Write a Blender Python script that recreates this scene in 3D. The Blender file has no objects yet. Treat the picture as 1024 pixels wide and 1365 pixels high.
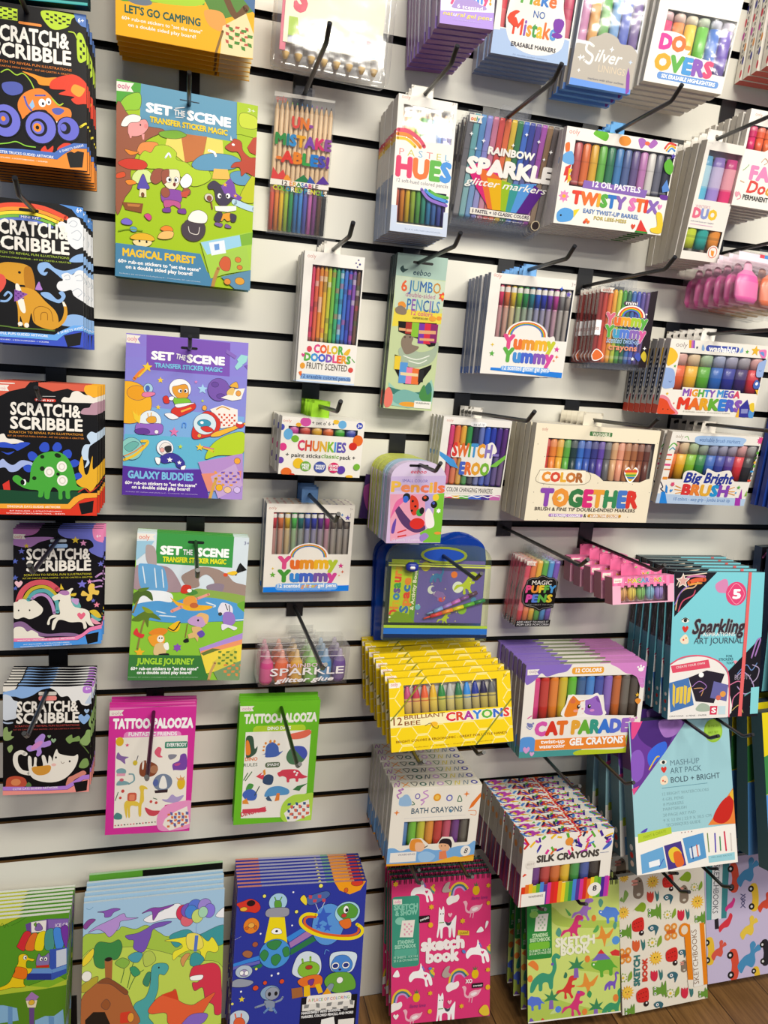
import bpy, math, random
from mathutils import Matrix, Vector

scene = bpy.context.scene
COL = scene.collection
# ---------------------------------------------------------------- camera, world, lamps, exposure
cam_data = bpy.data.cameras.new('camera')
cam = bpy.data.objects.new('camera', cam_data); COL.objects.link(cam)
cam_data.sensor_fit = 'VERTICAL'; cam_data.sensor_height = 36.0; cam_data.lens = 25.98
cam_data.clip_start = 0.02; cam_data.clip_end = 50
cam.location = (0.0, -1.22858, 1.31125)
cam.rotation_euler = (1.35422652, -0.0751453, -0.25297201)
scene.camera = cam
scene.view_settings.view_transform = 'Standard'
scene.view_settings.look = 'None'
scene.view_settings.gamma = 1.0
scene.view_settings.use_curve_mapping = False
scene.view_settings.exposure = -0.17
world = bpy.data.worlds.new('shop_ambience'); scene.world = world
world.use_nodes = True
world.node_tree.nodes['Background'].inputs[0].default_value = (0.62, 0.72, 1.0, 1)
world.node_tree.nodes['Background'].inputs[1].default_value = 0.30
def area_lamp(name, loc, size, power, color, aim):
    d = bpy.data.lights.new(name, 'AREA'); d.shape = 'RECTANGLE'; d.size, d.size_y = size
    d.energy = power; d.color = color
    o = bpy.data.objects.new(name, d); COL.objects.link(o); o.location = loc
    v = Vector(aim) - Vector(loc); o.rotation_euler = v.to_track_quat('-Z', 'Y').to_euler()
    return o
area_lamp('ceiling_lamp', (0.4, -1.9, 3.0), (1.2, 0.3), 54, (1.0, 0.94, 0.81), (0.4, -0.3, 0.7))
area_lamp('ceiling_lamp', (1.9, -2.2, 3.0), (1.2, 0.3), 38, (1.0, 0.94, 0.80), (1.0, -0.3, 0.9))
area_lamp('ceiling_lamp', (0.75, -3.7, 3.0), (1.2, 0.14), 34, (1.0, 0.95, 0.84), (0.5, -0.6, 0.8))
area_lamp('ceiling_lamp', (2.4, -4.8, 3.0), (1.2, 0.14), 30, (1.0, 0.95, 0.84), (0.9, -0.6, 0.8))

# ---------------------------------------------------------------- materials
def lin(h):
    if len(h) == 3: h = ''.join(c * 2 for c in h)
    v = [int(h[i:i + 2], 16) / 255 for i in (0, 2, 4)]
    return tuple(c / 12.92 if c <= 0.04045 else ((c + 0.055) / 1.055) ** 2.4 for c in v) + (1.0,)
def mix(a, b, f):
    return tuple(a[i] * (1 - f) + b[i] * f for i in range(3)) + (1.0,)
def new_mat(name):
    m = bpy.data.materials.new(name); m.use_nodes = True
    return m, m.node_tree.nodes, m.node_tree.links, m.node_tree.nodes['Principled BSDF']
def ink_mat(name, rough, coat=0.0, spec=0.5):
    m, n, l, b = new_mat(name)
    a = n.new('ShaderNodeVertexColor'); a.layer_name = 'ink'
    l.new(a.outputs['Color'], b.inputs['Base Color'])
    b.inputs['Roughness'].default_value = rough
    b.inputs['Specular IOR Level'].default_value = spec
    b.inputs['Coat Weight'].default_value = coat
    b.inputs['Coat Roughness'].default_value = 0.12
    return m
PRINT = ink_mat('printed_board', 0.38, 0.0, 0.22)
PLASTIC = ink_mat('coloured_plastic', 0.3, 0.0, 0.5)
METAL = ink_mat('black_coated_wire', 0.33, 0.0, 0.6)
def film_mat(name, tint, gloss, rough, dens=0.0, bodycol=(1, 1, 1, 1)):
    m, n, l, b = new_mat(name)
    n.remove(b)
    out = n['Material Output']
    tr = n.new('ShaderNodeBsdfTransparent'); tr.inputs[0].default_value = tint
    gl = n.new('ShaderNodeBsdfGlossy'); gl.inputs['Roughness'].default_value = rough
    gl.inputs['Color'].default_value = (1, 1, 1, 1)
    lw = n.new('ShaderNodeLayerWeight'); lw.inputs[0].default_value = 0.5
    pw = n.new('ShaderNodeMath'); pw.operation = 'POWER'; pw.inputs[1].default_value = 4.0
    fr = n.new('ShaderNodeMath'); fr.operation = 'MULTIPLY_ADD'; fr.inputs[1].default_value = 0.6; fr.inputs[2].default_value = gloss
    l.new(lw.outputs['Facing'], pw.inputs[0]); l.new(pw.outputs[0], fr.inputs[0])
    tc = n.new('ShaderNodeTexCoord'); no = n.new('ShaderNodeTexNoise'); no.inputs['Scale'].default_value = 28
    bu = n.new('ShaderNodeBump'); bu.inputs['Strength'].default_value = 0.25; bu.inputs['Distance'].default_value = 0.004
    l.new(tc.outputs['Object'], no.inputs['Vector']); l.new(no.outputs['Fac'], bu.inputs['Height'])
    l.new(bu.outputs['Normal'], gl.inputs['Normal'])
    mx = n.new('ShaderNodeMixShader')
    l.new(fr.outputs[0], mx.inputs[0]); l.new(tr.outputs[0], mx.inputs[1]); l.new(gl.outputs[0], mx.inputs[2])
    last = mx
    if dens:
        df = n.new('ShaderNodeBsdfDiffuse'); df.inputs[0].default_value = bodycol
        m2 = n.new('ShaderNodeMixShader'); m2.inputs[0].default_value = dens
        l.new(mx.outputs[0], m2.inputs[1]); l.new(df.outputs[0], m2.inputs[2]); last = m2
    l.new(last.outputs[0], out.inputs['Surface'])
    return m
FILM = film_mat('clear_window_film', (0.98, 0.98, 0.98, 1), 0.07, 0.1)
POUCH = film_mat('clear_pouch_film', (0.98, 0.98, 0.98, 1), 0.06, 0.12, 0.03, (0.8, 0.8, 0.82, 1))
GREENFILM = film_mat('green_tinted_film', (0.97, 0.99, 0.84, 1), 0.05, 0.1, 0.04, lin('b9c63a'))
BLUEFILM = film_mat('blue_tinted_film', (0.12, 0.3, 0.8, 1), 0.07, 0.1, 0.55, lin('1a50c0'))
def wall_material():
    m, n, l, b = new_mat('white_laminate')
    tc = n.new('ShaderNodeTexCoord'); no = n.new('ShaderNodeTexNoise')
    no.inputs['Scale'].default_value = 3.0; no.inputs['Detail'].default_value = 4
    rp = n.new('ShaderNodeValToRGB')
    rp.color_ramp.elements[0].color = (0.74, 0.72, 0.64, 1); rp.color_ramp.elements[1].color = (0.80, 0.78, 0.70, 1)
    l.new(tc.outputs['Object'], no.inputs['Vector']); l.new(no.outputs['Fac'], rp.inputs[0])
    l.new(rp.outputs[0], b.inputs['Base Color']); b.inputs['Roughness'].default_value = 0.42
    return m
def flat_mat(name, hexcol, rough):
    m, n, l, b = new_mat(name)
    b.inputs['Base Color'].default_value = lin(hexcol); b.inputs['Roughness'].default_value = rough
    return m
def floor_material():
    m, n, l, b = new_mat('wood_planks')
    tc = n.new('ShaderNodeTexCoord'); mp = n.new('ShaderNodeMapping'); mp.inputs['Rotation'].default_value = (0, 0, math.pi / 2)
    br = n.new('ShaderNodeTexBrick'); br.inputs['Scale'].default_value = 1.0
    br.inputs['Brick Width'].default_value = 0.9; br.inputs['Row Height'].default_value = 0.125
    br.inputs['Mortar Size'].default_value = 0.0012; br.offset = 0.37
    br.inputs['Color1'].default_value = lin('96703f'); br.inputs['Color2'].default_value = lin('735031')
    br.inputs['Mortar'].default_value = lin('3a2513')
    mp2 = n.new('ShaderNodeMapping'); mp2.inputs['Scale'].default_value = (60, 4, 1)
    no = n.new('ShaderNodeTexNoise'); no.inputs['Scale'].default_value = 2.0; no.inputs['Detail'].default_value = 8; no.inputs['Distortion'].default_value = 1.2
    rp = n.new('ShaderNodeValToRGB'); rp.color_ramp.elements[0].position = 0.3; rp.color_ramp.elements[1].position = 0.7
    rp.color_ramp.elements[0].color = (0.55, 0.5, 0.45, 1); rp.color_ramp.elements[1].color = (1.15, 1.12, 1.05, 1)
    mx = n.new('ShaderNodeMix'); mx.data_type = 'RGBA'; mx.blend_type = 'MULTIPLY'; mx.inputs[0].default_value = 1.0
    l.new(tc.outputs['Object'], mp.inputs[0]); l.new(mp.outputs[0], br.inputs['Vector'])
    l.new(tc.outputs['Object'], mp2.inputs[0]); l.new(mp2.outputs[0], no.inputs['Vector']); l.new(no.outputs['Fac'], rp.inputs[0])
    l.new(br.outputs['Color'], mx.inputs[6]); l.new(rp.outputs[0], mx.inputs[7]); l.new(mx.outputs[2], b.inputs['Base Color'])
    b.inputs['Roughness'].default_value = 0.45
    return m

# ---------------------------------------------------------------- mesh builder (every face carries its own ink colour)
class MB:
    def __init__(s): s.v = []; s.f = []; s.c = []; s.m = []
    def poly(s, pts, col, mi=0):
        k = len(s.v); s.v += [tuple(p) for p in pts]; s.f.append(tuple(range(k, k + len(pts)))); s.c.append(col); s.m.append(mi)
    def box(s, x0, x1, y0, y1, z0, z1, col, mi=0, cols=None):
        c = dict(front=col, back=col, left=col, right=col, top=col, bottom=col)
        if cols: c.update(cols)
        P = lambda a, b_, d: (a, b_, d)
        s.poly([P(x0, y0, z0), P(x1, y0, z0), P(x1, y0, z1), P(x0, y0, z1)], c['front'], mi)
        s.poly([P(x1, y1, z0), P(x0, y1, z0), P(x0, y1, z1), P(x1, y1, z1)], c['back'], mi)
        s.poly([P(x0, y1, z0), P(x0, y0, z0), P(x0, y0, z1), P(x0, y1, z1)], c['left'], mi)
        s.poly([P(x1, y0, z0), P(x1, y1, z0), P(x1, y1, z1), P(x1, y0, z1)], c['right'], mi)
        s.poly([P(x0, y0, z1), P(x1, y0, z1), P(x1, y1, z1), P(x0, y1, z1)], c['top'], mi)
        s.poly([P(x0, y1, z0), P(x1, y1, z0), P(x1, y0, z0), P(x0, y0, z0)], c['bottom'], mi)
    def lathe(s, prof, cx, cy, seg=12, ry=1.0):
        # prof: list of (z, radius, colour of the band that starts here)
        k = len(s.v); R = len(prof)
        for z, r, c in prof:
            for i in range(seg):
                a = 2 * math.pi * i / seg
                s.v.append((cx + r * math.cos(a), cy + r * ry * math.sin(a), z))
        for j in range(R - 1):
            for i in range(seg):
                i2 = (i + 1) % seg
                s.f.append((k + j * seg + i, k + j * seg + i2, k + (j + 1) * seg + i2, k + (j + 1) * seg + i)); s.c.append(prof[j][2]); s.m.append(0)
        s.f.append(tuple(k + i for i in range(seg))[::-1]); s.c.append(prof[0][2]); s.m.append(0)
        s.f.append(tuple(k + (R - 1) * seg + i for i in range(seg))); s.c.append(prof[-1][2]); s.m.append(0)
    def tube(s, pts, r, col, seg=8):
        k = len(s.v); n = len(pts); pts = [Vector(p) for p in pts]
        for i, p in enumerate(pts):
            d = (pts[min(i + 1, n - 1)] - pts[max(i - 1, 0)]).normalized()
            a = d.cross(Vector((1, 0, 0)))
            if a.length < 0.1: a = d.cross(Vector((0, 0, 1)))
            a.normalize(); b = d.cross(a)
            for j in range(seg):
                t = 2 * math.pi * j / seg; s.v.append(tuple(p + a * (r * math.cos(t)) + b * (r * math.sin(t))))
        for i in range(n - 1):
            for j in range(seg):
                j2 = (j + 1) % seg
                s.f.append((k + i * seg + j, k + i * seg + j2, k + (i + 1) * seg + j2, k + (i + 1) * seg + j)); s.c.append(col); s.m.append(0)
        s.f.append(tuple(k + j for j in range(seg))[::-1]); s.c.append(col); s.m.append(0)
        s.f.append(tuple(k + (n - 1) * seg + j for j in range(seg))); s.c.append(col); s.m.append(0)
    def build(s, name, mats, parent=None, smooth=False):
        me = bpy.data.meshes.new(name); me.from_pydata(s.v, [], s.f)
        at = me.color_attributes.new('ink', 'FLOAT_COLOR', 'CORNER')
        buf = []
        for f, c in zip(s.f, s.c): buf += list(c) * len(f)
        at.data.foreach_set('color', buf)
        mats = mats if isinstance(mats, (list, tuple)) else [mats]
        for m in mats: me.materials.append(m)
        me.polygons.foreach_set('material_index', s.m)
        if smooth: me.polygons.foreach_set('use_smooth', [len(f) == 4 for f in s.f])
        me.update()
        o = bpy.data.objects.new(name, me); COL.objects.link(o)
        if parent: o.parent = parent
        return o
def empty(name, label, cat, group=None):
    o = bpy.data.objects.new(name, None); COL.objects.link(o); o.empty_display_size = 0.02
    o['label'] = label; o['category'] = cat
    if group: o['group'] = group
    return o

# ---------------------------------------------------------------- flat lettering and drawing on a face (millimetres, v downwards)
_glyph = {}
def text_polys(txt, bold, shear):
    key = (txt, round(bold, 3), shear)
    if key in _glyph: return _glyph[key]
    cu = bpy.data.curves.new('lettering', 'FONT'); cu.body = txt; cu.size = 1.0; cu.offset = 0.0
    cu.resolution_u = 2; cu.shear = shear; cu.fill_mode = 'FRONT'
    for i in range(len(txt)): cu.body_format[i].material_index = i % 16
    for i in range(16): cu.materials.append(None)
    ob = bpy.data.objects.new('lettering', cu)
    COL.objects.link(ob)
    dg = bpy.context.evaluated_depsgraph_get()
    me = ob.evaluated_get(dg).to_mesh()
    V = [(v.co.x, v.co.y) for v in me.vertices]
    polys = [([V[i] for i in p.vertices], p.material_index) for p in me.polygons]
    ob.evaluated_get(dg).to_mesh_clear()
    bpy.data.objects.remove(ob); bpy.data.curves.remove(cu)
    _glyph[key] = polys
    return polys
def clip(pts, w, h):
    for ax, lim, sg in ((0, 0.0, 1), (0, w, -1), (1, 0.0, 1), (1, h, -1)):
        out = []; n = len(pts)
        if all(sg * (p[ax] - lim) >= 0 for p in pts): continue
        for i in range(n):
            a, b = pts[i - 1], pts[i]; da, db = sg * (a[ax] - lim), sg * (b[ax] - lim)
            if (da >= 0) != (db >= 0):
                t = da / (da - db); out.append((a[0] + (b[0] - a[0]) * t, a[1] + (b[1] - a[1]) * t))
            if db >= 0: out.append(b)
        pts = out
        if len(pts) < 3: return []
    return pts
def spline(P, closed, n=5):
    out = []; m = len(P)
    for i in range(m if closed else m - 1):
        p0 = P[(i - 1) % m] if closed or i > 0 else P[0]; p1 = P[i]; p2 = P[(i + 1) % m]
        p3 = P[(i + 2) % m] if closed or i + 2 < m else P[-1]
        for j in range(n):
            t = j / n
            out.append(tuple(0.5 * (2 * p1[k] + (p2[k] - p0[k]) * t + (2 * p0[k] - 5 * p1[k] + 4 * p2[k] - p3[k]) * t * t + (3 * p1[k] - p0[k] - 3 * p2[k] + p3[k]) * t ** 3) for k in (0, 1)))
    if not closed: out.append(P[-1])
    return out
def ell(cx, cy, rx, ry, rot=0, n=None):
    n = n or (10 if rx + ry < 5 else 18 if rx + ry < 14 else 30)
    c, s = math.cos(math.radians(rot)), math.sin(math.radians(rot))
    return [(cx + rx * math.cos(a) * c - ry * math.sin(a) * s, cy + rx * math.cos(a) * s + ry * math.sin(a) * c) for a in (2 * math.pi * i / n for i in range(n))]
# little animals and flowers used as repeat prints: unit shapes, '0' = the given colour
MOTIF = {
 'unicorn': ['L e8c83a .2 1,-.35 .85,-.1', 'S 0 -.9,.1 -.6,-.25 -.1,-.35 0,-.9 .15,-.55 .25,-.2 .6,-.05 .85,.3 .95,.9 .75,.95 .6,.5 .5,.55 .6,1 .4,1 .3,.45 -.1,.3 -.5,.3 -.75,.55 -.9,.45', 'S 4f9a8a .7,-.2 1,.1 1.05,.4 .8,.15', 'S e8c83a .75,-.3 1.1,-.05 1.1,.2 .85,0', 'L 8a7ad0 .12 .15,-.6 .3,-.3', 'H e33c7c .4,.15 .14'],
 'llama': ['S 0 -.65,-.85 -.6,-1.2 -.45,-.95 -.3,-1.25 -.2,-.85 -.2,0 .3,.05 .6,-.3 .75,-.4 .7,.4 .65,1.25 .5,1.25 .4,.5 .3,1.25 .15,1.2 .1,.5 -.3,.5 -.35,1.25 -.5,1.25 -.55,.5 -.7,1.2 -.8,1.1 -.7,.3', 'S 4a4a58 -.15,-.02 0,.3 .25,.3 .38,-.02 .3,.05 .1,.1', 'E 3a2a30 -.5,-.65 .05,.05', 'E 3a2a30 -.3,-.65 .05,.05', 'L 8ab070 .08 -.6,.05 -.25,.05'],
 'flamingo': ['S 0 -.9,-.6 -1,-.8 -.7,-.9 -.5,-.6 -.6,0 -.3,.3 -.1,-.1 .4,-.3 .9,-.3 1.2,-.4 .9,.2 .3,.5 -.3,.55 -.7,.3 -.8,-.3', 'S fbf0f2 0,.1 .5,-.1 .7,.1 .2,.35', 'L 0 .09 .2,.4 .1,1.1', 'L 0 .09 -.1,.4 -.2,1'],
 'rainbow': ['L f0c83a .2 -.75,.5 -.55,-.4 0,-.85 .6,-.75 1,-.3', 'L 3f7a8a .18 -.58,.5 -.4,-.3 0,-.65 .5,-.58 .85,-.2', 'L c8a0e0 .16 -.42,.5 -.28,-.2 0,-.45 .4,-.42 .7,-.1', 'S fbf6f4 -1,1 -1,.6 -.6,.3 -.3,.35 .1,.25 .2,.6 0,.9 -.4,1.05 -.8,1.2'],
 'pine': ['E 0 0,.1 .85,1.15', 'P 5a7a4a -.3,-.9 -.6,-1.8 -.1,-1.2 .1,-2 .25,-1.2 .7,-1.7 .3,-.9'],
 'rex': ['S 0 -1,.2 -.5,.1 -.1,-.35 .15,-.9 .5,-1 .85,-.8 .8,-.6 .45,-.5 .4,-.2 .65,-.15 .6,.05 .35,.1 .3,.5 .5,.9 .3,1 .1,.6 -.15,.5 -.1,.95 -.35,.95 -.35,.4 -.7,.35 -1.2,.7'],
 'trike': ['S 0 -1,-.1 -.9,-.35 -.6,-.3 -.3,-.6 .1,-.5 .6,-.4 .9,0 1.2,.3 .8,.25 .75,.8 .5,.8 .45,.4 0,.45 0,.85 -.25,.85 -.3,.4 -.7,.2', 'E fff -.78,-.15 .07,.07'],
 'ptero': ['S 0 -1,.2 -.4,.1 -.2,-.8 .1,-.3 .3,.0 1,-.5 .6,.3 .3,.4 .1,1.1 -.1,.4 -.5,.35'],
 'sauro': ['S 0 -1,.9 -.85,.3 -.3,-.1 .2,0 .4,-.3 .35,-.9 .6,-1.15 .9,-.95 .8,-.8 .6,-.85 .65,-.3 .45,.3 .4,.85 .2,.85 .1,.5 -.2,.5 -.25,.9 -.45,.9 -.5,.5 -.8,.95'],
 'comet': ['S c8dc90 -1.4,.6 -.3,-.3 .2,.3 -.5,.6', 'E 0 .1,0 .55,.55'],
 'palm': ['P 8a68b8 -.2,0 .2,0 .28,1.1 -.28,1.1', 'P 0 0,.1 -.9,.2 -.4,-.2 -.8,-.7 -.15,-.4 .1,-1.1 .3,-.4 .9,-.6 .45,-.1 .9,.3'],
 'sun': ['* 0 0,0 1.05 14', 'E f5c84a 0,0 .68,.68', 'E 3a2a1a -.22,-.1 .08,.1', 'E 3a2a1a .22,-.1 .08,.1', 'E e8804a 0,.2 .14,.08'],
 'bunny': ['S 0 -.5,-.1 -.45,-.7 0,-1 .35,-.7 .5,0 .45,.7 0,1 -.5,.7', 'S e89a8a -.6,-.8 -.1,-.75 -.1,-.55 -.6,-.6', 'S e89a8a -.6,-.45 -.1,-.45 -.1,-.3 -.6,-.3', 'E 2a2220 .15,-.6 .09,.09', 'E d8d0c0 0,.6 .2,.14'],
 'lady': ['S 0 -.8,.3 -.75,-.6 0,-1 .8,-.9 .85,.6 .2,.8 -.5,.7', 'E 2a2020 .5,1.05 .36,.36', 'E fff .55,.95 .12,.12', 'D 5a1a1a,5a1a1a,5a1a1a,5a1a1a -.5,-.3 .5,-.5 .07 4', 'D 5a1a1a,5a1a1a,5a1a1a -.4,.2 .5,.1 .07 3'],
 'pear': ['S 0 -.9,.1 -.3,-.4 .3,-.8 .9,-.5 1,.2 .6,.8 0,.6 -.5,.5', 'S 6a4a2a -1,.2 -1.3,.4 -.9,.1'],
 'tulip': ['S 0 -.7,-1 -.3,-.7 -.1,-1 .1,-.6 .4,-.9 .45,.2 0,.9 -.6,.6 -.8,0', 'S 3f7a78 .7,-1 1.1,-.3 1.3,-.9 1.4,.3 1,.9 .8,.2'],
 'leafy': ['S 0 -.2,1 -.1,.1 .2,-1 .8,-.3 .5,.4 0,1', 'S 0 -.8,.6 -.4,.1 -.2,.9'],
 'birdy': ['S 0 -1,-.3 -.4,-.7 .4,-.6 .9,-.1 .7,.5 .3,1.2 .2,.3 -.5,.4', 'E fff -.3,-.15 .28,.28', 'E 222 -.3,-.15 .14,.14'],
 'daisy': ['* 0 -.35,.1 .85 9', 'E f4ecd8 -.35,.1 .55,.55', 'E e8c84a -.35,.1 .25,.25', 'S 0 .5,.9 .6,0 1.2,-.8 1.3,.2 .9,.7'],
 'frog': ['S 0 -.9,-.1 -.9,-.6 -.4,-.5 .2,-.4 .4,-1.1 .6,-.5 .95,-1.1 .95,1.1 .6,.6 .5,1 .2,.5 -.4,.6 -.9,.5', 'E fff -.65,-.35 .17,.2', 'E 222 -.68,-.35 .09,.12', 'E fff -.65,.35 .17,.2', 'E 222 -.68,.35 .09,.12'],
 'bfly': ['E 0 -.45,-.6 .45,.5', 'E 0 .5,-.6 .45,.5', 'E 0 -.45,.6 .45,.5', 'E 0 .5,.6 .45,.5', 'E f5d8a8 -.45,.6 .2,.22', 'E f5d8a8 .5,.6 .2,.22', 'E f5d8a8 -.45,-.6 .2,.22', 'E f5d8a8 .5,-.6 .2,.22', 'S d86a2c -.5,-.2 .4,-.25 .7,0 .4,.25 -.5,.2'],
 'racer': ['S 0 -.35,-.9 .1,-1 .3,-.5 .3,.5 .1,1 -.35,.9 -.2,0', 'E 222 -.3,-.65 .24,.24', 'E ddd -.3,-.65 .1,.1', 'E 222 -.3,.65 .24,.24', 'E ddd -.3,.65 .1,.1'],
 'dragon': ['S 0 -.9,.4 -.3,-.2 .2,-.4 .2,-1 .5,-1.2 .7,-.9 .5,-.6 .9,-.9 1.1,-.5 .6,-.3 .6,.3 .3,.7 -.2,.5 -.6,1'],
 'bird': ['S 0 -.9,.4 -.3,-.1 .3,-.5 .6,-1 .9,-.7 .7,-.1 .3,.5 -.3,.6 -.8,1'],
}
class Art:
    def __init__(s, w, h): s.w = w; s.h = h; s.out = []
    def add(s, pts, col):
        pts = clip(pts, s.w, s.h)
        if len(pts) >= 3: s.out.append((pts, col))
    def layer(s): s.out.append(None)
    def stroke(s, P, wd, col):
        P = spline(P, False, 5) if len(P) > 2 else P
        L, R_ = [], []
        for i, p in enumerate(P):
            a = P[max(i - 1, 0)]; b = P[min(i + 1, len(P) - 1)]
            dx, dy = b[0] - a[0], b[1] - a[1]; d = math.hypot(dx, dy) or 1
            nx, ny = -dy / d * wd / 2, dx / d * wd / 2
            L.append((p[0] + nx, p[1] + ny)); R_.append((p[0] - nx, p[1] - ny))
        for i in range(len(P) - 1): s.add([L[i], L[i + 1], R_[i + 1], R_[i]], col)
        for p in (P[0], P[-1]): s.add(ell(p[0], p[1], wd / 2, wd / 2, 0, 10), col)
    def text(s, cols, p0, p1, hgt, bold, shear, txt, outline=None, snap=True):
        base = text_polys(txt, 0.0, shear)
        if not base: return
        xs = [p[0] for q, _ in base for p in q]; x0, x1 = min(xs), max(xs)
        d = math.hypot(p1[0] - p0[0], p1[1] - p0[1]); ang = math.atan2(p1[1] - p0[1], p1[0] - p0[0])
        if snap and abs(ang) < math.radians(7): ang = 0.0; my = (p0[1] + p1[1]) / 2; p0 = (p0[0], my)
        sx = d / max(x1 - x0, 1e-4); sy = hgt / 0.69; c, sn = math.cos(ang), math.sin(ang)
        def put(polys, fc):
            for q, mi in polys:
                s.add([(p0[0] + (x - x0) * sx * c + y * sy * sn, p0[1] + (x - x0) * sx * sn - y * sy * c) for x, y in q], fc(mi))
        def fat(b, fc):
            if b < 0.014: put(base, fc); return
            if b < 0.028:
                for ox, oy in ((b, 0), (-b, 0), (0, b), (0, -b)): put([([(x + ox * .6, y + oy * .6) for x, y in q], mi) for q, mi in base], fc); s.layer()
                return
            b = b if b < .05 else .05 + (b - .05) * .55
            for par in (0, 1):
                part = [(q, mi) for q, mi in base if mi % 2 == par]
                for k in range(8):
                    a = math.pi * k / 4 + .2; ox, oy = math.cos(a) * b, math.sin(a) * b
                    put([([(x + ox, y + oy) for x, y in q], mi) for q, mi in part], fc); s.layer()
                put(part, fc); s.layer()
        if outline: fat(bold + outline[1], lambda i: outline[0]); s.layer()
        fat(bold, lambda i: cols[i % len(cols)])
    def motif(s, name, col, cx, cy, r):
        for ln in MOTIF[name]:
            t = ln.split(); cc = [col if c == '0' else lin(c) for c in t[1].split(',')]
            g = lambda a: tuple(float(k) for k in a.split(','))
            T = lambda a: (cx + g(a)[0] * r, cy + g(a)[1] * r)
            if t[0] == 'L': s.stroke([T(a) for a in t[3:]], float(t[2]) * r, cc[0])
            elif t[0] == 'S': s.add(spline([T(a) for a in t[2:]], True, 4), cc[0])
            elif t[0] == 'P': s.add([T(a) for a in t[2:]], cc[0])
            elif t[0] == 'E': q = g(t[3]); p = T(t[2]); s.add(ell(p[0], p[1], q[0] * r, q[1] * r), cc[0])
            elif t[0] == '*': p = T(t[2]); s.star(p[0], p[1], float(t[3]) * r, int(t[4]), cc[0])
            elif t[0] == 'H': p = T(t[2]); s.heart(p[0], p[1], float(t[3]) * r, cc[0])
            elif t[0] == 'D':
                a, b = T(t[2]), T(t[3]); n = int(t[5])
                for i in range(n): f = i / (n - 1); s.add(ell(a[0] + (b[0] - a[0]) * f, a[1] + (b[1] - a[1]) * f, float(t[4]) * r, float(t[4]) * r, 0, 8), cc[i % len(cc)])
            s.layer()
    def star(s, cx, cy, r, n, col):
        k = 0.36 if n == 4 else 0.45 if n == 5 else 0.62
        s.add([(cx + (r if i % 2 == 0 else r * k) * math.sin(math.pi * i / n), cy - (r if i % 2 == 0 else r * k) * math.cos(math.pi * i / n)) for i in range(2 * n)], col)
    def heart(s, cx, cy, r, col):
        s.add(spline([(cx, cy + r), (cx - r * .75, cy + r * .2), (cx - r * .9, cy - r * .4), (cx - r * .45, cy - r * .8), (cx, cy - r * .4), (cx + r * .45, cy - r * .8), (cx + r * .9, cy - r * .4), (cx + r * .75, cy + r * .2)], True, 4), col)
    def rrect(s, x0, y0, x1, y1, r, col):
        r = min(r, abs(x1 - x0) / 2, abs(y1 - y0) / 2)
        if r < 0.3: s.add([(x0, y0), (x1, y0), (x1, y1), (x0, y1)], col); return
        P = []
        for cx, cy, a0 in ((x1 - r, y0 + r, -90), (x1 - r, y1 - r, 0), (x0 + r, y1 - r, 90), (x0 + r, y0 + r, 180)):
            for i in range(5): a = math.radians(a0 + i * 22.5); P.append((cx + r * math.cos(a), cy + r * math.sin(a)))
        s.add(P, col)
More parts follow.
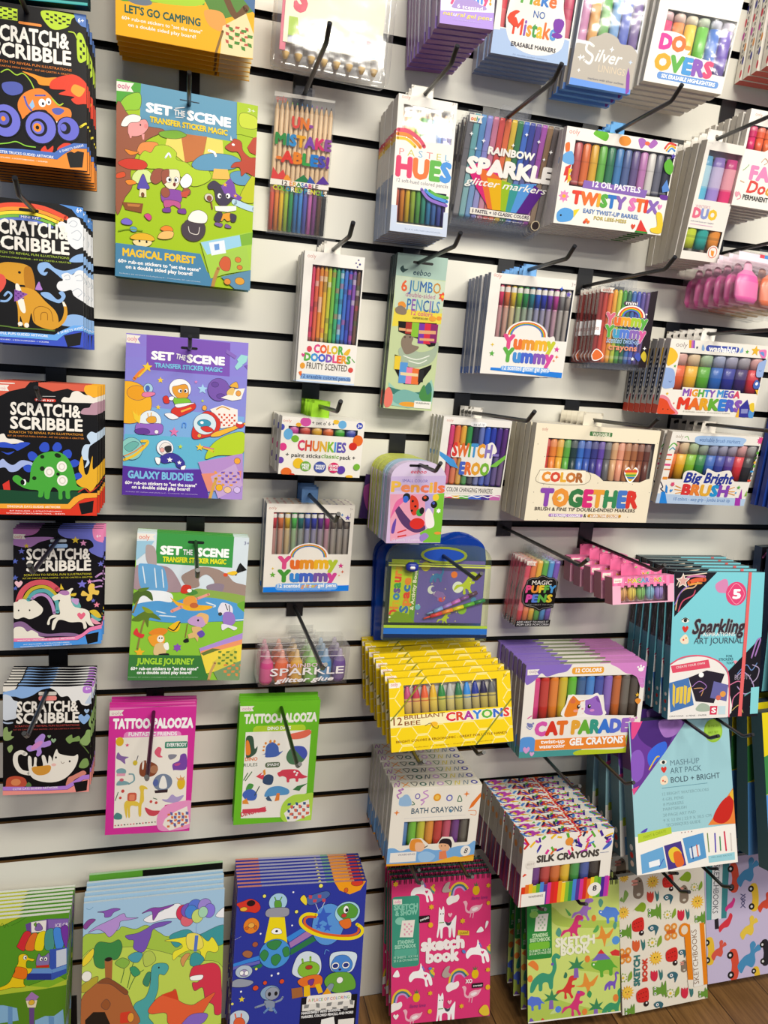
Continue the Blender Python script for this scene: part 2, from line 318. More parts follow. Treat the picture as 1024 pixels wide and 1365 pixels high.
def draw(lines, w, h, spec):
    """Turn the drawing list of one face into coloured polygons; structural lines go into spec."""
    A = Art(w, h); rnd = random.Random(len(lines) * 7 + int(w))
    g = lambda a: tuple(float(k) for k in a.split(','))
    ink_line = None
    def line(q):
        if ink_line is None: return
        xs = [p[0] for p in q]; ys = [p[1] for p in q]
        if max(max(xs) - min(xs), max(ys) - min(ys)) < 6: return
        A.layer(); hw = ink_line[1] / 2; n = len(q); I, O = [], []
        for i in range(n):
            a, b = q[i - 1], q[(i + 1) % n]; dx, dy = b[0] - a[0], b[1] - a[1]; d = math.hypot(dx, dy) or 1
            nx, ny = -dy / d * hw, dx / d * hw; I.append((q[i][0] + nx, q[i][1] + ny)); O.append((q[i][0] - nx, q[i][1] - ny))
        for i in range(n): j = (i + 1) % n; A.add([I[i], I[j], O[j], O[i]], ink_line[0])
    wins = [rect_of(l.split()[1], l.split()[2]) for l in lines if l.startswith('W ')]
    for ln in lines:
        txt = None; n_before = len(A.out)
        if ' | ' in ln: ln, txt = ln.split(' | ', 1)
        t = ln.split(); op = t[0]
        if op in ('F', 'B', 'W', 'N', 'TAB', 'HOLE', 'HOLE2', 'C', 'TOPP', 'TOPZ', 'TOPC', 'TOPS', 'SIDEB', 'SIDEDOT', 'SIDEP', 'TOPB', 'WIRE', 'BLUE'):
            spec.setdefault(op, []).append(t[1:]); continue
        cc = [lin(c) for c in t[1].split(',')] if op not in ('RB', 'CONF', 'M') else None
        if op == 'OUT': ink_line = (cc[0], float(t[2])) if float(t[2]) > 0 else None; continue
        if op == 'P': A.add([g(a) for a in t[2:]], cc[0])
        elif op == 'S': q = spline([g(a) for a in t[2:]], True); A.add(q, cc[0]); line(q)
        elif op == 'L': A.stroke([g(a) for a in t[3:]], float(t[2]), cc[0])
        elif op == 'E': p = g(t[2]); q = g(t[3]); e = ell(p[0], p[1], q[0], q[1], float(t[4]) if len(t) > 4 else 0); A.add(e, cc[0]); line(e)
        elif op == 'R': p = g(t[2]); q = g(t[3]); A.rrect(p[0], p[1], q[0], q[1], float(t[4]) if len(t) > 4 else 0, cc[0])
        elif op in ('T', 'V'):
            sh = 0.0; ol = None
            for k in t[6:]:
                if k[:2] == 's=': sh = float(k[2:])
                if k[:2] == 'o=': a, b = k[2:].split(':'); ol = (lin(a), float(b))
            A.text(cc, g(t[2]), g(t[3]), float(t[4]), float(t[5]), sh, txt, ol, op == 'T')
        elif op == '*': p = g(t[2]); A.star(p[0], p[1], float(t[3]), int(t[4]) if len(t) > 4 else 5, cc[0])
        elif op == 'H': p = g(t[2]); A.heart(p[0], p[1], float(t[3]), cc[0])
        elif op == 'M': p = g(t[3]); A.motif(t[1], lin(t[2]) if t[2] != '0' else lin('fff'), p[0], p[1], float(t[4]))
        elif op == 'G':
            c2 = lin(t[2])
            for i in range(14): A.add([(0, h * i / 14), (w, h * i / 14), (w, h * (i + 1) / 14), (0, h * (i + 1) / 14)], mix(cc[0], c2, i / 13))
        elif op == 'RB':
            p = g(t[1]); q = g(t[2]); ri = float(t[3]); cs = [lin(c) for c in ('f6f2ea', 'd83a3a', 'e8742c', 'f0c02c', '4aa03a', '4a88e0', '6a58b8')]
            for i, c in enumerate(cs):
                k = 1 - (1 - ri / q[0]) * max(0, i) / 6.0 * 0.95; k2 = k - (1 - ri / q[0]) / 6.5
                if i == 0: k = 1.06
                for j in range(12):
                    a, b = math.pi * j / 12, math.pi * (j + 1) / 12
                    A.add([(p[0] + q[0] * kk * math.cos(u), p[1] - q[1] * kk * math.sin(u)) for kk, u in ((k, a), (k, b), (k2, b), (k2, a))], c)
                A.layer()
        elif op == 'K':
            p = g(t[2]); q = g(t[3]); nx, ny = int(t[4]), int(t[5]); dx, dy = (q[0] - p[0]) / nx, (q[1] - p[1]) / ny
            for i in range(nx):
                for j in range(ny):
                    if (i + j) % 2 == 0 or min(nx, ny) == 1:
                        x, y = p[0] + i * dx, p[1] + j * dy; e = rnd.uniform(-.15, .15)
                        A.add([(x + dx * .1, y + dy * (.1 + e)), (x + dx * (.9 + e), y + dy * .15), (x + dx * .85, y + dy * (.9 - e)), (x + dx * (.15 - e), y + dy * .85)], cc[0])
        elif op == 'D':
            p = g(t[2]); q = g(t[3]); r = float(t[4]); n = int(t[5])
            for i in range(n): f = i / max(n - 1, 1); A.star(p[0] + (q[0] - p[0]) * f, p[1] + (q[1] - p[1]) * f, r, 5, cc[i % len(cc)])
        elif op == 'HEX':
            p = g(t[2]); q = g(t[3]); r = float(t[4]); row = 0; y = p[1]
            while y < q[1] + r:
                x = p[0] + (r * 1.5 if row % 2 else 0)
                while x < q[0] + r:
                    P = [(x + r * math.cos(math.pi * i / 3), y + r * .866 * math.sin(math.pi * i / 3)) for i in range(4)]
                    for i in range(3):
                        a, b = P[i], P[i + 1]; dx, dy = b[0] - a[0], b[1] - a[1]; d = math.hypot(dx, dy); nx, ny = -dy / d * r * .04, dx / d * r * .04
                        A.add([(a[0] + nx, a[1] + ny), (b[0] + nx, b[1] + ny), (b[0] - nx, b[1] - ny), (a[0] - nx, a[1] - ny)], cc[0])
                    b = (x + r * 2, y); a = (x + r, y); A.add([(a[0], a[1] - r * .04), (b[0], b[1] - r * .04), (b[0], b[1] + r * .04), (a[0], a[1] + r * .04)], cc[0])
                    x += 3 * r
                y += r * .866; row += 1
        elif op == 'CONF':
            p = g(t[1]); q = g(t[2])
            for i in range(int(t[3])):
                f = rnd.random(); x = p[0] + (q[0] - p[0]) * rnd.random(); y = p[1] + (q[1] - p[1]) * f
                confetti(A, rnd, x, y, 12)
        elif op == 'BARS':
            p = g(t[2]); q = g(t[3]); n = len(cc)
            for i, c in enumerate(cc):
                x = p[0] + (q[0] - p[0]) * i / n; d = (q[0] - p[0]) / n; e = rnd.uniform(0, 6)
                A.add([(x, p[1] - e), (x + d, p[1] - e), (x + d, q[1]), (x, q[1])], c)
        elif op == 'STRIPE':
            p = g(t[2]); q = g(t[3]); n = int(t[4])
            for i in range(n): x = p[0] + (q[0] - p[0]) * i / n; d = (q[0] - p[0]) / n * .5; A.add([(x, p[1]), (x + d, p[1]), (x + d, q[1]), (x, q[1])], cc[0])
        elif op == 'C2':
            p = g(t[2]); q = g(t[3])
            for i in range(60): A.add(ell(p[0] + (q[0] - p[0]) * rnd.random(), p[1] + (q[1] - p[1]) * rnd.random(), .7, .7, 0, 6), cc[0])
        if op in ('HEX', 'C2'): A.out[n_before:] = [it for it in A.out[n_before:] if it is None or not any(r[0] - 1 < sum(p[0] for p in it[0]) / len(it[0]) < r[2] + 1 and r[1] - 1 < sum(p[1] for p in it[0]) / len(it[0]) < r[3] + 1 for r in wins)]
        A.layer()
    return A.out
CONF = [lin(c) for c in ('d83a3a', 'e8742c', 'f0c02c', '5fae3a', '4a88d8', '4a2a98', 'b83ab0', 'e03a98', 'd8302a', '2a2a58')]
def confetti(A, rnd, x, y, ln):
    a = rnd.choice((.35, -.8, 1.1, .9, -.3, 2.0)) + rnd.uniform(-.2, .2); c = rnd.choice(CONF); l2 = ln * rnd.uniform(.35, .65); wd = rnd.uniform(1.5, 2.6)
    dx, dy = math.cos(a), math.sin(a)
    A.add([(x - dx * l2 - dy * wd, y - dy * l2 + dx * wd), (x + dx * l2 - dy * wd, y + dy * l2 + dx * wd), (x + dx * l2 + dy * wd, y + dy * l2 - dx * wd), (x - dx * l2 + dy * wd, y - dy * l2 - dx * wd)], c)
    A.layer()
EPS = 8e-6
def ink_on_front(mb, out, w, h, t, mi=0):
    y = -t - EPS
    for it in out:
        if it is None: y -= EPS; continue
        mb.poly([(u / 1000 - w / 2, y, h - v / 1000) for u, v in it[0]], it[1], mi)

# ---------------------------------------------------------------- pens, pencils, crayons
def rect_of(a, b):
    p = [float(k) for k in a.split(',')]; q = [float(k) for k in b.split(',')]
    return min(p[0], q[0]), min(p[1], q[1]), max(p[0], q[0]), max(p[1], q[1])
PEN_NAME = dict(pencil='pencil', pencilup='pencil', marker='marker', mark2='marker', gel='gel_pen', crayon='crayon', crayonup='crayon',
                crayonp='crayon', chisel='highlighter', chunkh='paint_stick', duo='highlighter', blob='glue_bottle', macaron='eraser')
WHITE = lin('f0ece4'); WOOD = lin('d8b486')
def add_pens(spec, w, h, t, root):
    for args in spec.get('N', []):
        style = args[0]; cols = args[1].split(','); x0, y0, x1, y1 = rect_of(args[2], args[3])
        opt = dict(a.split('=') for a in args[4:])
        x0 = max(x0, 1.0); x1 = min(x1, w * 1000 - 1.0); y0 = max(y0, 1.0); y1 = min(y1, h * 1000 - 1.0)
        n = len(cols); p = (x1 - x0) / n / 1000; L = (y1 - y0) / 1000; zb = h - y1 / 1000
        tips = opt.get('tips'); tips = tips.split(',') if tips else cols
        for i, cs in enumerate(cols):
            pair = cs.split('+'); c = lin(pair[0]); c2 = lin(pair[-1])
            cx = -w / 2 + x0 / 1000 + (i + .5) * p; r = p * .47; ry = min(1.0, (t - .002) / 2 / r); cy = -t / 2
            z = lambda f: zb + L * f
            mb = MB(); cap = None
            lt = mix(c, WHITE, .14); dk = mix(c, lin('101010'), .25)
            if style == 'pencil':
                if opt.get('speck'):
                    prof = []
                    for k in range(15): prof.append((z(k / 15), r, c if random.Random(i * 31 + k).random() < .62 else mix(c, random.Random(i * 7 + k).choice((lin('403048'), WHITE, lin('d84a5a'), lin('3a7a4a'))), .4)))
                    prof += [(z(.95), r, dk), (z(1), r * .8, dk)]
                else: prof = [(z(0), r, c), (z(.5), r, mix(c, WHITE, .06)), (z(.93), r, WOOD), (z(.985), r * .3, c), (z(1), r * .08, c)]
                mb.lathe(prof, cx, cy, 8, ry)
            elif style == 'pencilup':
                tc = lin(tips[i]); mb.lathe([(z(0), r, tc), (z(.3), r, mix(tc, WHITE, .1)), (z(.34), r, c), (z(.93), r, WOOD), (z(.98), r * .35, tc), (z(1), r * .1, tc)], cx, cy, 8, ry)
            elif style == 'gel':
                br = mix(lin('b8b0a8'), c, .35)
                mb.lathe([(z(0), r * .35, br), (z(.05), r * .8, br), (z(.62), r * .8, mix(br, c, .4)), (z(.655), r * .8, c)], cx, cy, 12, ry); cap = [(z(.65), r * .86, c), (z(.88), r * .9, WHITE), (z(.965), r * .9, c), (z(1), r * .7, c)]
            elif style == 'marker':
                if opt.get('dark'): prof = [(z(0), r * .9, c), (z(.03), r, mix(c, WHITE, .12)), (z(.5), r, c), (z(.66), r, dk), (z(.67), r, c), (z(.97), r, c), (z(1), r * .8, dk)]
                elif len(pair) > 1 or opt.get('grad'): prof = [(z(0), r, c2), (z(.22), r, mix(c, WHITE, .1)), (z(.75), r, c), (z(.97), r, lt), (z(1), r * .8, lt)]
                else: prof = [(z(0), r * .8, dk), (z(.02), r * .92, c), (z(.56), r * .92, c)]; cap = [(z(.555), r, dk), (z(.57), r, c), (z(.8), r, lt), (z(.97), r, c), (z(1), r * .8, c)]
                mb.lathe(prof, cx, cy, 12, ry)
            elif style == 'mark2':
                cl = mix(c, lin('d8d4d0'), .55)
                mb.lathe([(z(0), r, c), (z(.4), r, mix(c, WHITE, .06)), (z(.69), r * .97, c)], cx, cy, 14, ry); cap = [(z(.685), r * 1.02, cl), (z(.97), r, cl), (z(1), r * .8, cl)]
            elif style == 'crayon':
                mb.lathe([(z(0), r, c), (z(.06), r, mix(c, WHITE, .2)), (z(.1), r, c), (z(.55), r, mix(c, lin('303038'), .2)), (z(.58), r, c), (z(.96), r * .95, c), (z(1), r * .6, c)], cx, cy, 12, ry)
            elif style == 'crayonup':
                pp = mix(c, lin('e0cc60'), .75)
                mb.lathe([(z(0), r, pp), (z(.5), r, dk), (z(.53), r, pp), (z(.6), r * .95, c), (z(.7), r * .9, c), (z(.96), r * .45, c), (z(1), r * .25, c)], cx, cy, 12, ry)
            elif style == 'crayonp':
                mb.lathe([(z(0), r, c), (z(.35), r, mix(c, WHITE, .05)), (z(.9), r, c), (z(.97), r * .93, lt), (z(1), r * .7, lt)], cx, cy, 14, ry)
            elif style == 'chisel':
                cl = mix(c, lin('e0dcd8'), .72)
                mb.lathe([(z(0), r, c), (z(.4), r, mix(c, WHITE, .05)), (z(.85), r * .97, c)], cx, cy, 14, ry); cap = [(z(.845), r, cl), (z(.97), r, cl), (z(1), r * .9, cl)]
            elif style == 'chunkh':
                mb.lathe([(z(-.25), r, c), (z(.5), r, lt), (z(.95), r * .98, c), (z(1.02), r * .8, c)], cx, cy, 16, ry)
            elif style == 'duo':
                mb.lathe([(z(0), r * .9, c2), (z(.12), r, mix(c2, lin('204030'), .3)), (z(.15), r, c2), (z(.28), r, mix(c2, c, .5)), (z(.45), r, c), (z(.66), r, lt), (z(.68), r * 1.02, mix(c, WHITE, .4)), (z(.9), r, mix(c, lin('5a4a80'), .4)), (z(1), r * .85, c)], cx, cy, 14, ry)
            elif style == 'blob':
                mb.lathe([(z(0), r * .75, c), (z(.12), r, mix(c, WHITE, .1)), (z(.5), r, c), (z(.66), r * .85, lt), (z(.78), r * .4, mix(c, WHITE, .4)), (z(.95), r * .3, mix(c, WHITE, .4)), (z(1), r * .15, lt)], cx, cy, 14, ry)
            elif style == 'macaron':
                k = 12
                prof = [(z(.5 - .5 * math.cos(math.pi * j / k)), max(r * .96 * math.sin(math.pi * j / k) * (0.92 if False else 1), r * .05), c if j % 12 else lt) for j in range(k + 1)]
                mb.lathe(prof, cx, cy, 16, min(1, ry)); 
                for s_ in (-.22, .22): mb.lathe([(z(.06), r * .1, dk), (z(.5), r * .12, dk), (z(.94), r * .1, dk)], cx + s_ * r, cy - r * ry * .93, 6)
            pen = mb.build(PEN_NAME[style], PLASTIC, root, True)
            if cap:
                cb = MB(); cb.lathe(cap, cx, cy, 12, ry); cb.build('cap', PLASTIC, pen, True)

# ---------------------------------------------------------------- packages (origin: bottom centre of the back)
def top_art(mb, spec, w, h, t):
    rnd = random.Random(5)
    W, T = w * 1000, t * 1000
    def put(pts, c, k): mb.poly([(u / 1000 - w / 2, -v / 1000, h + EPS * k) for u, v in pts], c)
    A = Art(W, T)
    for a in spec.get('TOPP', []):
        cs = [lin(c) for c in a[0].split(',')]
        for i in range(12):
            for v in (.3, .72): A.add(ell(W * (i + .5) / 12, T * v, W * .016, T * .1, 0, 8), cs[i * len(cs) // 12])
    for a in spec.get('TOPZ', []):
        cs = [lin(c) for c in a]
        A.add([(0, 0), (W * .36, 0), (W * .3, T), (0, T)], cs[0]); A.add([(W * .36, 0), (W * .66, 0), (W * .6, T), (W * .3, T)], cs[1]); A.add([(W * .66, 0), (W, 0), (W, T), (W * .6, T)], cs[2])
        A.layer(); A.add([(W * .3, T * .25), (W * .72, T * .25), (W * .7, T * .7), (W * .28, T * .7)], lin('7a8a58'))
    for a in spec.get('TOPB', []):
        x = 0.0
        for cf in a[0].split(','):
            c, f = cf.split(':'); A.add([(W * x, 0), (W * (x + float(f)), 0), (W * (x + float(f)), T), (W * x, T)], lin(c)); x += float(f)
    for a in spec.get('TOPC', []):
        for i in range(64): confetti(A, rnd, rnd.uniform(0, W), rnd.uniform(0, T), 17)
    for a in spec.get('TOPS', []):
        for i, (c, k) in enumerate((('b06ab8', 's'), ('e8953c', 'x'), ('2a3a3a', 'v'), ('3f6a5a', 'o'), ('4a5a6a', 's'), ('c8a0d0', 'o'), ('3f7a5a', 'v'), ('d8c84a', 's'), ('7a8a98', 's'), ('4a48a0', 'O'))):
            x = W * (i + .55) / 10.3; y = T * .5; d = T * .3
            if k == 's': A.stroke([(x - d, y + d), (x - d * .2, y - d), (x + d * .2, y + d), (x + d, y - d)], 1.6, lin(c))
            elif k == 'x': A.stroke([(x - d, y - d), (x + d, y + d)], 1.8, lin(c)); A.stroke([(x - d, y + d), (x + d, y - d)], 1.8, lin(c))
            elif k == 'v': A.stroke([(x - d, y - d), (x, y + d), (x + d, y - d), (x - d, y - d)], 1.5, lin(c))
            else: A.add(ell(x, y, d * 1.1, d), lin(c)); A.layer(); A.add(ell(x, y, d * .6, d * .5), WHITE)
            A.layer()
    k = 1
    for it in A.out:
        if it is None: k += 1
        else: put(it[0], it[1], k)
def side_art(mb, spec, w, h, t):
    rnd = random.Random(9)
    def put(pts, c, k):
        for sx in (-1, 1): mb.poly([(sx * (w / 2 + EPS * k), -u * t, h * v) for u, v in pts], c)
    for a in spec.get('SIDEB', []):
        f = float(a[1]); put([(0, 0), (1, 0), (1, f), (0, f)], lin(a[0]), 1)
        cs = [lin(c) for c in ('8a2a4a', '5a2a68', '3a2a58', 'a82a38')]
        for i in range(4): put([(i / 4 + .05, 0), (i / 4 + .2, 0), (i / 4 + .2, f), (i / 4 + .05, f)], cs[i], 2)
        put(ell(.5, .78, .28, .05, 0, 12), lin('c8803a'), 2)
    for a in spec.get('SIDEP', []):
        put([(0, float(a[1])), (1, float(a[1])), (1, float(a[2])), (0, float(a[2]))], lin(a[0]), 1)
        if len(a) > 3:
          if a[3] != 'pill':
            for f, c in ((.06, 'e8d0b8'), (.115, 'c83a30'), (.165, 'e8e4da')):
              put(ell(.5, f, .2, .2 * t / h, 0, 12), lin(c), 2)
          if a[3] == 'pill':
                put(ell(.5, .52, .3, .36, 0, 20), lin('16223c'), 3)
                for i in range(9): put([(.42, .24 + i * .062), (.58, .245 + i * .062), (.58, .275 + i * .062), (.42, .27 + i * .062)], lin('d8d8e0'), 4)
          if a[3] == 'floral':
                cs = [lin(c) for c in ('8a7a90', 'b0a0a8', '6a7a90')]
                for i in range(26): put(ell(rnd.random() * .8 + .1, rnd.uniform(float(a[1]), float(a[2])), .07, .006, rnd.uniform(0, 180), 6), cs[i % 3], 2)
    for a in spec.get('SIDEDOT', []):
        cs = [lin(c) for c in a[0].split(',')]
        for i in range(9): put(ell(rnd.choice((.0, .05, .95, 1)) * .8 + .1, (i + .5) / 9, .18, .035, 0, 12), cs[i % len(cs)], 1)
        for i in range(14): put([(.42, .15 + i * .045), (.6, .155 + i * .045), (.6, .18 + i * .045), (.42, .178 + i * .045)], lin('3a3040'), 2)
def tab_part(spec, w, h, t, root):
    for a in spec.get('TAB', []):
        x0, y0, x1, y1 = rect_of(a[1], a[2]); c = lin(a[0]); hx, hy = [float(k) for k in a[3].split(',')]
        X0, X1, Z0, Z1 = x0 / 1000 - w / 2, x1 / 1000 - w / 2, h - .004, max(h - y0 / 1000, h + .018)
        yb = -.0012; yf = -.0004 - .0012
        mb = MB(); r = .0032; cx, cz = hx / 1000 - w / 2, min(max(h - hy / 1000, Z0 + .006), Z1 - .005)
        for y in (yf, yb):                                     # board with a round peg hole
            n = 24; O, I = [], []
            for i in range(n):
                a_ = 2 * math.pi * i / n; dx, dz = math.cos(a_), math.sin(a_)
                k = min((X1 - cx) / dx if dx > 1e-6 else (X0 - cx) / dx if dx < -1e-6 else 9, (Z1 - cz) / dz if dz > 1e-6 else (Z0 - cz) / dz if dz < -1e-6 else 9)
                O.append((cx + dx * k, y, cz + dz * k)); I.append((cx + dx * r, y, cz + dz * r))
            for i in range(n): j = (i + 1) % n; mb.poly([O[i], O[j], I[j], I[i]], c)
            for zc in (Z0, Z1):
                for xc in (X0, X1): pass
        mb.box(X0, X0 + .0006, yf, yb, Z0, Z1, c); mb.box(X1 - .0006, X1, yf, yb, Z0, Z1, c); mb.box(X0, X1, yf, yb, Z1 - .0006, Z1, c)
        mb.box(X0, X0 + .004, yf, yb, Z1 - .004, Z1, c); mb.box(X1 - .004, X1, yf, yb, Z1 - .004, Z1, c)
        mb.build('hang_tab', PRINT, root)
def carton(spec, out, w, h, t, root, full):
    kind = spec['B'][0][0]; opt = dict(a.split('=') for a in spec['B'][0][1:])
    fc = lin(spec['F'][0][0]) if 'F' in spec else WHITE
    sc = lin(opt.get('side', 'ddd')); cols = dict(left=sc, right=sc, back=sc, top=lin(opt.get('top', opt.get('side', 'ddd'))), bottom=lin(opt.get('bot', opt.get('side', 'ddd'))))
    mb = MB()
    wins = [rect_of(a[0], a[1]) for a in spec.get('W', [])] if full else []
    wins = [(max(a, 2), max(b, 2), min(c, w * 1000 - 2), min(d, h * 1000 - 2)) for a, b, c, d in wins]
    if wins:
        xs = sorted({0.0, w * 1000} | {k for r in wins for k in (r[0], r[2])}); zs = sorted({0.0, h * 1000} | {k for r in wins for k in (r[1], r[3])})
        for i in range(len(xs) - 1):
            for j in range(len(zs) - 1):
                mx_, mz = (xs[i] + xs[i + 1]) / 2, (zs[j] + zs[j + 1]) / 2
                if any(r[0] < mx_ < r[2] and r[1] < mz < r[3] for r in wins): continue
                a, b, c, d = xs[i] / 1000 - w / 2, xs[i + 1] / 1000 - w / 2, h - zs[j + 1] / 1000, h - zs[j] / 1000
                mb.poly([(a, -t, c), (b, -t, c), (b, -t, d), (a, -t, d)], fc)
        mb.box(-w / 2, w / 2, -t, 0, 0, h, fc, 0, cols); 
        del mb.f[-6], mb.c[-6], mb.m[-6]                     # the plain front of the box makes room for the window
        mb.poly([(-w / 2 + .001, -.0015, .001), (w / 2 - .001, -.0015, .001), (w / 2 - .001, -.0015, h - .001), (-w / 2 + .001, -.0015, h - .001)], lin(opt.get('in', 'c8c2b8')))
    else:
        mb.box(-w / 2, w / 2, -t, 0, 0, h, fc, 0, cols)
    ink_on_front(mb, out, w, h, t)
    top_art(mb, spec, w, h, t); side_art(mb, spec, w, h, t)
    name = {'box': 'carton', 'card': 'cover', 'pad': 'cover', 'wire': 'cover'}[kind]
    mb.build(name, PRINT, root)
    if wins:
        for a, b, c, d in wins:
            f = MB(); f.poly([(a / 1000 - w / 2, -t + .0003, h - d / 1000), (c / 1000 - w / 2, -t + .0003, h - d / 1000), (c / 1000 - w / 2, -t + .0003, h - b / 1000), (a / 1000 - w / 2, -t + .0003, h - b / 1000)], WHITE)
            f.build('window_film', FILM, root)
    if full: add_pens(spec, w, h, t, root)
    tab_part(spec, w, h, t, root)
    if kind == 'pad':
        p = MB(); p.box(-w / 2 + .001, w / 2 - .001, 0, .0012, .001, h - .001, lin('ece8de')); p.build('pages', PRINT, root)
    if kind == 'wire' and 'WIRE' in spec:
        a = spec['WIRE'][0]; n = int(a[2]); m_ = MB()
        for i in range(n):
            x = -w / 2 + w * (i + .6) / (n + .2)
            for e in (-.0016, .0016):
                pts = [(x + e, -t / 2 + math.cos(q) * (t / 2 + .0012), h - .003 + math.sin(q) * .0085) for q in (math.pi * k / 6 for k in range(-2, 15))]
                m_.tube(pts, .0007, lin('16181a'), 5)
        m_.build('wire_binding', METAL, root, True)
def clear_pack(spec, out, w, h, t, root, full):
    mb = MB(); mb.box(-w / 2, w / 2, -t, 0, 0, h, WHITE)
    mb.build('clear_pouch', POUCH, root)
    hb = MB(); hb.box(-w * .16, w * .16, -.0012, -.0006, h - .002, h + .014, WHITE); hb.build('hang_tab', POUCH, root)
    add_pens(spec, w, h, t, root)
    lb = MB(); ink_on_front(lb, out, w, h, t)
    if lb.f: lb.build('printed_label', PRINT, root)
def arch_pack(spec, out, w, h, t, root, full):
    r = w * .36
    P = [(-w / 2, 0), (w / 2, 0)] + [(w / 2 - r + r * math.cos(a), h - r * .8 + r * .8 * math.sin(a)) for a in (math.pi / 2 * i / 6 for i in range(7))] + [(-w / 2 + r - r * math.sin(a), h - r * .8 + r * .8 * math.cos(a)) for a in (math.pi / 2 * i / 6 for i in range(7))]
    mb = MB(); fc = lin(spec['F'][0][0]); sc = lin(spec['F'][0][1]) if len(spec['F'][0]) > 1 else lin('a8b0b8')
    mb.poly([(x, -t, z) for x, z in P], fc); mb.poly([(x, 0, z) for x, z in P][::-1], sc)
    for i in range(len(P)):
        a, b = P[i], P[(i + 1) % len(P)]; mb.poly([(a[0], -t, a[1]), (a[0], 0, a[1]), (b[0], 0, b[1]), (b[0], -t, b[1])], sc if a[1] < h * .6 else fc)
    keep = [it for it in out if it is None or not (len(it[0]) == 4 and abs(it[0][1][0] - it[0][0][0] - w * 1000) < .5 and it[0][0][1] < r * 800)]
    ink_on_front(mb, keep, w, h, t)
    mb.build('cover', PRINT, root)
BUILD = dict(box=carton, card=carton, pad=carton, wire=carton, clear=clear_pack, arch=arch_pack)
def case_pack(spec, out, w, h, t, root, full):
    def shell(name, x0, x1, y0, y1, z0, z1, r, mat):
        import bmesh
        bm = bmesh.new(); bmesh.ops.create_cube(bm, size=1.0)
        for v in bm.verts: v.co = Vector(((x0 + x1) / 2 + v.co.x * (x1 - x0), (y0 + y1) / 2 + v.co.y * (y1 - y0), (z0 + z1) / 2 + v.co.z * (z1 - z0)))
        bmesh.ops.bevel(bm, geom=bm.edges[:], offset=r, segments=4, affect='EDGES', profile=.6)
        me = bpy.data.meshes.new(name); bm.to_mesh(me); bm.free(); me.materials.append(mat)
        for p in me.polygons: p.use_smooth = True
        o = bpy.data.objects.new(name, me); COL.objects.link(o); o.parent = root
    shell('case_lid', -w / 2, w / 2, -t, -t * .42, 0, h, .012, POUCH)
    shell('case_base', -w / 2 + .002, w / 2 - .002, -t * .40, 0, .002, h - .002, .010, POUCH)
    card = MB(); x = w / 2 - .016
    card.poly([(-x, -t * .9, .03), (x, -t * .9, .03), (x, -t * .9, h - .012), (-x, -t * .9, h - .012)], lin('efe9cf'))
    A = Art(w * 1000, h * 1000); W, H = w * 1000, h * 1000
    A.text([lin('d8405a')], (W * .17, H * .48), (W * .26, H * .48), 36, .06, 0, 'S'); A.layer()
    A.add([(W * .13, H * .55), (W * .2, H * .55), (W * .22, H * .7), (W * .13, H * .74)], lin('a8c83a'))
    A.add([(W * .13, H * .72), (W * .82, H * .68), (W * .86, H * .78), (W * .13, H * .78)], lin('d8dce8')); A.layer()
    A.add([(W * .75, H * .66), (W * .87, H * .68), (W * .87, H * .78), (W * .75, H * .77)], lin('5a80c8')); A.layer()
    A.add([(W * .77, H * .62), (W * .86, H * .63), (W * .86, H * .67), (W * .77, H * .66)], lin('c85a6a'))
    ink_on_front(card, A.out, w, h, t * .9 + .0002); card.build('label_card', PRINT, root)
    cols = ('d8a0b0', 'e0c0a0', 'e8d8a0', 'd0d8a8', 'b0d0b8', 'a8c8d8', 'b0b8d8', 'c8b0d0')
    for i, c in enumerate(cols):
        m = MB(); cx = -x + .006 + (2 * x - .012) * i / 7; cc = lin(c)
        m.lathe([(.014, .0025, lin('e8c070')), (.022, .006, WHITE), (h - .03, .006, cc), (h - .02, .004, cc)], cx, -t * .55, 10); m.build('gel_pen', PLASTIC, root, True)
    m = MB(); m.box(-w / 2 + .012, -w / 2 + .02, -t * .88, -t * .8, .02, h - .02, lin('d86a80')); m.build('label_strip', PRINT, root)
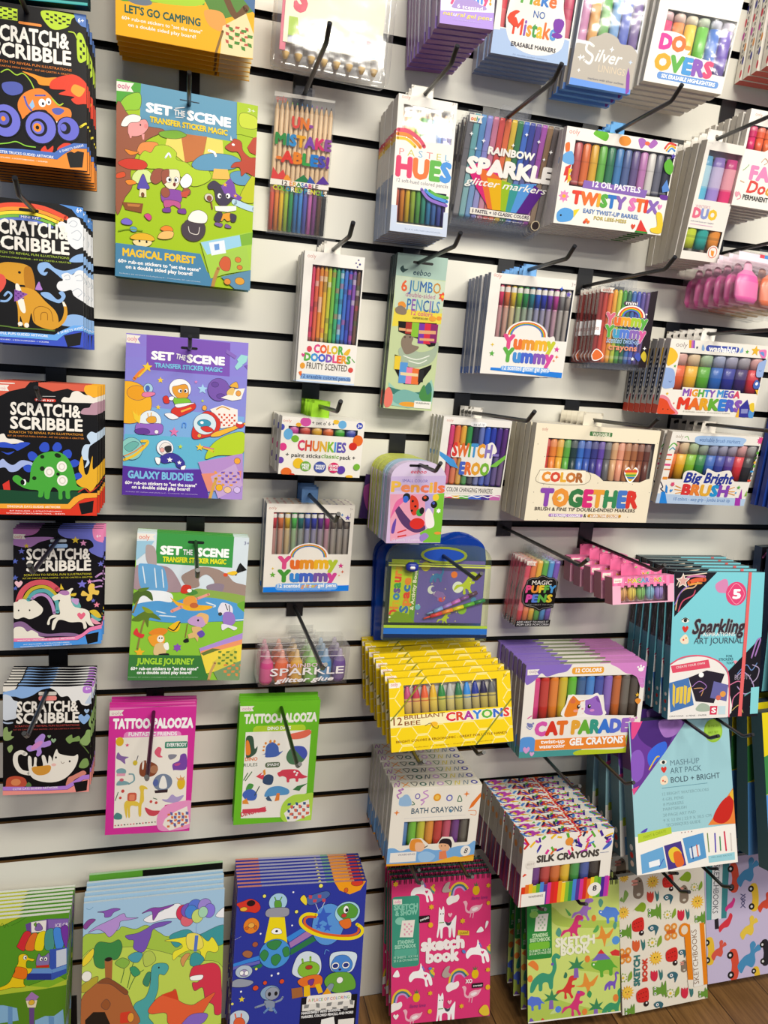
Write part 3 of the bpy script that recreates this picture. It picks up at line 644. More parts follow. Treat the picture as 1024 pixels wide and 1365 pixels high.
def zip_pouch(spec, out, w, h, t, root, full):
    blue = 'BLUE' in spec
    r = .028
    P = [(-w / 2, 0), (w / 2, 0), (w / 2, h - r)] + [(w / 2 - r + r * math.sin(a), h - r + r * math.cos(a)) for a in (math.pi / 2 - math.pi / 2 * i / 5 for i in range(6))] + [(-w / 2 + r - r * math.sin(a), h - r + r * math.cos(a)) for a in (math.pi / 2 * i / 5 for i in range(6))] + [(-w / 2, h - r)]
    if blue: P = [(-w / 2, 0), (w / 2, 0)] + spline([(w / 2, h * .8), (w * .46, h * .95), (w * .3, h * 1.02), (w * .12, h * .99), (0, h * .96), (-w * .15, h * .99), (-w * .36, h * .98), (-w * .47, h * .9), (-w / 2, h * .8)], False, 4)
    mb = MB(); mb.poly([(x, -t, z) for x, z in P], WHITE); mb.poly([(x, 0, z) for x, z in P][::-1], WHITE)
    for i in range(len(P)):
        a, b = P[i], P[(i + 1) % len(P)]; mb.poly([(a[0], -t, a[1]), (a[0], 0, a[1]), (b[0], 0, b[1]), (b[0], -t, b[1])], WHITE)
    mb.build('zip_pouch_film', BLUEFILM if blue else GREENFILM, root)
    if blue:
        b = MB(); b.box(-w * .42, w * .42, -t * .7, -t * .4, .01, h * .7, lin('16306a')); b.build('activity_book', PRINT, root); return
    z = MB()
    z.box(-w / 2 + .002, w / 2 - .002, -t - .0016, -t, h * .775, h * .79, lin('c8d060')); z.box(-w / 2 + .002, w / 2 - .002, -t - .0012, -t, h * .80, h * .81, lin('a8b83a'))
    z.build('zip_band', PLASTIC, root); z = MB()
    z.box(-w / 2, w / 2, -t - .0012, -t, .012, .022, lin('2a70c8')); z.box(-w / 2, w / 2, -t - .0014, -t, .006, .0115, lin('16264a'))
    z.box(-w / 2, w / 2, -t - .0012, -t, .0225, .027, lin('a8c83a'))
    z.build('border_strip', PLASTIC, root)
    hb = MB(); n = 18; cx, cz = w * .03, h * .90
    for i in range(n):
        a, b = 2 * math.pi * i / n, 2 * math.pi * (i + 1) / n
        hb.poly([(cx + math.cos(u) * k * .036, -t - .0008, cz + math.sin(u) * k2) for u, k, k2 in ((a, 1.15, .0145), (b, 1.15, .0145), (b, 1, .0105), (a, 1, .0105))], lin('8a9a2a'))
        hb.poly([(cx, -t - .0004, cz), (cx + math.cos(a) * .036, -t - .0004, cz + math.sin(a) * .0105), (cx + math.cos(b) * .036, -t - .0004, cz + math.sin(b) * .0105)], lin('1a4ab0'))
    hb.build('handle_slot', PLASTIC, root)
    sl = MB(); sl.lathe([(h * .72, .004, lin('1a2a7a')), (h * .74, .0105, lin('24349a')), (h * .79, .0115, lin('2438a0')), (h * .82, .006, lin('1a2a7a'))], -w * .27, -t - .003, 14, .4)
    sl.lathe([(h * .75, .004, WHITE), (h * .765, .005, WHITE), (h * .78, .004, WHITE)], -w * .27, -t - .0066, 10, .3); sl.build('zip_slider', PLASTIC, root, True)
    bk = MB(); bw = w * .9; A = Art(bw * 1000, 108.0); W, H = bw * 1000, 108.0
    bk.box(-bw / 2, bw / 2, -t * .55, -t * .25, .03, .138, lin('6a5ab8'))
    A.add([(0, 0), (W * .29, 0), (W * .27, H), (0, H)], lin('b8c832')); A.layer(); A.add([(W * .23, 0), (W * .29, 0), (W * .27, H), (W * .21, H)], lin('6a9a3a')); A.layer()
    rb = [lin(c) for c in ('e0403a', 'e8843a', 'd8b02c', '3a80c8', '6a4ab0', '3a9a5a')]
    A.text(rb, (W * .09, H * .93), (W * .11, H * .12), 15, .05, 0, 'Dinosaurs', None, False); A.layer(); A.text([lin('3a70c8'), lin('e8843a'), lin('e0403a')], (W * .195, H * .84), (W * .21, H * .3), 14, .05, 0, 'Space', None, False); A.layer()
    A.text([WHITE], (W * .255, H * .8), (W * .275, H * .15), 6, .03, 0, '& Activity Book', None, False); A.layer()
    for c, x, y, r_ in (('c8b83a', .36, .1, .05), ('e8743a', .67, .22, .035), ('d8dce8', .44, .47, .045), ('8ab83a', .78, .78, .05), ('e0e4f0', .72, .42, .06), ('4a88c8', .9, .62, .03), ('d84a5a', .55, .6, .04), ('6aa8d8', .3, .75, .03)):
        A.add(ell(W * x, H * y, W * r_, W * r_), lin(c)); A.layer()
    A.add(ell(W * .46, H * .46, W * .03, W * .03), lin('6a5ab8')); A.layer()
    A.motif('rex', lin('b8c83a'), W * .82, H * .35, W * .12); A.motif('sauro', lin('3a78c0'), W * .5, H * .22, W * .09); A.motif('trike', lin('8a6ac0'), W * .52, H * .55, W * .07); A.motif('trike', lin('7a9a2a'), W * .12, H * .95, W * .14); A.motif('rex', lin('b8c83a'), W * .6, H * .92, W * .07)
    for i in range(14): A.star(W * (.3 + (i * .137) % .68), H * ((i * .371) % 1), 1.6, 4, lin('f0e8a0'))
    ink_on_front(bk, [None if i is None else i for i in A.out], bw, .138, t * .55)
    bk.build('activity_book', PRINT, root)
    for (x0, z0, x1, z1, segs) in ((-.01, .042, .085, .072, ('d83a4a', 'e8843a', 'd8c82a', '5aa83a', '2a7a4a')), (-.005, .05, .07, .085, ('7a9ae0', '9a7ad8', 'c06ac8', '7a4a9a', '5a3a5a'))):
        m = MB()
        for k, c in enumerate(segs):
            f0, f1 = k / 5, (k + 1) / 5; q = lambda f: (x0 + (x1 - x0) * f, -t * .8, z0 + (z1 - z0) * f)
            m.tube([q(f0), q(f1)], .0036, lin(c), 8)
        m.tube([(x0 - .012, -t * .8, z0 - .004), (x0, -t * .8, z0)], .0016, lin(segs[0]), 6)
        m.build('pen', PLASTIC, root, True)
BUILD['case'] = case_pack; BUILD['pouch'] = zip_pouch

# ---------------------------------------------------------------- setting: slat wall and floor
G0 = 1.69932; PITCH = 0.0762
def make_setting():
    mb = MB(); X0, X1 = -1.5, 3.2; w = lin('fff'); S = .0058; prev = 0.0
    zs = [G0 - PITCH * k for k in range(20, -10, -1)]
    for zc in zs:
        mb.poly([(X0, 0, prev), (X1, 0, prev), (X1, 0, zc - S), (X0, 0, zc - S)], w, 0)
        mb.poly([(X0, 0, zc - S), (X1, 0, zc - S), (X1, .006, zc - S), (X0, .006, zc - S)], w, 2)
        mb.poly([(X0, 0, zc + S), (X0, .006, zc + S), (X1, .006, zc + S), (X1, 0, zc + S)], w, 1)
        for a, b in ((zc - S - .006, zc - S), (zc + S, zc + S + .006)): mb.poly([(X0, .006, a), (X1, .006, a), (X1, .006, b), (X0, .006, b)], w, 1)
        mb.poly([(X0, .012, zc - S - .006), (X1, .012, zc - S - .006), (X1, .012, zc + S + .006), (X0, .012, zc + S + .006)], w, 1)
        prev = zc + S
    mb.poly([(X0, 0, prev), (X1, 0, prev), (X1, 0, prev + .5), (X0, 0, prev + .5)], w, 0)
    mb.box(X0, X1, .0125, .02, 0, prev + .5, w, 0)
    o = mb.build('wall_back', [wall_material(), flat_mat('slot_black', '0b0a0a', .6), flat_mat('slot_lip', '64451f', .6)]); o['kind'] = 'structure'
    f = MB(); f.poly([(-2, -3.2, 0), (3.4, -3.2, 0), (3.4, .02, 0), (-2, .02, 0)], w); f = f.build('floor', floor_material()); f['kind'] = 'structure'
make_setting()

# ---------------------------------------------------------------- peg hooks
BLK = lin('121214')
def hook(label, x, z0, L, slope, group=None, bent=True):
    """Black slat-wall peg: backplate hanging in the slot above, prong to depth L with an upturned end."""
    root = empty('peg_hook', label, 'hook', group); root.location = (x, 0, z0)
    k = math.ceil((z0 + .004 - G0) / PITCH); zt = G0 + PITCH * k - z0
    zt = min(zt, .085)
    b = MB(); b.box(-.0145, .0145, -.0025, 0, -.016, zt - .005, BLK); b.box(-.0145, .0145, -.0025, .0085, zt - .0052, zt + .0045, BLK); b.build('backplate', METAL, root)
    pts = [(0, -.002, 0), (0, -(L - .022), (L - .022) * slope)]
    if bent: pts += [(0, -(L - .017), (L - .02) * slope + .002), (0, -(L - .004), (L - .02) * slope + .0125), (0, -L, (L - .02) * slope + .0155)]
    else: pts += [(0, -L, L * slope)]
    m = MB(); m.tube(pts, .0031, BLK, 10); m.build('prong', METAL, root, True)
    return root

# ---------------------------------------------------------------- stock: one package with parts, the ones behind it copied part by part
ORD = ['front one', 'second', 'third', 'fourth', 'fifth', 'sixth', 'seventh', 'eighth', 'ninth', 'tenth', 'eleventh', 'twelfth', 'thirteenth', 'fourteenth', 'fifteenth', 'sixteenth', 'seventeenth', 'eighteenth', 'nineteenth', 'twentieth']
def place(root, xc, y, z, th, ya, ro, h, t):
    M = Matrix.Rotation(ya, 3, 'Z') @ Matrix.Rotation(th, 3, 'X') @ Matrix.Rotation(ro, 3, 'Y')
    p = Vector((xc, y, z)) + M @ Vector((0, t, -h))
    root.rotation_mode = 'XYZ'; root.rotation_euler = M.to_euler('XYZ'); root.location = p
def stack(pid, name, cat, desc, geo, n, dback, bback, t, art, rest=False, deep=False):
    x, d, z, w, h, th, ya, ro = geo
    spec = {}; out = draw([l for l in art.strip().split('\n') if l], w * 1000, h * 1000, spec)
    spec.setdefault('B', [['card', 'side=' + ('777' if 'F' not in spec else spec['F'][0][0])]])
    fn = BUILD[spec['B'][0][0]]; rnd = random.Random(pid); proto = None
    b0 = d + h * math.sin(-th)
    grp = desc + ' on one peg' if n > 1 else None
    for i in range(n):
        f = i / max(n - 1, 1); di = d + (dback - d) * f; bi = b0 + (bback - b0) * f
        thi = -math.asin(max(-.6, min(.6, (bi - di) / h)))
        lab = desc if n == 1 else desc + (', frontmost of its stack' if i == 0 else ', %s from the front' % ORD[i] if i < n - 1 else ', rearmost, nearest the wall')
        if i <= 1:
            root = empty(name, lab, cat, grp); fn(spec, out, w, h, t, root, i == 0 or deep); proto = root
        else:
            root = proto.copy(); COL.objects.link(root); root['label'] = lab
            for ch in proto.children:
                c = ch.copy(); COL.objects.link(c); c.parent = root
                for g_ in ch.children:
                    e = g_.copy(); COL.objects.link(e); e.parent = c
        j = 0 if i == 0 else 1
        zi = z - (d - di) * SLOPE
        if rest: zi = z - h * math.cos(th) + h * math.cos(thi) + t * (math.sin(abs(th)) - math.sin(abs(thi))) * 0 - (b0 - bi) * SLOPE
        place(root, x + j * rnd.uniform(-.0012, .0012), -di, zi, thi, ya, ro + j * rnd.uniform(-.006, .006), h, t)
SLOPE = math.tan(math.radians(2.5))

# ---------------------------------------------------------------- pegs
hook('black wire peg holding the teal kit cut off by the top left photo corner',-0.2029,1.8654,0.2000,SLOPE,'black wire pegs on the slat wall')
hook('black wire peg holding the black scratch art kit with orange monster truck and flames',-0.1990,1.6786,0.2500,SLOPE,'black wire pegs on the slat wall')
hook('black wire peg holding the black scratch art kit with rainbow and golden dog',-0.1952,1.4468,0.2381,SLOPE,'black wire pegs on the slat wall')
hook('black wire peg holding the black scratch art kit with green dinosaur and red base',-0.1925,1.2065,0.1600,SLOPE,'black wire pegs on the slat wall')
hook('black wire peg holding the black scratch art kit with white unicorn and rainbow',-0.1829,0.9945,0.2835,SLOPE,'black wire pegs on the slat wall')
hook('black wire peg holding the black scratch art kit with white cat and purple butterfly',-0.1975,0.7628,0.2709,SLOPE,'black wire pegs on the slat wall')
hook('black wire peg holding the yellow camping sticker kit cut off by the photo top',-0.0140,1.8496,0.2000,SLOPE,'black wire pegs on the slat wall')
hook('black wire peg holding the green forest sticker kit with puppy, wizard cat and cauldron',-0.0044,1.6216,0.1362,SLOPE,'black wire pegs on the slat wall')
hook('black wire peg holding the purple space sticker kit with animals in rockets',0.0027,1.2890,0.1200,SLOPE,'black wire pegs on the slat wall')
hook('black wire peg holding the green jungle sticker kit with waterfall and kayak',0.0174,0.9867,0.2803,SLOPE,'black wire pegs on the slat wall')
hook('black wire peg holding the pink temporary tattoo pack with camel and sloth',-0.0439,0.7007,0.2955,SLOPE,'black wire pegs on the slat wall')
hook('black wire peg holding the green temporary tattoo pack with dinosaurs',0.1652,0.6970,0.2841,SLOPE,'black wire pegs on the slat wall')
hook('black wire peg holding the clear pack of natural wood pencils with rainbow lettering',0.1607,1.6708,0.2263,SLOPE,'black wire pegs on the slat wall')
hook('black wire peg holding the tall white pencil box with pastel rainbow and two windows',0.3261,1.6721,0.2281,SLOPE,'black wire pegs on the slat wall')
hook('black wire peg holding the clear pack of dark rainbow glitter markers',0.4663,1.6680,0.2435,SLOPE,'black wire pegs on the slat wall')
hook('black wire peg holding the white twelve oil pastel box with blue hang tab',0.6456,1.6688,0.2482,SLOPE,'black wire pegs on the slat wall')
hook('black wire peg holding the narrow tall white box with three two-coloured highlighters',0.8168,1.6766,0.2700,SLOPE,'black wire pegs on the slat wall')
hook('black wire peg holding the white fabric marker box cut by the right photo edge',0.9053,1.7189,0.2000,SLOPE,'black wire pegs on the slat wall')
hook('black wire peg holding the white box of six thick rainbow highlighters',0.7422,1.9193,0.2000,SLOPE,'black wire pegs on the slat wall')
hook('black wire peg holding the blue marker box with grey cloud and silver script',0.6131,1.9297,0.2000,SLOPE,'black wire pegs on the slat wall')
hook('black wire peg holding the pale blue erasable marker box with white lettering badge',0.4724,1.8537,0.2000,SLOPE,'black wire pegs on the slat wall')
hook('black wire peg holding the purple gel pen box cut by the photo top',0.3417,1.8721,0.2000,SLOPE,'black wire pegs on the slat wall')
hook('black wire peg holding the clear plastic case of pens glaring white at photo top',0.1843,1.8289,0.2000,SLOPE,'black wire pegs on the slat wall')
hook('black wire peg holding the tall white box of speckled fruit coloured pencils',0.2099,1.4496,0.2037,SLOPE,'black wire pegs on the slat wall')
hook('black wire peg holding the tall green jumbo pencil pack with swimming otter',0.3515,1.4473,0.2342,SLOPE,'black wire pegs on the slat wall')
hook('black wire peg holding the rainbow gel pen box between tall otter pack and crayons',0.5202,1.4475,0.2383,SLOPE,'black wire pegs on the slat wall')
hook('black wire peg holding the clear pack of dark rainbow crayons with rainbow lettering',0.6714,1.4461,0.2544,SLOPE,'black wire pegs on the slat wall')
hook('black wire peg holding the white dotted paint stick box with lime hang tab',0.1974,1.2142,0.2566,SLOPE,'black wire pegs on the slat wall')
hook('black wire peg holding the lilac small pencil pack with rounded top and toucan art',0.3531,1.1338,0.2351,SLOPE,'black wire pegs on the slat wall')
hook('black wire peg holding the white colour changing marker box with dark rainbow window',0.4646,1.2163,0.2872,SLOPE,'black wire pegs on the slat wall')
hook('black wire peg holding the cream dotted double ended marker box with colourful lettering',0.6783,1.2160,0.2637,SLOPE,'black wire pegs on the slat wall')
hook('black wire peg holding the white chunky marker box with orange blob and sun',0.8625,1.3741,0.2700,SLOPE,'black wire pegs on the slat wall')
hook('black wire peg holding the white brush marker box with pale blue base',0.8985,1.2201,0.2700,SLOPE,'black wire pegs on the slat wall')
hook('black wire peg holding the rainbow gel pen box above the glitter glue packs',0.1976,1.0663,0.2877,SLOPE,'black wire pegs on the slat wall')
hook('black wire peg holding the clear pack of rainbow glitter glue bottles',0.1897,0.8570,0.3026,SLOPE,'black wire pegs on the slat wall')
hook('black wire peg holding the green clear zip pouch holding purple space activity book',0.4239,0.9744,0.2591,SLOPE,'black wire pegs on the slat wall')
hook('black wire peg holding the clear pack of puffy pens with black label',0.5713,1.0065,0.3002,SLOPE,'black wire pegs on the slat wall')
hook('black wire peg holding the pink box of pastel macaron erasers',0.7418,0.9843,0.2485,SLOPE,'black wire pegs on the slat wall')
hook('left black wire peg under the turquoise boxed art journal with coral elastic band',0.8974,0.6783,0.2581,SLOPE,'black wire pegs on the slat wall')
hook('right black wire peg under the turquoise boxed art journal with coral elastic band',0.9658,0.6783,0.2615,SLOPE,'black wire pegs on the slat wall')
hook('left black wire peg under the pale blue boxed art pack with purple balloon corner',0.8679,0.3954,0.2906,SLOPE,'black wire pegs on the slat wall')
hook('right black wire peg under the pale blue boxed art pack with purple balloon corner',0.9558,0.3954,0.2922,SLOPE,'black wire pegs on the slat wall')
hook('left black wire peg under the yellow honeycomb crayon box',0.3539,0.6864,0.2836,SLOPE,'black wire pegs on the slat wall')
hook('right black wire peg under the yellow honeycomb crayon box',0.4553,0.6864,0.2699,SLOPE,'black wire pegs on the slat wall')
hook('left black wire peg under the white gel crayon box with orange and purple cat face',0.6426,0.6022,0.2552,SLOPE,'black wire pegs on the slat wall')
hook('right black wire peg under the white gel crayon box with orange and purple cat face',0.7427,0.6022,0.2587,SLOPE,'black wire pegs on the slat wall')
hook('left black wire peg under the white bath crayon box with children and blue waves',0.3936,0.4235,0.2223,SLOPE,'black wire pegs on the slat wall')
hook('right black wire peg under the white bath crayon box with children and blue waves',0.4835,0.4235,0.2223,SLOPE,'black wire pegs on the slat wall')
hook('left black wire peg under the white silk crayon box with confetti top and rainbow bars',0.6272,0.3443,0.2289,SLOPE,'black wire pegs on the slat wall')
hook('right black wire peg under the white silk crayon box with confetti top and rainbow bars',0.7082,0.3443,0.2299,SLOPE,'black wire pegs on the slat wall')
hook('left black wire peg under the green coloring pad with rainbow ice cream stall',-0.2345,0.0359,0.1326,SLOPE,'black wire pegs on the slat wall')
hook('right black wire peg under the green coloring pad with rainbow ice cream stall',-0.1926,0.0359,0.1326,SLOPE,'black wire pegs on the slat wall')
hook('left black wire peg under the coloring pad with purple flying dinosaurs and balloons',-0.1007,0.1263,0.1727,SLOPE,'black wire pegs on the slat wall')
hook('right black wire peg under the coloring pad with purple flying dinosaurs and balloons',-0.0334,0.1263,0.1727,SLOPE,'black wire pegs on the slat wall')
hook('left black wire peg under the dark blue coloring pad with aliens and planets',0.1212,0.0526,0.1848,SLOPE,'black wire pegs on the slat wall')
hook('right black wire peg under the dark blue coloring pad with aliens and planets',0.2652,0.0526,0.1911,SLOPE,'black wire pegs on the slat wall')
hook('black wire peg holding the pink spiral sketchbook with unicorns and llamas',0.4326,0.3528,0.1000,SLOPE,'black wire pegs on the slat wall')
hook('black wire peg holding the lime spiral sketchbook with small colourful dinosaurs',0.6659,0.2996,0.1350,SLOPE,'black wire pegs on the slat wall')
hook('black wire peg holding the cream sketchbook with ladybirds, frogs and suns',0.9747,0.3033,0.1350,SLOPE,'black wire pegs on the slat wall')
hook('black wire peg holding the lilac sketchbook with animals driving racing cars',1.0995,0.2763,0.1050,SLOPE,'black wire pegs on the slat wall')
hook('black wire peg holding the pink and orange glitter pouch at right photo edge',0.9268,1.5248,0.2000,SLOPE,'black wire pegs on the slat wall')
hook('black wire peg holding the dark blue box at the right photo edge',1.1941,1.3193,0.2000,SLOPE,'black wire pegs on the slat wall')
hook('black wire peg holding the white box with polka dot side at top right corner',0.9842,2.0119,0.2000,SLOPE,'black wire pegs on the slat wall')

# ---------------------------------------------------------------- merchandise
stack('teal','scratch_art_kit','art kit','teal kit cut off by the top left photo corner',(-0.2037,0.1000,1.8473,0.1527,0.1534,-0.1523,-0.1326,-0.0291),1,0.1000,0.1105,0.0120,r'''
F 12343a
R 2a8f94 -8.6,159.5 152,152.4
R 58b5b0 84.2,152.6 152,149.9
''')
stack('monster','scratch_art_kit','art kit','black scratch art kit with orange monster truck and flames',(-0.1927,0.1200,1.6909,0.1242,0.1905,-0.1536,-0.0171,-0.0173),8,0.0300,0.0431,0.0032,r'''
F 141214
R b9d63a 0.5,5.8 45.1,19.7
K 141214 0.5,5.8 45.1,19.7 8 5
S b9d63a 72,8.7 76.8,2.1 110.6,2.4 107.3,7.9 103.9,16.9 91,23.1 81.4,21.3
K 141214 76.8,4.6 105.6,16.6 6 4
P 5b7fc4 109.8,0.8 127,-2 126.8,15.7 118.6,14.5 112.2,8.8
T fff 114.6,10.1 121.6,10.3 5.1 .02 | 6+
R f09044 45.9,19.6 72.6,22.7 2.9
S b9d63a 113.6,25.4 120.1,25.2 126.3,48.7 119.6,58.1 114.8,57.1 113.3,47.3
K 141214 116,30.1 123,54.2 2 5
T f4efe6 17,44.7 103.6,44.1 17.6 .035 | SCRATCH&
T f4efe6 16.8,63.7 105.8,63.8 16.3 .035 | SCRIBBLE
T ee8a3a 12.1,70.6 106.8,71.7 2.9 .01 | SCRATCH TO REVEAL FUN ILLUSTRATIONS
T ee8a3a 12.1,75.8 109.6,76.6 2 .01 | KIT DE CARTAS PARA RASPAR - KIT DE CARTES A GRATTER
S f0952f 49.9,79 60.1,80 75.9,82.7 90.2,80.7 103,85.5 91.7,92.1 80.5,92 69.4,91.9 64.7,85.9
S e0452f 83.8,84.9 98.3,77 112.9,75 125.8,85.7 133.7,108.2 133.4,126.7 125.5,109.3 112.4,110.1 106,105.1 109.3,101.4 91.6,100.4 99.7,94.3 82.1,95.1
S f5a23c 109.5,86.3 119.2,88.3 122.4,91.2 115.8,100.5 106.1,95.1
L a6cf3e 1.3 25.8,83.3 33.6,78.9 42.8,84.1 50.7,81.3 58.4,88.5 63,97.7
S 5560b0 27.2,96.1 41.2,92.5 49.7,96.2 48.8,104.5 37.9,109.3 28.7,105.6
S ee8636 48.8,107.8 58.3,100 70.9,96.6 82,103.4 89.8,113.9 104.2,117 105.7,126.8 97.6,132.8 83.2,133 77,122.2 64.3,123.8 54.8,130 48.5,135.7 44,119.9
L 5b62b8 2.3 51.9,109 54.9,118.5 59.6,124.4
L 5b62b8 1.9 64.5,105.7 75.6,104.2
S 5a63b5 83.4,119.7 91.4,117 97.8,119.5 92.9,125.1 86.5,125.1
E fff 72.3,113.7 4.2,5
E fff 79.5,111.1 3.2,4.3
E 223 73.1,114.5 1.4,2
E 223 80,111.9 1.1,1.7
P 96c3ea 57.3,118.2 61.3,111.1 63.6,119 60.4,122.7
P fff 86.4,134.2 92.8,133.4 90.3,141.2
P fff 98.4,129.4 104.9,128.6 101.6,135.6
E 15141a 102.3,142.2 14.6,15.8
E 6a6cd0 102.3,141.4 12.7,14.1
E 17161f 99.1,140.9 6.2,7.5
E 6a6cd0 96.7,140.4 3.6,4.6
E 14131a 70.4,143.6 19.9,21.4
E 7375d6 70.4,143.6 17.5,19.1
E 18161f 68,143.9 9.9,10.9
E 7375d6 67.2,144 7.2,7.9
E f0902e 66.4,144.1 4.8,5.3
E 15141a 66.4,144.1 2.2,2.5
E 14131a 29.9,139.6 19.4,21.1
E 7375d6 29.9,140.4 17.1,19.2
E 18161f 28.4,139 9.3,10.4
E 5e61c0 27.6,138.3 6.8,7.5
E f0902e 27.6,138.3 2.5,2.9
L 8fd044 1.3 17.3,170.3 32.7,166.9 42,164.2 52.8,167.8 63.8,168.2
S e0452f 89.2,166.9 97.2,159.4 105.3,159.3 98.8,164.1 92.3,171.5
S e0452f 70,172.4 74.9,165.2 78,169.8 84.4,164.1 82.7,172.6
L b5d23c 1.5 103.9,23.6 110.3,24.2 113.5,30.5
L b5d23c 1.5 83.5,106.5 91.4,113.7 96.3,111.4
L e3d23a 2.6 116.9,137.1 125.1,132.7 131.4,148.7
P 4c72c0 -0.9,175.6 48.1,172.4 85.9,172.2 92.4,166.5 108.5,158 124.8,157 124.7,162.8 108.4,164.7 97.1,172.6 89,180.1 48,179.7 -1,181.2
T fff 14.2,181.1 85,178.4 3.2 .015 | MONSTER TRUCKS GUIDED ARTWORK
T fff 92.3,171.5 120.7,160.3 2.6 .01 | 6 SHEETS INSIDE
P f08f36 -1,181.5 48,180.1 89,180.4 97.1,172.9 108.4,165 124.7,163.2 124.3,192.9 -1.1,193.2
T fff 17.2,186.4 77.8,184.6 1.5 .01 | KIT INCLUDES - 6 SCRATCHBOARDS - 1 SCRAPER
P 1c1c1c 100,171.5 105.2,168.4 109.2,169.9 113.3,167.1 120.9,167.9 118.7,186.8 104.1,188.7
''')
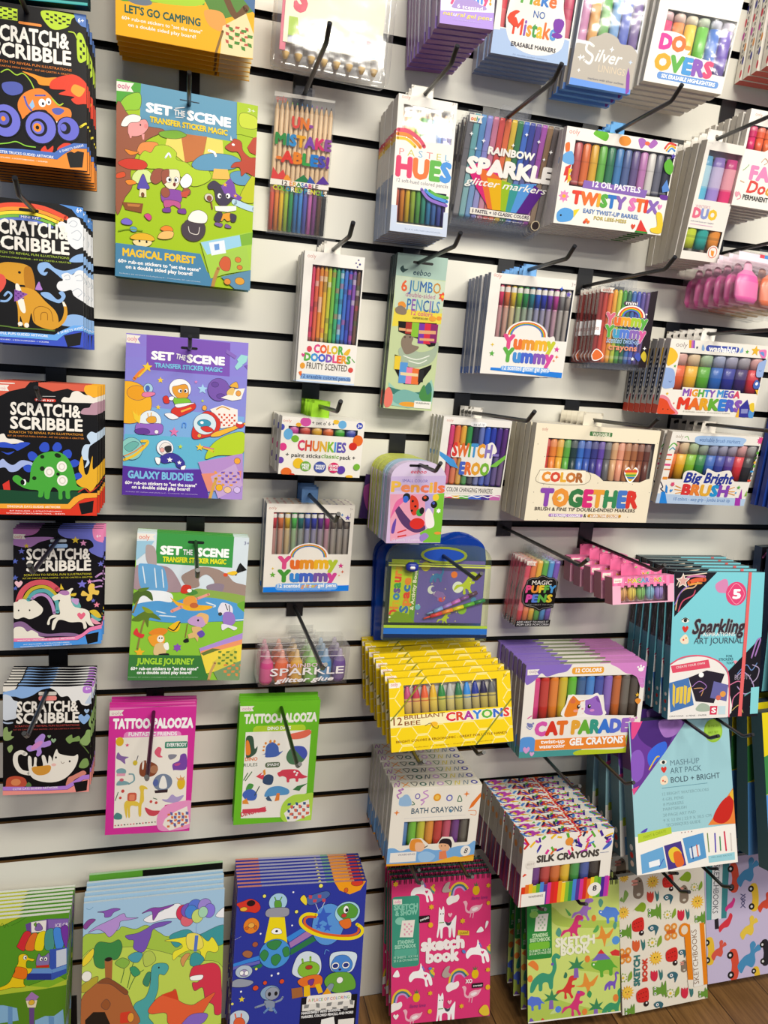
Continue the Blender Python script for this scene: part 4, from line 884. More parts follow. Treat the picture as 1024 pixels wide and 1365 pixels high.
stack('dog','scratch_art_kit','art kit','black scratch art kit with rainbow and golden dog',(-0.1977,0.1250,1.4642,0.1227,0.1826,-0.1182,0.0361,-0.0033),5,0.0300,0.0397,0.0032,r'''
F 131214
L e8533a 5.6 -2.2,24.5 23.2,11 47.4,6.9 75.2,7.7 101.9,16.7
L f39a38 4.3 -2.2,29.7 23.2,15.8 47.3,11.6 71.9,12.5 96.8,20
L f3dc3e 3.9 -2.3,34.1 23.1,20.6 47.3,16.2 70.2,17.1 91.7,23.3
L 79b848 3.6 -2.3,38.2 23.1,24.8 47.2,20.4 68.5,21.7 88.3,26.9
L 6d86d8 3.3 -2.3,42 23,28.6 47.2,24.2 66.8,25.6 84.9,30.3
P 5590dd 93.7,0.3 125.9,1.5 125.7,16.4 115.5,13.2 108.8,5.1
T fff 114.7,8 121,8.6 6.1 .02 | 6+
S eceef2 93.3,30.2 91.7,25.1 96.8,21.8 102.6,23.7 103.5,18.3 110.4,14.7 118,16.5 120.5,23.3 129,25.9 128.6,54.6 121.8,51.8 113.2,55.4 104.9,48.3 101.6,38
L b9c2cc 0.9 105.2,23.4 110.3,19.2 115.4,22.2 111.9,27 106.8,25.9
L b9c2cc 0.9 108.4,35.5 115.3,31.1 120.3,35.9 116.8,43.4 110,42.4
R 4a62b8 45.6,19.4 71.7,22.6 2.7
T fff 48,23.1 69.3,22.2 2.8 .02 | MINI KIT
T f4efe6 14,44.8 103.6,43.1 17.2 .035 | SCRATCH&
T f4efe6 13.8,64.1 105,62.2 15.8 .035 | SCRIBBLE
T b6cf4a 9.9,70.2 105.4,68.2 2.7 .01 | SCRATCH TO REVEAL FUN ILLUSTRATIONS
T b6cf4a 9.9,75.5 107.9,73.8 1.9 .01 | KIT DE CARTAS PARA RASPAR - KIT DE CARTES A GRATTER
S 8fb6e8 66.9,84.1 69.5,77.7 79.4,75.8 87.6,82 99.3,84.4 114.6,79.3 128.4,72.5 128.2,85.1 114.6,84.6 99.2,95 90.9,90.5 82.6,84.3 77.7,83 74.3,88.6 79.2,88.1 75.9,92.9 70.1,90.8
S eceef2 89.9,104.7 92.4,99.2 97.5,96.9 95.9,90 102.7,86.7 109.4,88.7 114.6,82.9 121.4,82.2 128.2,86.9 127.8,120.8 120.9,121.4 110.8,115.2 107.5,108.4 99,110.9 92.3,109.8
L b9c2cc 0.9 99.3,91.5 104.3,89.2 106,94.4 100.9,95.7
L b9c2cc 0.9 112.8,90.1 119.6,87.7 121.3,94.7 114.4,95.3
L b9c2cc 0.9 109.1,110 116,105.8 121,110.7 115.9,116.5
S 8fb6e8 105.4,71.4 113.1,63.4 125.1,60.4 128.5,68.9 114.7,72.2
S 8fb6e8 70.7,115.2 80.6,114.3 90.5,122.3 95.6,118.3 92.3,113.3 97.3,111.1 100.6,117.9 93.8,126.4 83.8,124.6 73.9,120.2
L 8fb6e8 2.6 22,129.9 30,129.2 35.7,121.8 31.7,117.9 27.6,122.5
S 8fb6e8 93.4,153.7 102,142.5 113.8,139.8 127.4,144 127.3,156.5 106.9,156.2
S d79b2e 12.9,89.6 25.7,81.4 40.1,79.9 54.7,81.9 61.1,89.9 63.4,108.9 60.8,117.9 54.3,118.4 52.8,108.2 43,107.3 36.6,104.5 25.5,100.4 12.8,103.3
S b87a1e 51.4,85.7 59.5,84.9 63.9,103.6 61.6,116.9 55.1,116.6 51.2,104.8
E 1a1512 45.5,91.8 1.8,1.7
S e0564a 16,97.9 22.3,95.5 27.9,98.4 29.4,106.9 23.7,117.7 15.7,121.9
S d79b2e 43,110.8 62.5,112.5 75.5,125.3 88.6,138.2 91.8,152.1 86.7,161.2 73.4,160.4 62,154.3 58.9,142.4 55.5,156.5 50.5,161.2 45.8,146.9 44.9,159.1 43.3,159.2 42.7,136.8 39.7,123.2
S f3eee2 40.6,107.6 46.2,110.5 52.4,139.4 47.5,141.6 42.8,128.1
L 8a5a18 0.8 62.9,152.5 62.2,138.6 70.5,132.7 82,137 85.1,150.8
L 8a5a18 0.8 70.3,150.2 71.2,141.4 77.8,140.9 78.5,149.6
E f3eee2 45.7,157.3 2.9,2.8
E f3eee2 53.3,158.4 2.9,3.1
S d79b2e 86.7,156 95.2,148.3 98.7,135.7 97.1,125.2 101.3,128.4 102.8,140.6 98.5,151.6 90,159.2
P f3eee2 96.3,124.4 98.8,124.2 101.6,130.1 97.9,130.4
P 8c57ad 39.4,113.7 55.1,118.4 42.8,128.1 38.8,129.3
K 5c3580 39.7,114.6 50.9,125.7 4 4
S b07fd0 64.2,110.6 68.4,101.5 70.8,106.5 72.4,111.6 65.8,112.2
L 5c7a35 1.6 15.4,161.2 31.2,161.8 40.8,162.8 70.1,162.4 86.7,163
P 6aaaf0 -3.5,169.4 53.7,167.9 86.6,168.2 95,162.4 110.3,154.2 127.3,153.3 127.2,160.1 110.2,161.3 98.3,167.4 89.8,175.4 53.6,174.9 -3.6,175.4
T fff 13.7,171.9 79.1,172.3 3.1 .015 | PLAYFUL PUPS GUIDED ARTWORK
T fff 90.8,167.1 125.6,156.3 2.8 .01 | 6 SHEETS INSIDE
P 3d55c8 -3.6,175.9 53.6,175.2 89.8,175.7 98.3,167.8 110.2,161.6 127.2,160.4 126.9,184.1 -3.7,186.4
T fff 15.2,177.5 79.8,180.9 1.5 .01 | KIT INCLUDES - 6 SCRATCHBOARDS - 1 SCRAPER
P 1b1b1b 98.3,168.3 120.4,162.3 118.4,179.3 102.8,183
R 0a0a0a 45.7,10.6 69.4,14.1 2.7
''')
stack('stego','scratch_art_kit','art kit','black scratch art kit with green dinosaur and red base',(-0.1832,0.1250,1.2322,0.1273,0.1811,-0.1319,0.0104,0.0023),6,0.0300,0.0407,0.0032,r'''
F 131214
P d9604a -0.8,-1.2 19.9,-5.6 43.8,-3.7 34.8,8.1 15.5,14 3.7,21.1 -0.8,21.3
P d9604a 51.3,-1.7 87.9,-4.6 128.4,-1.9 128.5,9.7 109.7,9.1 94.2,8.2 88,6.1 69.6,11.2 51.4,4.8
E f6b030 123.7,5.8 14.5,10.3
S efe9df 80.4,24.6 83.5,17.9 90.4,18.3 94.2,10.7 101.9,8.7 109.7,13.2 116,13.7 122.3,16.7 128.6,14.7 128.7,23.1 109.8,24.3 92.8,24.8
S b890a0 105.3,39.2 108.4,32.4 116.2,30.3 119.2,25.2 128.7,23.1 128.8,38.1 116.3,40.3
P f1ece2 -0.8,6.1 15.2,5.5 12.5,9.7 14.9,13.7 -0.8,13.9
T d88 4.4,12.2 11,12.2 4.2 .01 | ooly
L f1ece2 1.5 3.7,3.4 21.4,3.2
R d8392a 46.6,21.4 73.5,25.4 2.5
T fff 48.4,25 71.2,24.6 2.4 .02 | MINI KIT
L ccc 0.6 52.9,18.6 72.7,17.6
T f4efe6 17,44.7 104.6,44.5 15.9 .035 | SCRATCH&
T f4efe6 17,64.3 107.1,62.7 15.6 .035 | SCRIBBLE
T f0a33c 14.8,70.2 108.4,69.4 2.9 .01 | SCRATCH TO REVEAL FUN ILLUSTRATIONS
T e08a3a 13.3,74.9 109.8,74.3 2.1 .01 | KIT DE CARTAS PARA RASPAR - KIT DE CARTES A GRATTER
S efe9df -0.8,76.3 8.1,71.1 12.6,77.5 23,77.9 33.5,81.7 18.6,84.6 -0.8,84.5
S 3252c8 -0.8,84.5 9.6,82.5 21.5,85.4 30.5,81.8 41.1,83.1 29.1,91.7 24.6,93.5 18.6,90.4 -0.8,89.4
S 3252c8 5.2,94.9 12.6,97.1 21.6,94.4 14.1,99.5
S a8b8e8 -0.8,113.9 6.7,105.5 12.6,110.2 20.1,113.3 30.6,106.4 44.2,109.4 47.3,117.6 33.6,114.6 24.6,121.4 15.6,122.5 9.6,116.9 -0.8,118.8
P d93a30 6.7,139.9 14.9,134 16.4,147.2 8.2,148.2
S 3252c8 52.5,87.6 57.8,80.8 63.9,82.3 65.2,90.5 60.9,94 54.8,93.3
S 3252c8 69.3,87.1 73.9,80.3 79.3,81.7 81.2,88.3 76.3,92.7 70.9,92
S 3252c8 38.1,98 43.4,93.7 50.3,99.3 46.5,106 40.4,105.3
S 3252c8 82.4,93.3 90.2,89.4 94.1,94.6 91.8,101.4 86.4,99.9
S 3252c8 91.9,106.4 98.1,102.9 104.3,106.9 99.7,112.9 93.5,113.1
S 3252c8 32.9,114.6 39.7,112 44.2,116 40.5,122.4 34.4,120.4
S 3252c8 96.7,124.7 102.9,121.2 109.2,124.5 103,130.5 98.3,129.8
S 1d4a30 -0.8,148.3 33.7,148.6 72,148.7 104.7,148.2 114.3,165 -0.8,166.4
S 4aa83c 40.5,134.3 42.7,114.4 51.8,99.2 68.6,92.9 84,96.6 93.4,109.7 98.3,126.4 101.5,139.8 110.9,141.3 103.1,145.7 92.2,146.7 92.2,156.9 86.8,156.9 85.9,147.7 82.1,148.6 82.1,157.8 77.5,157.9 76.6,147 70.4,142.1 66.6,148.8 65.1,158.1 59.7,157.3 58.9,148.1 56.6,155.7 51.3,155.8 51.2,147.4 39.8,146 30.7,142.8 20.1,134.7 20.1,129 26.1,127.2 36.7,136
E fff 33.7,136.4 2.4,4
E 111 31.6,136.5 2.7,3.6
E 1a2a14 56.4,100.7 2.7,2.7
E 1a2a14 76,98.2 4.3,3 20
E 1a2a14 56.4,117 3.1,3.3
E 1a2a14 76.5,123.9 2.3,2.3
E 1a2a14 46.4,130.5 2.7,2.7
E f6f3ea 65.4,121.3 6.5,7.3
E d9d3c8 65.4,121.3 4.3,5
E f6f3ea 65.4,121.3 2.8,3.3
E f6f3ea 81.3,113.4 6.5,7.4
E d9d3c8 81.3,113.4 4.3,5
E f6f3ea 81.3,113.4 2.8,3.3
E f6f3ea 82.1,132.6 6.8,7.4
E d9d3c8 82.1,132.6 4.5,5
E f6f3ea 82.1,132.6 2.8,3.4
S c5daf0 106.6,92.5 110.4,82.4 118.2,80.4 113.4,70.5 118.8,63.6 126,65 130.6,58.1 130.8,71.6 121.4,80.3 116.7,85.5 115.3,99 116.9,107.4 110.7,114.3 113.7,104.1 109,102.6
S e8b02c 99.9,133.1 107.7,126.2 102.9,116.2 107.4,97.6 110.8,121 115.5,120.9 120.8,97.2 121.7,115.7 131.2,108.7 131.4,125.6 120.5,146.2 114.1,143 104.6,139.7
L c0392b 1.6 103.1,148.2 111,143 117.3,148 126.8,141
P f4a736 -0.8,166.4 89.2,165.3 96.9,155.9 107.9,149.8 130,148.6 130.1,154.9 111.1,156.6 103.3,160.9 92.4,172.1 -0.8,172.7
T fff 12.7,171.6 79.9,170.9 3 .012 | DINOSAUR DAYS GUIDED ARTWORK
P dc3a24 -0.8,173.1 92.7,172.4 103.6,161.3 111.4,156.9 130.1,155.3 130.4,181.9 -0.8,183
T fff 15.7,176.9 81.5,176.2 1.5 .01 | KIT INCLUDES - 6 SCRATCHBOARDS
T fff 11.2,180.2 85.4,179.6 1.5 .01 | WOODEN SCRATCHING TOOL - SHEETS
P 161616 103.3,164.3 123,159.8 121.6,176.5 106.9,179.6
''')
stack('unicorn','scratch_art_kit','art kit','black scratch art kit with white unicorn and rainbow',(-0.1816,0.0700,1.0133,0.1237,0.1851,-0.0282,0.1292,0.0225),4,0.0300,0.0323,0.0032,r'''
F 141218
S a8659f -0,-1.1 21,-3.5 35.2,-0.7 28.9,8.2 14.8,11.6 -0,11.4
S b583c4 -0,16.7 21.1,13.4 44.8,12.9 54.5,14.8 35.3,20.8 21.1,28.7 -0,24.7
S 6f74cf 64,-2.3 93.3,-3.9 126.5,-5.4 127.3,42.8 110.5,40.5 103.7,33 110.3,27.6 105.2,18.3 90.3,16.2 70.6,14.1 60.8,6.7
S f58fc0 109.8,-5.6 126.4,-6.4 126.9,18.6 120.2,21.3 110.1,14.7
T fff 114.2,13.8 120.4,13.9 4.4 .02 | 6+
P ece7dc -0.5,8.2 16.7,8.9 14,12.1 16.7,16.2 -0.5,15.6
T c77 1.5,13.9 12.4,14.4 4.6 .01 | ooly
* e3c53a 84.5,18 5.9
* e79ac8 95.6,22.7 5.2
* e3c53a 17.6,26.5 4
* 6f74cf 10.9,34.4 4.7
* 5668c0 2.3,49.8 4.4
* 5668c0 13.3,46 2.5
* 5668c0 2.3,75.1 4.4
* 5668c0 2.6,91.4 3.7
* 7c78d8 94.5,87.6 7.1
* f58fa8 116,121.5 5
* e79ac8 105.3,83.7 4.3
* 6f74cf 110.8,114.6 3.6
* 6f74cf 120.8,55.7 5
R 9fc4f0 48.1,23.7 73.7,29.7 2.4
R b9c4d0 49.7,16.7 72.3,21.1 1.7
T f4efe6 18,45.7 104.8,48.8 15.9 .035 | SCRATCH&
T f4efe6 18,63.5 106.2,66.9 15.6 .035 | SCRIBBLE
T d9cf3e 14.1,72 107.7,73.6 3.1 .01 | SCRATCH TO REVEAL FUN ILLUSTRATIONS
T d9cf3e 12.5,76.7 109.4,78.2 2.2 .01 | KIT DE CARTAS PARA RASPAR - KIT DE CARTES A GRATTER
H f3c2cc 7,84.3 5.8
L dc5a68 7.9 6.3,112.6 11.8,96.4 22.9,85.8 35.6,82.7 48.5,85 60,94.6
L cdb935 5.1 14.2,109.3 21.3,96.8 30.9,90.7 42.1,90.2 51.8,96.2 60.1,107.7
L 5fb0b5 5.8 19.8,109.6 26.1,100.6 34.1,96.4 43.8,96.8 51.9,103.6 59.3,115.1 60.3,130.1
L c596cf 4.5 25.3,108 30.9,103.6 39,102.1 47.1,107.1 52.8,118.5 55.7,131.7
S f2eddf -0,123.3 -0,114.1 5.5,111.7 7.9,109 15,108.4 19.8,112.3 27.7,110.8 34.2,116.7 39.9,124.4 37.5,132.6 29.5,137.8 21.4,140.1 13.4,136.9 5.5,139.2 -0,136.2
E 222 6.8,125.9 1.1,1.5
E 222 21.7,126.2 1.1,1.5
S f2eddf 52.7,106.4 60,102.1 64.9,97.6 73.1,97 78.8,93.5 82.1,94.6 78.9,101 79.9,116 86.6,123.9 98.4,127.3 105.2,132.4 107.1,143.9 110.6,151.7 112.3,155.7 105.5,154.3 100.4,147.3 102.2,157 98,159.6 94.5,148.9 78.6,148 67,143.6 60.4,145.1 55.6,158 52.3,157.8 53.8,144.7 58.7,139.4 50.6,141.7 49,150.1 45.7,149 48.9,138.8 55.4,134.5 63.6,134 61.8,118.9 63.4,111.5 55.2,112.1
S b57fb8 61.7,100.3 66.5,96.8 74.8,98 76.5,102.8 69.9,104.4
P e3c53a 63.6,94.8 64.5,85.5 69,95
S 6fb8b8 79.8,108.5 88.2,112.6 93.3,124.2 85,123.8 80.8,117.9
S c9a2d8 79.8,110.4 89.8,110.8 88.3,120.2 81.6,116.1
S e3c53a 78.1,102.8 86.4,101.3 84.8,105.9 79,105.7
H ee6d8c 94,137.9 6.4
S e3c53a 106,130.5 115.3,130 123.1,140.9 117.2,142.5 108.6,135.4
S 6fb8b8 107.8,136.3 117.2,142.5 123.2,144.8 119,148.4 110.4,144.1
S f3a2b8 108.7,142.1 119,149.3 122.5,152.4 114,152.9 108.8,147.8
S f0c85a 93.1,103.5 96.3,98 104.8,104 103,94.5 106.2,87.1 112.1,88.2 113.1,96.8 119,98.9 117.4,105.4 109.8,104.2 109.1,111.7 103.3,115.2 100.7,111.3 102.3,106.7 94.8,106.4
L c596cf 2.9 114.4,76.1 122.8,70.7 127.1,76.5
L c596cf 2.8 109.5,83.4 119.6,81.9 127.2,84.1
L c596cf 2.5 113,93 121.4,91.4 127.4,93.5
S 8d6b98 -0,145.4 13.5,144.3 29.5,158.3 45.8,164.9 72.1,164.7 88.9,167.6 88.9,171.4 62.3,169.7 34.4,168 21.5,159.7 -0,152.8
S f2eddf -0,154.6 7.1,151.4 13.5,153.6 18.3,159.5 24.7,158 32.8,163.2 34.4,168 41,171.2 -0,169.5
P f587b8 -0.5,169.8 45.9,171.5 85.6,171.6 95.6,167.1 105.6,158.1 127.6,152.7 127.8,159.4 107.4,164 97.3,172 89,177.2 45.9,176.6 -0.5,175
T fff 5.5,173.9 85.6,176.2 2.6 .012 | MAGICAL UNICORNS GUIDED ARTWORK
P 4f9cf0 -0.5,175.4 45.9,177 89.3,177.6 97.7,172.4 107.7,164.4 127.8,159.8 128.2,186.6 -0.5,185.8
T fff 13.5,180.5 77.3,181.8 1.7 .01 | KIT INCLUDES - 6 SCRATCHBOARDS
T fff 8.7,183.9 80.7,185.4 1.7 .01 | WOODEN SCRATCHING TOOL - SHEETS
P 161616 99.8,169.3 119.6,165.7 118.2,182 103.4,184.9
''')
stack('cat','scratch_art_kit','art kit','black scratch art kit with white cat and purple butterfly',(-0.1961,0.1050,0.7762,0.1247,0.1811,-0.0154,-0.0124,0.0301),8,0.0300,0.0313,0.0032,r'''
F 131214
P f1ece2 -0.8,0.5 19.5,0.7 16.1,5.8 18.2,9.1 -0.8,9.2
S 8fb6ea 17.8,5.5 22.9,0.8 46.6,2.6 66.9,1.3 68.6,3.4 53.4,6.8 39.9,16.1 26.4,20.6 16.2,17.3 -0.8,16.7 -0.8,10.8
S efefee 65.2,2.3 90.5,2.2 124.2,1.4 124.7,19 121.6,32.8 111.5,32.4 106.2,24.3 97.8,28 90.8,17.9 80.7,18.5 73.7,9.4
R c07fe0 111.6,1 124.9,13.6 4.7
T fff 115.9,8.2 122.3,7.6 4.3 .02 | 6+
P c4d4ea 114.8,30.5 122.9,15.1 125,30.9
S d5dde8 -0.8,16.7 9.4,16 14.5,23.1 21.3,27.3 18,43.1 19.7,51.1 11.2,54.9 -0.8,52.5
L b0c0d8 2.6 -0.8,58.5 6,60.7 12.9,59.9
R d9d4cc 49.2,10.1 74.7,16.1 2.2
R f08f8a 49.3,17.2 74.8,24.4 2.6
T f4efe6 19.7,41.6 104.9,43.7 16.7 .035 | SCRATCH&
T f4efe6 18.9,60.1 107.1,62.1 16.5 .035 | SCRIBBLE
T c0504a 16.4,67.1 108,67.8 3 .01 | SCRATCH TO REVEAL FUN ILLUSTRATIONS
T b04a44 14.7,72.3 109.9,73.1 2.2 .01 | KIT DE CARTAS PARA RASPAR - KIT DE CARTES A GRATTER
H 8fb6ea 114.6,55.4 9.3
H a9c4e8 118.2,42.5 4.1
H 8fae88 71.3,90.8 4.1
H 8fae88 65,84.1 2.8
S b58fe0 44.9,90.3 54.2,79.5 59.4,82.7 57.8,92.8 66.4,91 67.4,98.2 59.7,102 53.7,102.8 54.6,111 50.3,117.1 46.9,114.9 47.6,106.7 37.3,108.4 32.9,103.2 37.2,98.2 45.8,98.5
E d88fd0 47.6,98.5 10.4,4.1 -40
S 8fa86a 0.9,70.6 6,66.7 7.8,74.9 12.9,73 11.2,81.1 15.5,83.2 7.8,89.1 0.9,86.8
S 8fa86a 6.1,101.3 12.1,96.4 13.9,102.5 9.6,109.6
S 7f9f5a 88.8,88.7 97.2,81.9 99.1,88.1 107.6,84.3 109.5,92.5 99.2,94.1 94.1,97
S 8fae6a 109.5,92.5 116.1,82.6 119.3,74.6 126.2,76.8 125.7,91 120,100.9 111.3,98.6
L 5f7a40 1.5 109.6,96.5 116.6,104.9 122.9,114.3
S 8fae6a 121.6,62.6 128.6,38.9 130.7,54.9 126.1,70.8
S 7f9f5a 108.8,137.5 113.7,125.3 120.6,123.5 123.4,133.9 117.5,139.9
L f0ebe0 6.8 31.2,112.3 25.2,109.1 18.3,114 18.3,128.4 25.3,141.1 37.6,145.6
S f0ebe0 35.6,116.6 40,118.8 41,133.3 43.5,131.3 44.3,118.9 47.8,120.1 47.9,133.5 56.6,133.8 54.7,117.2 59,116.3 63.5,129.9 65.1,116.5 68.6,119.7 70.4,126 72,115.7 76.1,105.6 80.6,113.9 99.7,118.7 106.6,115.8 106.8,127.1 100.2,143.5 86.6,157.6 69.2,162.3 49.9,158.5 39.4,149.8 35.7,133.1
S d99a3c 41.3,135.3 53.1,133.7 67,133.1 67.2,142.4 60.3,148.4 49.8,149.1 42.8,143.7
E 1a1512 75.2,119.9 1.4,1.9
E 1a1512 95.2,127.2 1.4,1.9
L 8a7a70 0.8 82.6,127.4 84.7,130.5 87.4,128.6
E f0c0b8 72.2,132.2 3.5,2.5
S c0523a 4.4,163.4 6.2,152.9 14.9,149 25.4,150.4 32.4,155.9 31.6,167.4 6.2,167.2
E e08a5a 18.4,159.6 7,5.9
S d98a7a 90.3,168.2 93.5,155.7 100.4,151.8 107.3,147.8 115.9,144 119.5,150.3 104,158.2 95.5,169.4
S 5f7f4a 32.5,167.4 35.9,160.2 40.3,164.5 39.5,168.3
P b583dc -0.8,166.3 65.8,169.9 90.3,169.2 100.6,162.2 114.3,152.2 129.9,150.7 130.1,158 116.2,159.6 102.5,168.6 92.1,175.6 65.9,175.8 -0.8,172.7
T fff 14.1,172.5 79,173.3 3.4 .012 | CUTIE CATS GUIDED ARTWORK
P f59a92 -0.8,173.1 65.9,176.2 92.5,176 102.9,169 116.6,160 130.2,158.4 130.8,181 -0.8,182.2
P 161616 101.5,164.4 122.4,160.8 121.1,178.6 105.4,180.9
''')
stack('camp','sticker_kit','sticker kit','yellow camping sticker kit cut off by the photo top',(-0.0090,0.1200,1.8877,0.1747,0.2081,0.0657,0.0110,0.0016),6,0.0400,0.0263,0.0028,r'''
F f2b01f
P 4f9a3a 1.6,167.9 9.2,141.4 51.7,114.3 108.7,115.3 109.9,155.8 9.2,168.9
S a9cf3a 6.2,155.9 51.9,131.1 102.8,133.7 106.6,156.3 46.1,163.4
E 6f7a88 29,164.8 15.6,5.1
P 58863a 102.9,139.4 175.6,121.1 177.1,150.8 123.6,171.4
S f0a050 110.1,161.7 133.3,160.9 137.4,181.2 117.2,178.4
L 6b4a2a 8.2 135.8,139.7 150.2,161.2 163.3,150
P 4c6f9a 152.4,134 176.2,132.9 177.4,156.8
P e9d9a8 133.8,175.8 163.6,156 178.9,187.2 174.6,207 131.7,209.5
K c05a4a 137.1,172.3 168.8,194.9 5 5
K 4f8a3a 140.5,174.7 174.3,200.2 4 5
L 8a6a3a 3.2 134.1,181.8 126.5,207.2 126.7,211.7
P f2b01f 1,170.9 107,168.1 124.8,207.4 0.9,208
T 1f5a50 11.3,180 105.1,181.7 8.6 .035 | LET'S GO CAMPING
T fff 7.6,189.7 107.6,188.8 4 .015 | 60+ rub-on stickers to "set the scene"
T fff 15.3,194.8 99.6,197.5 4 .015 | on a double sided play board!
''')
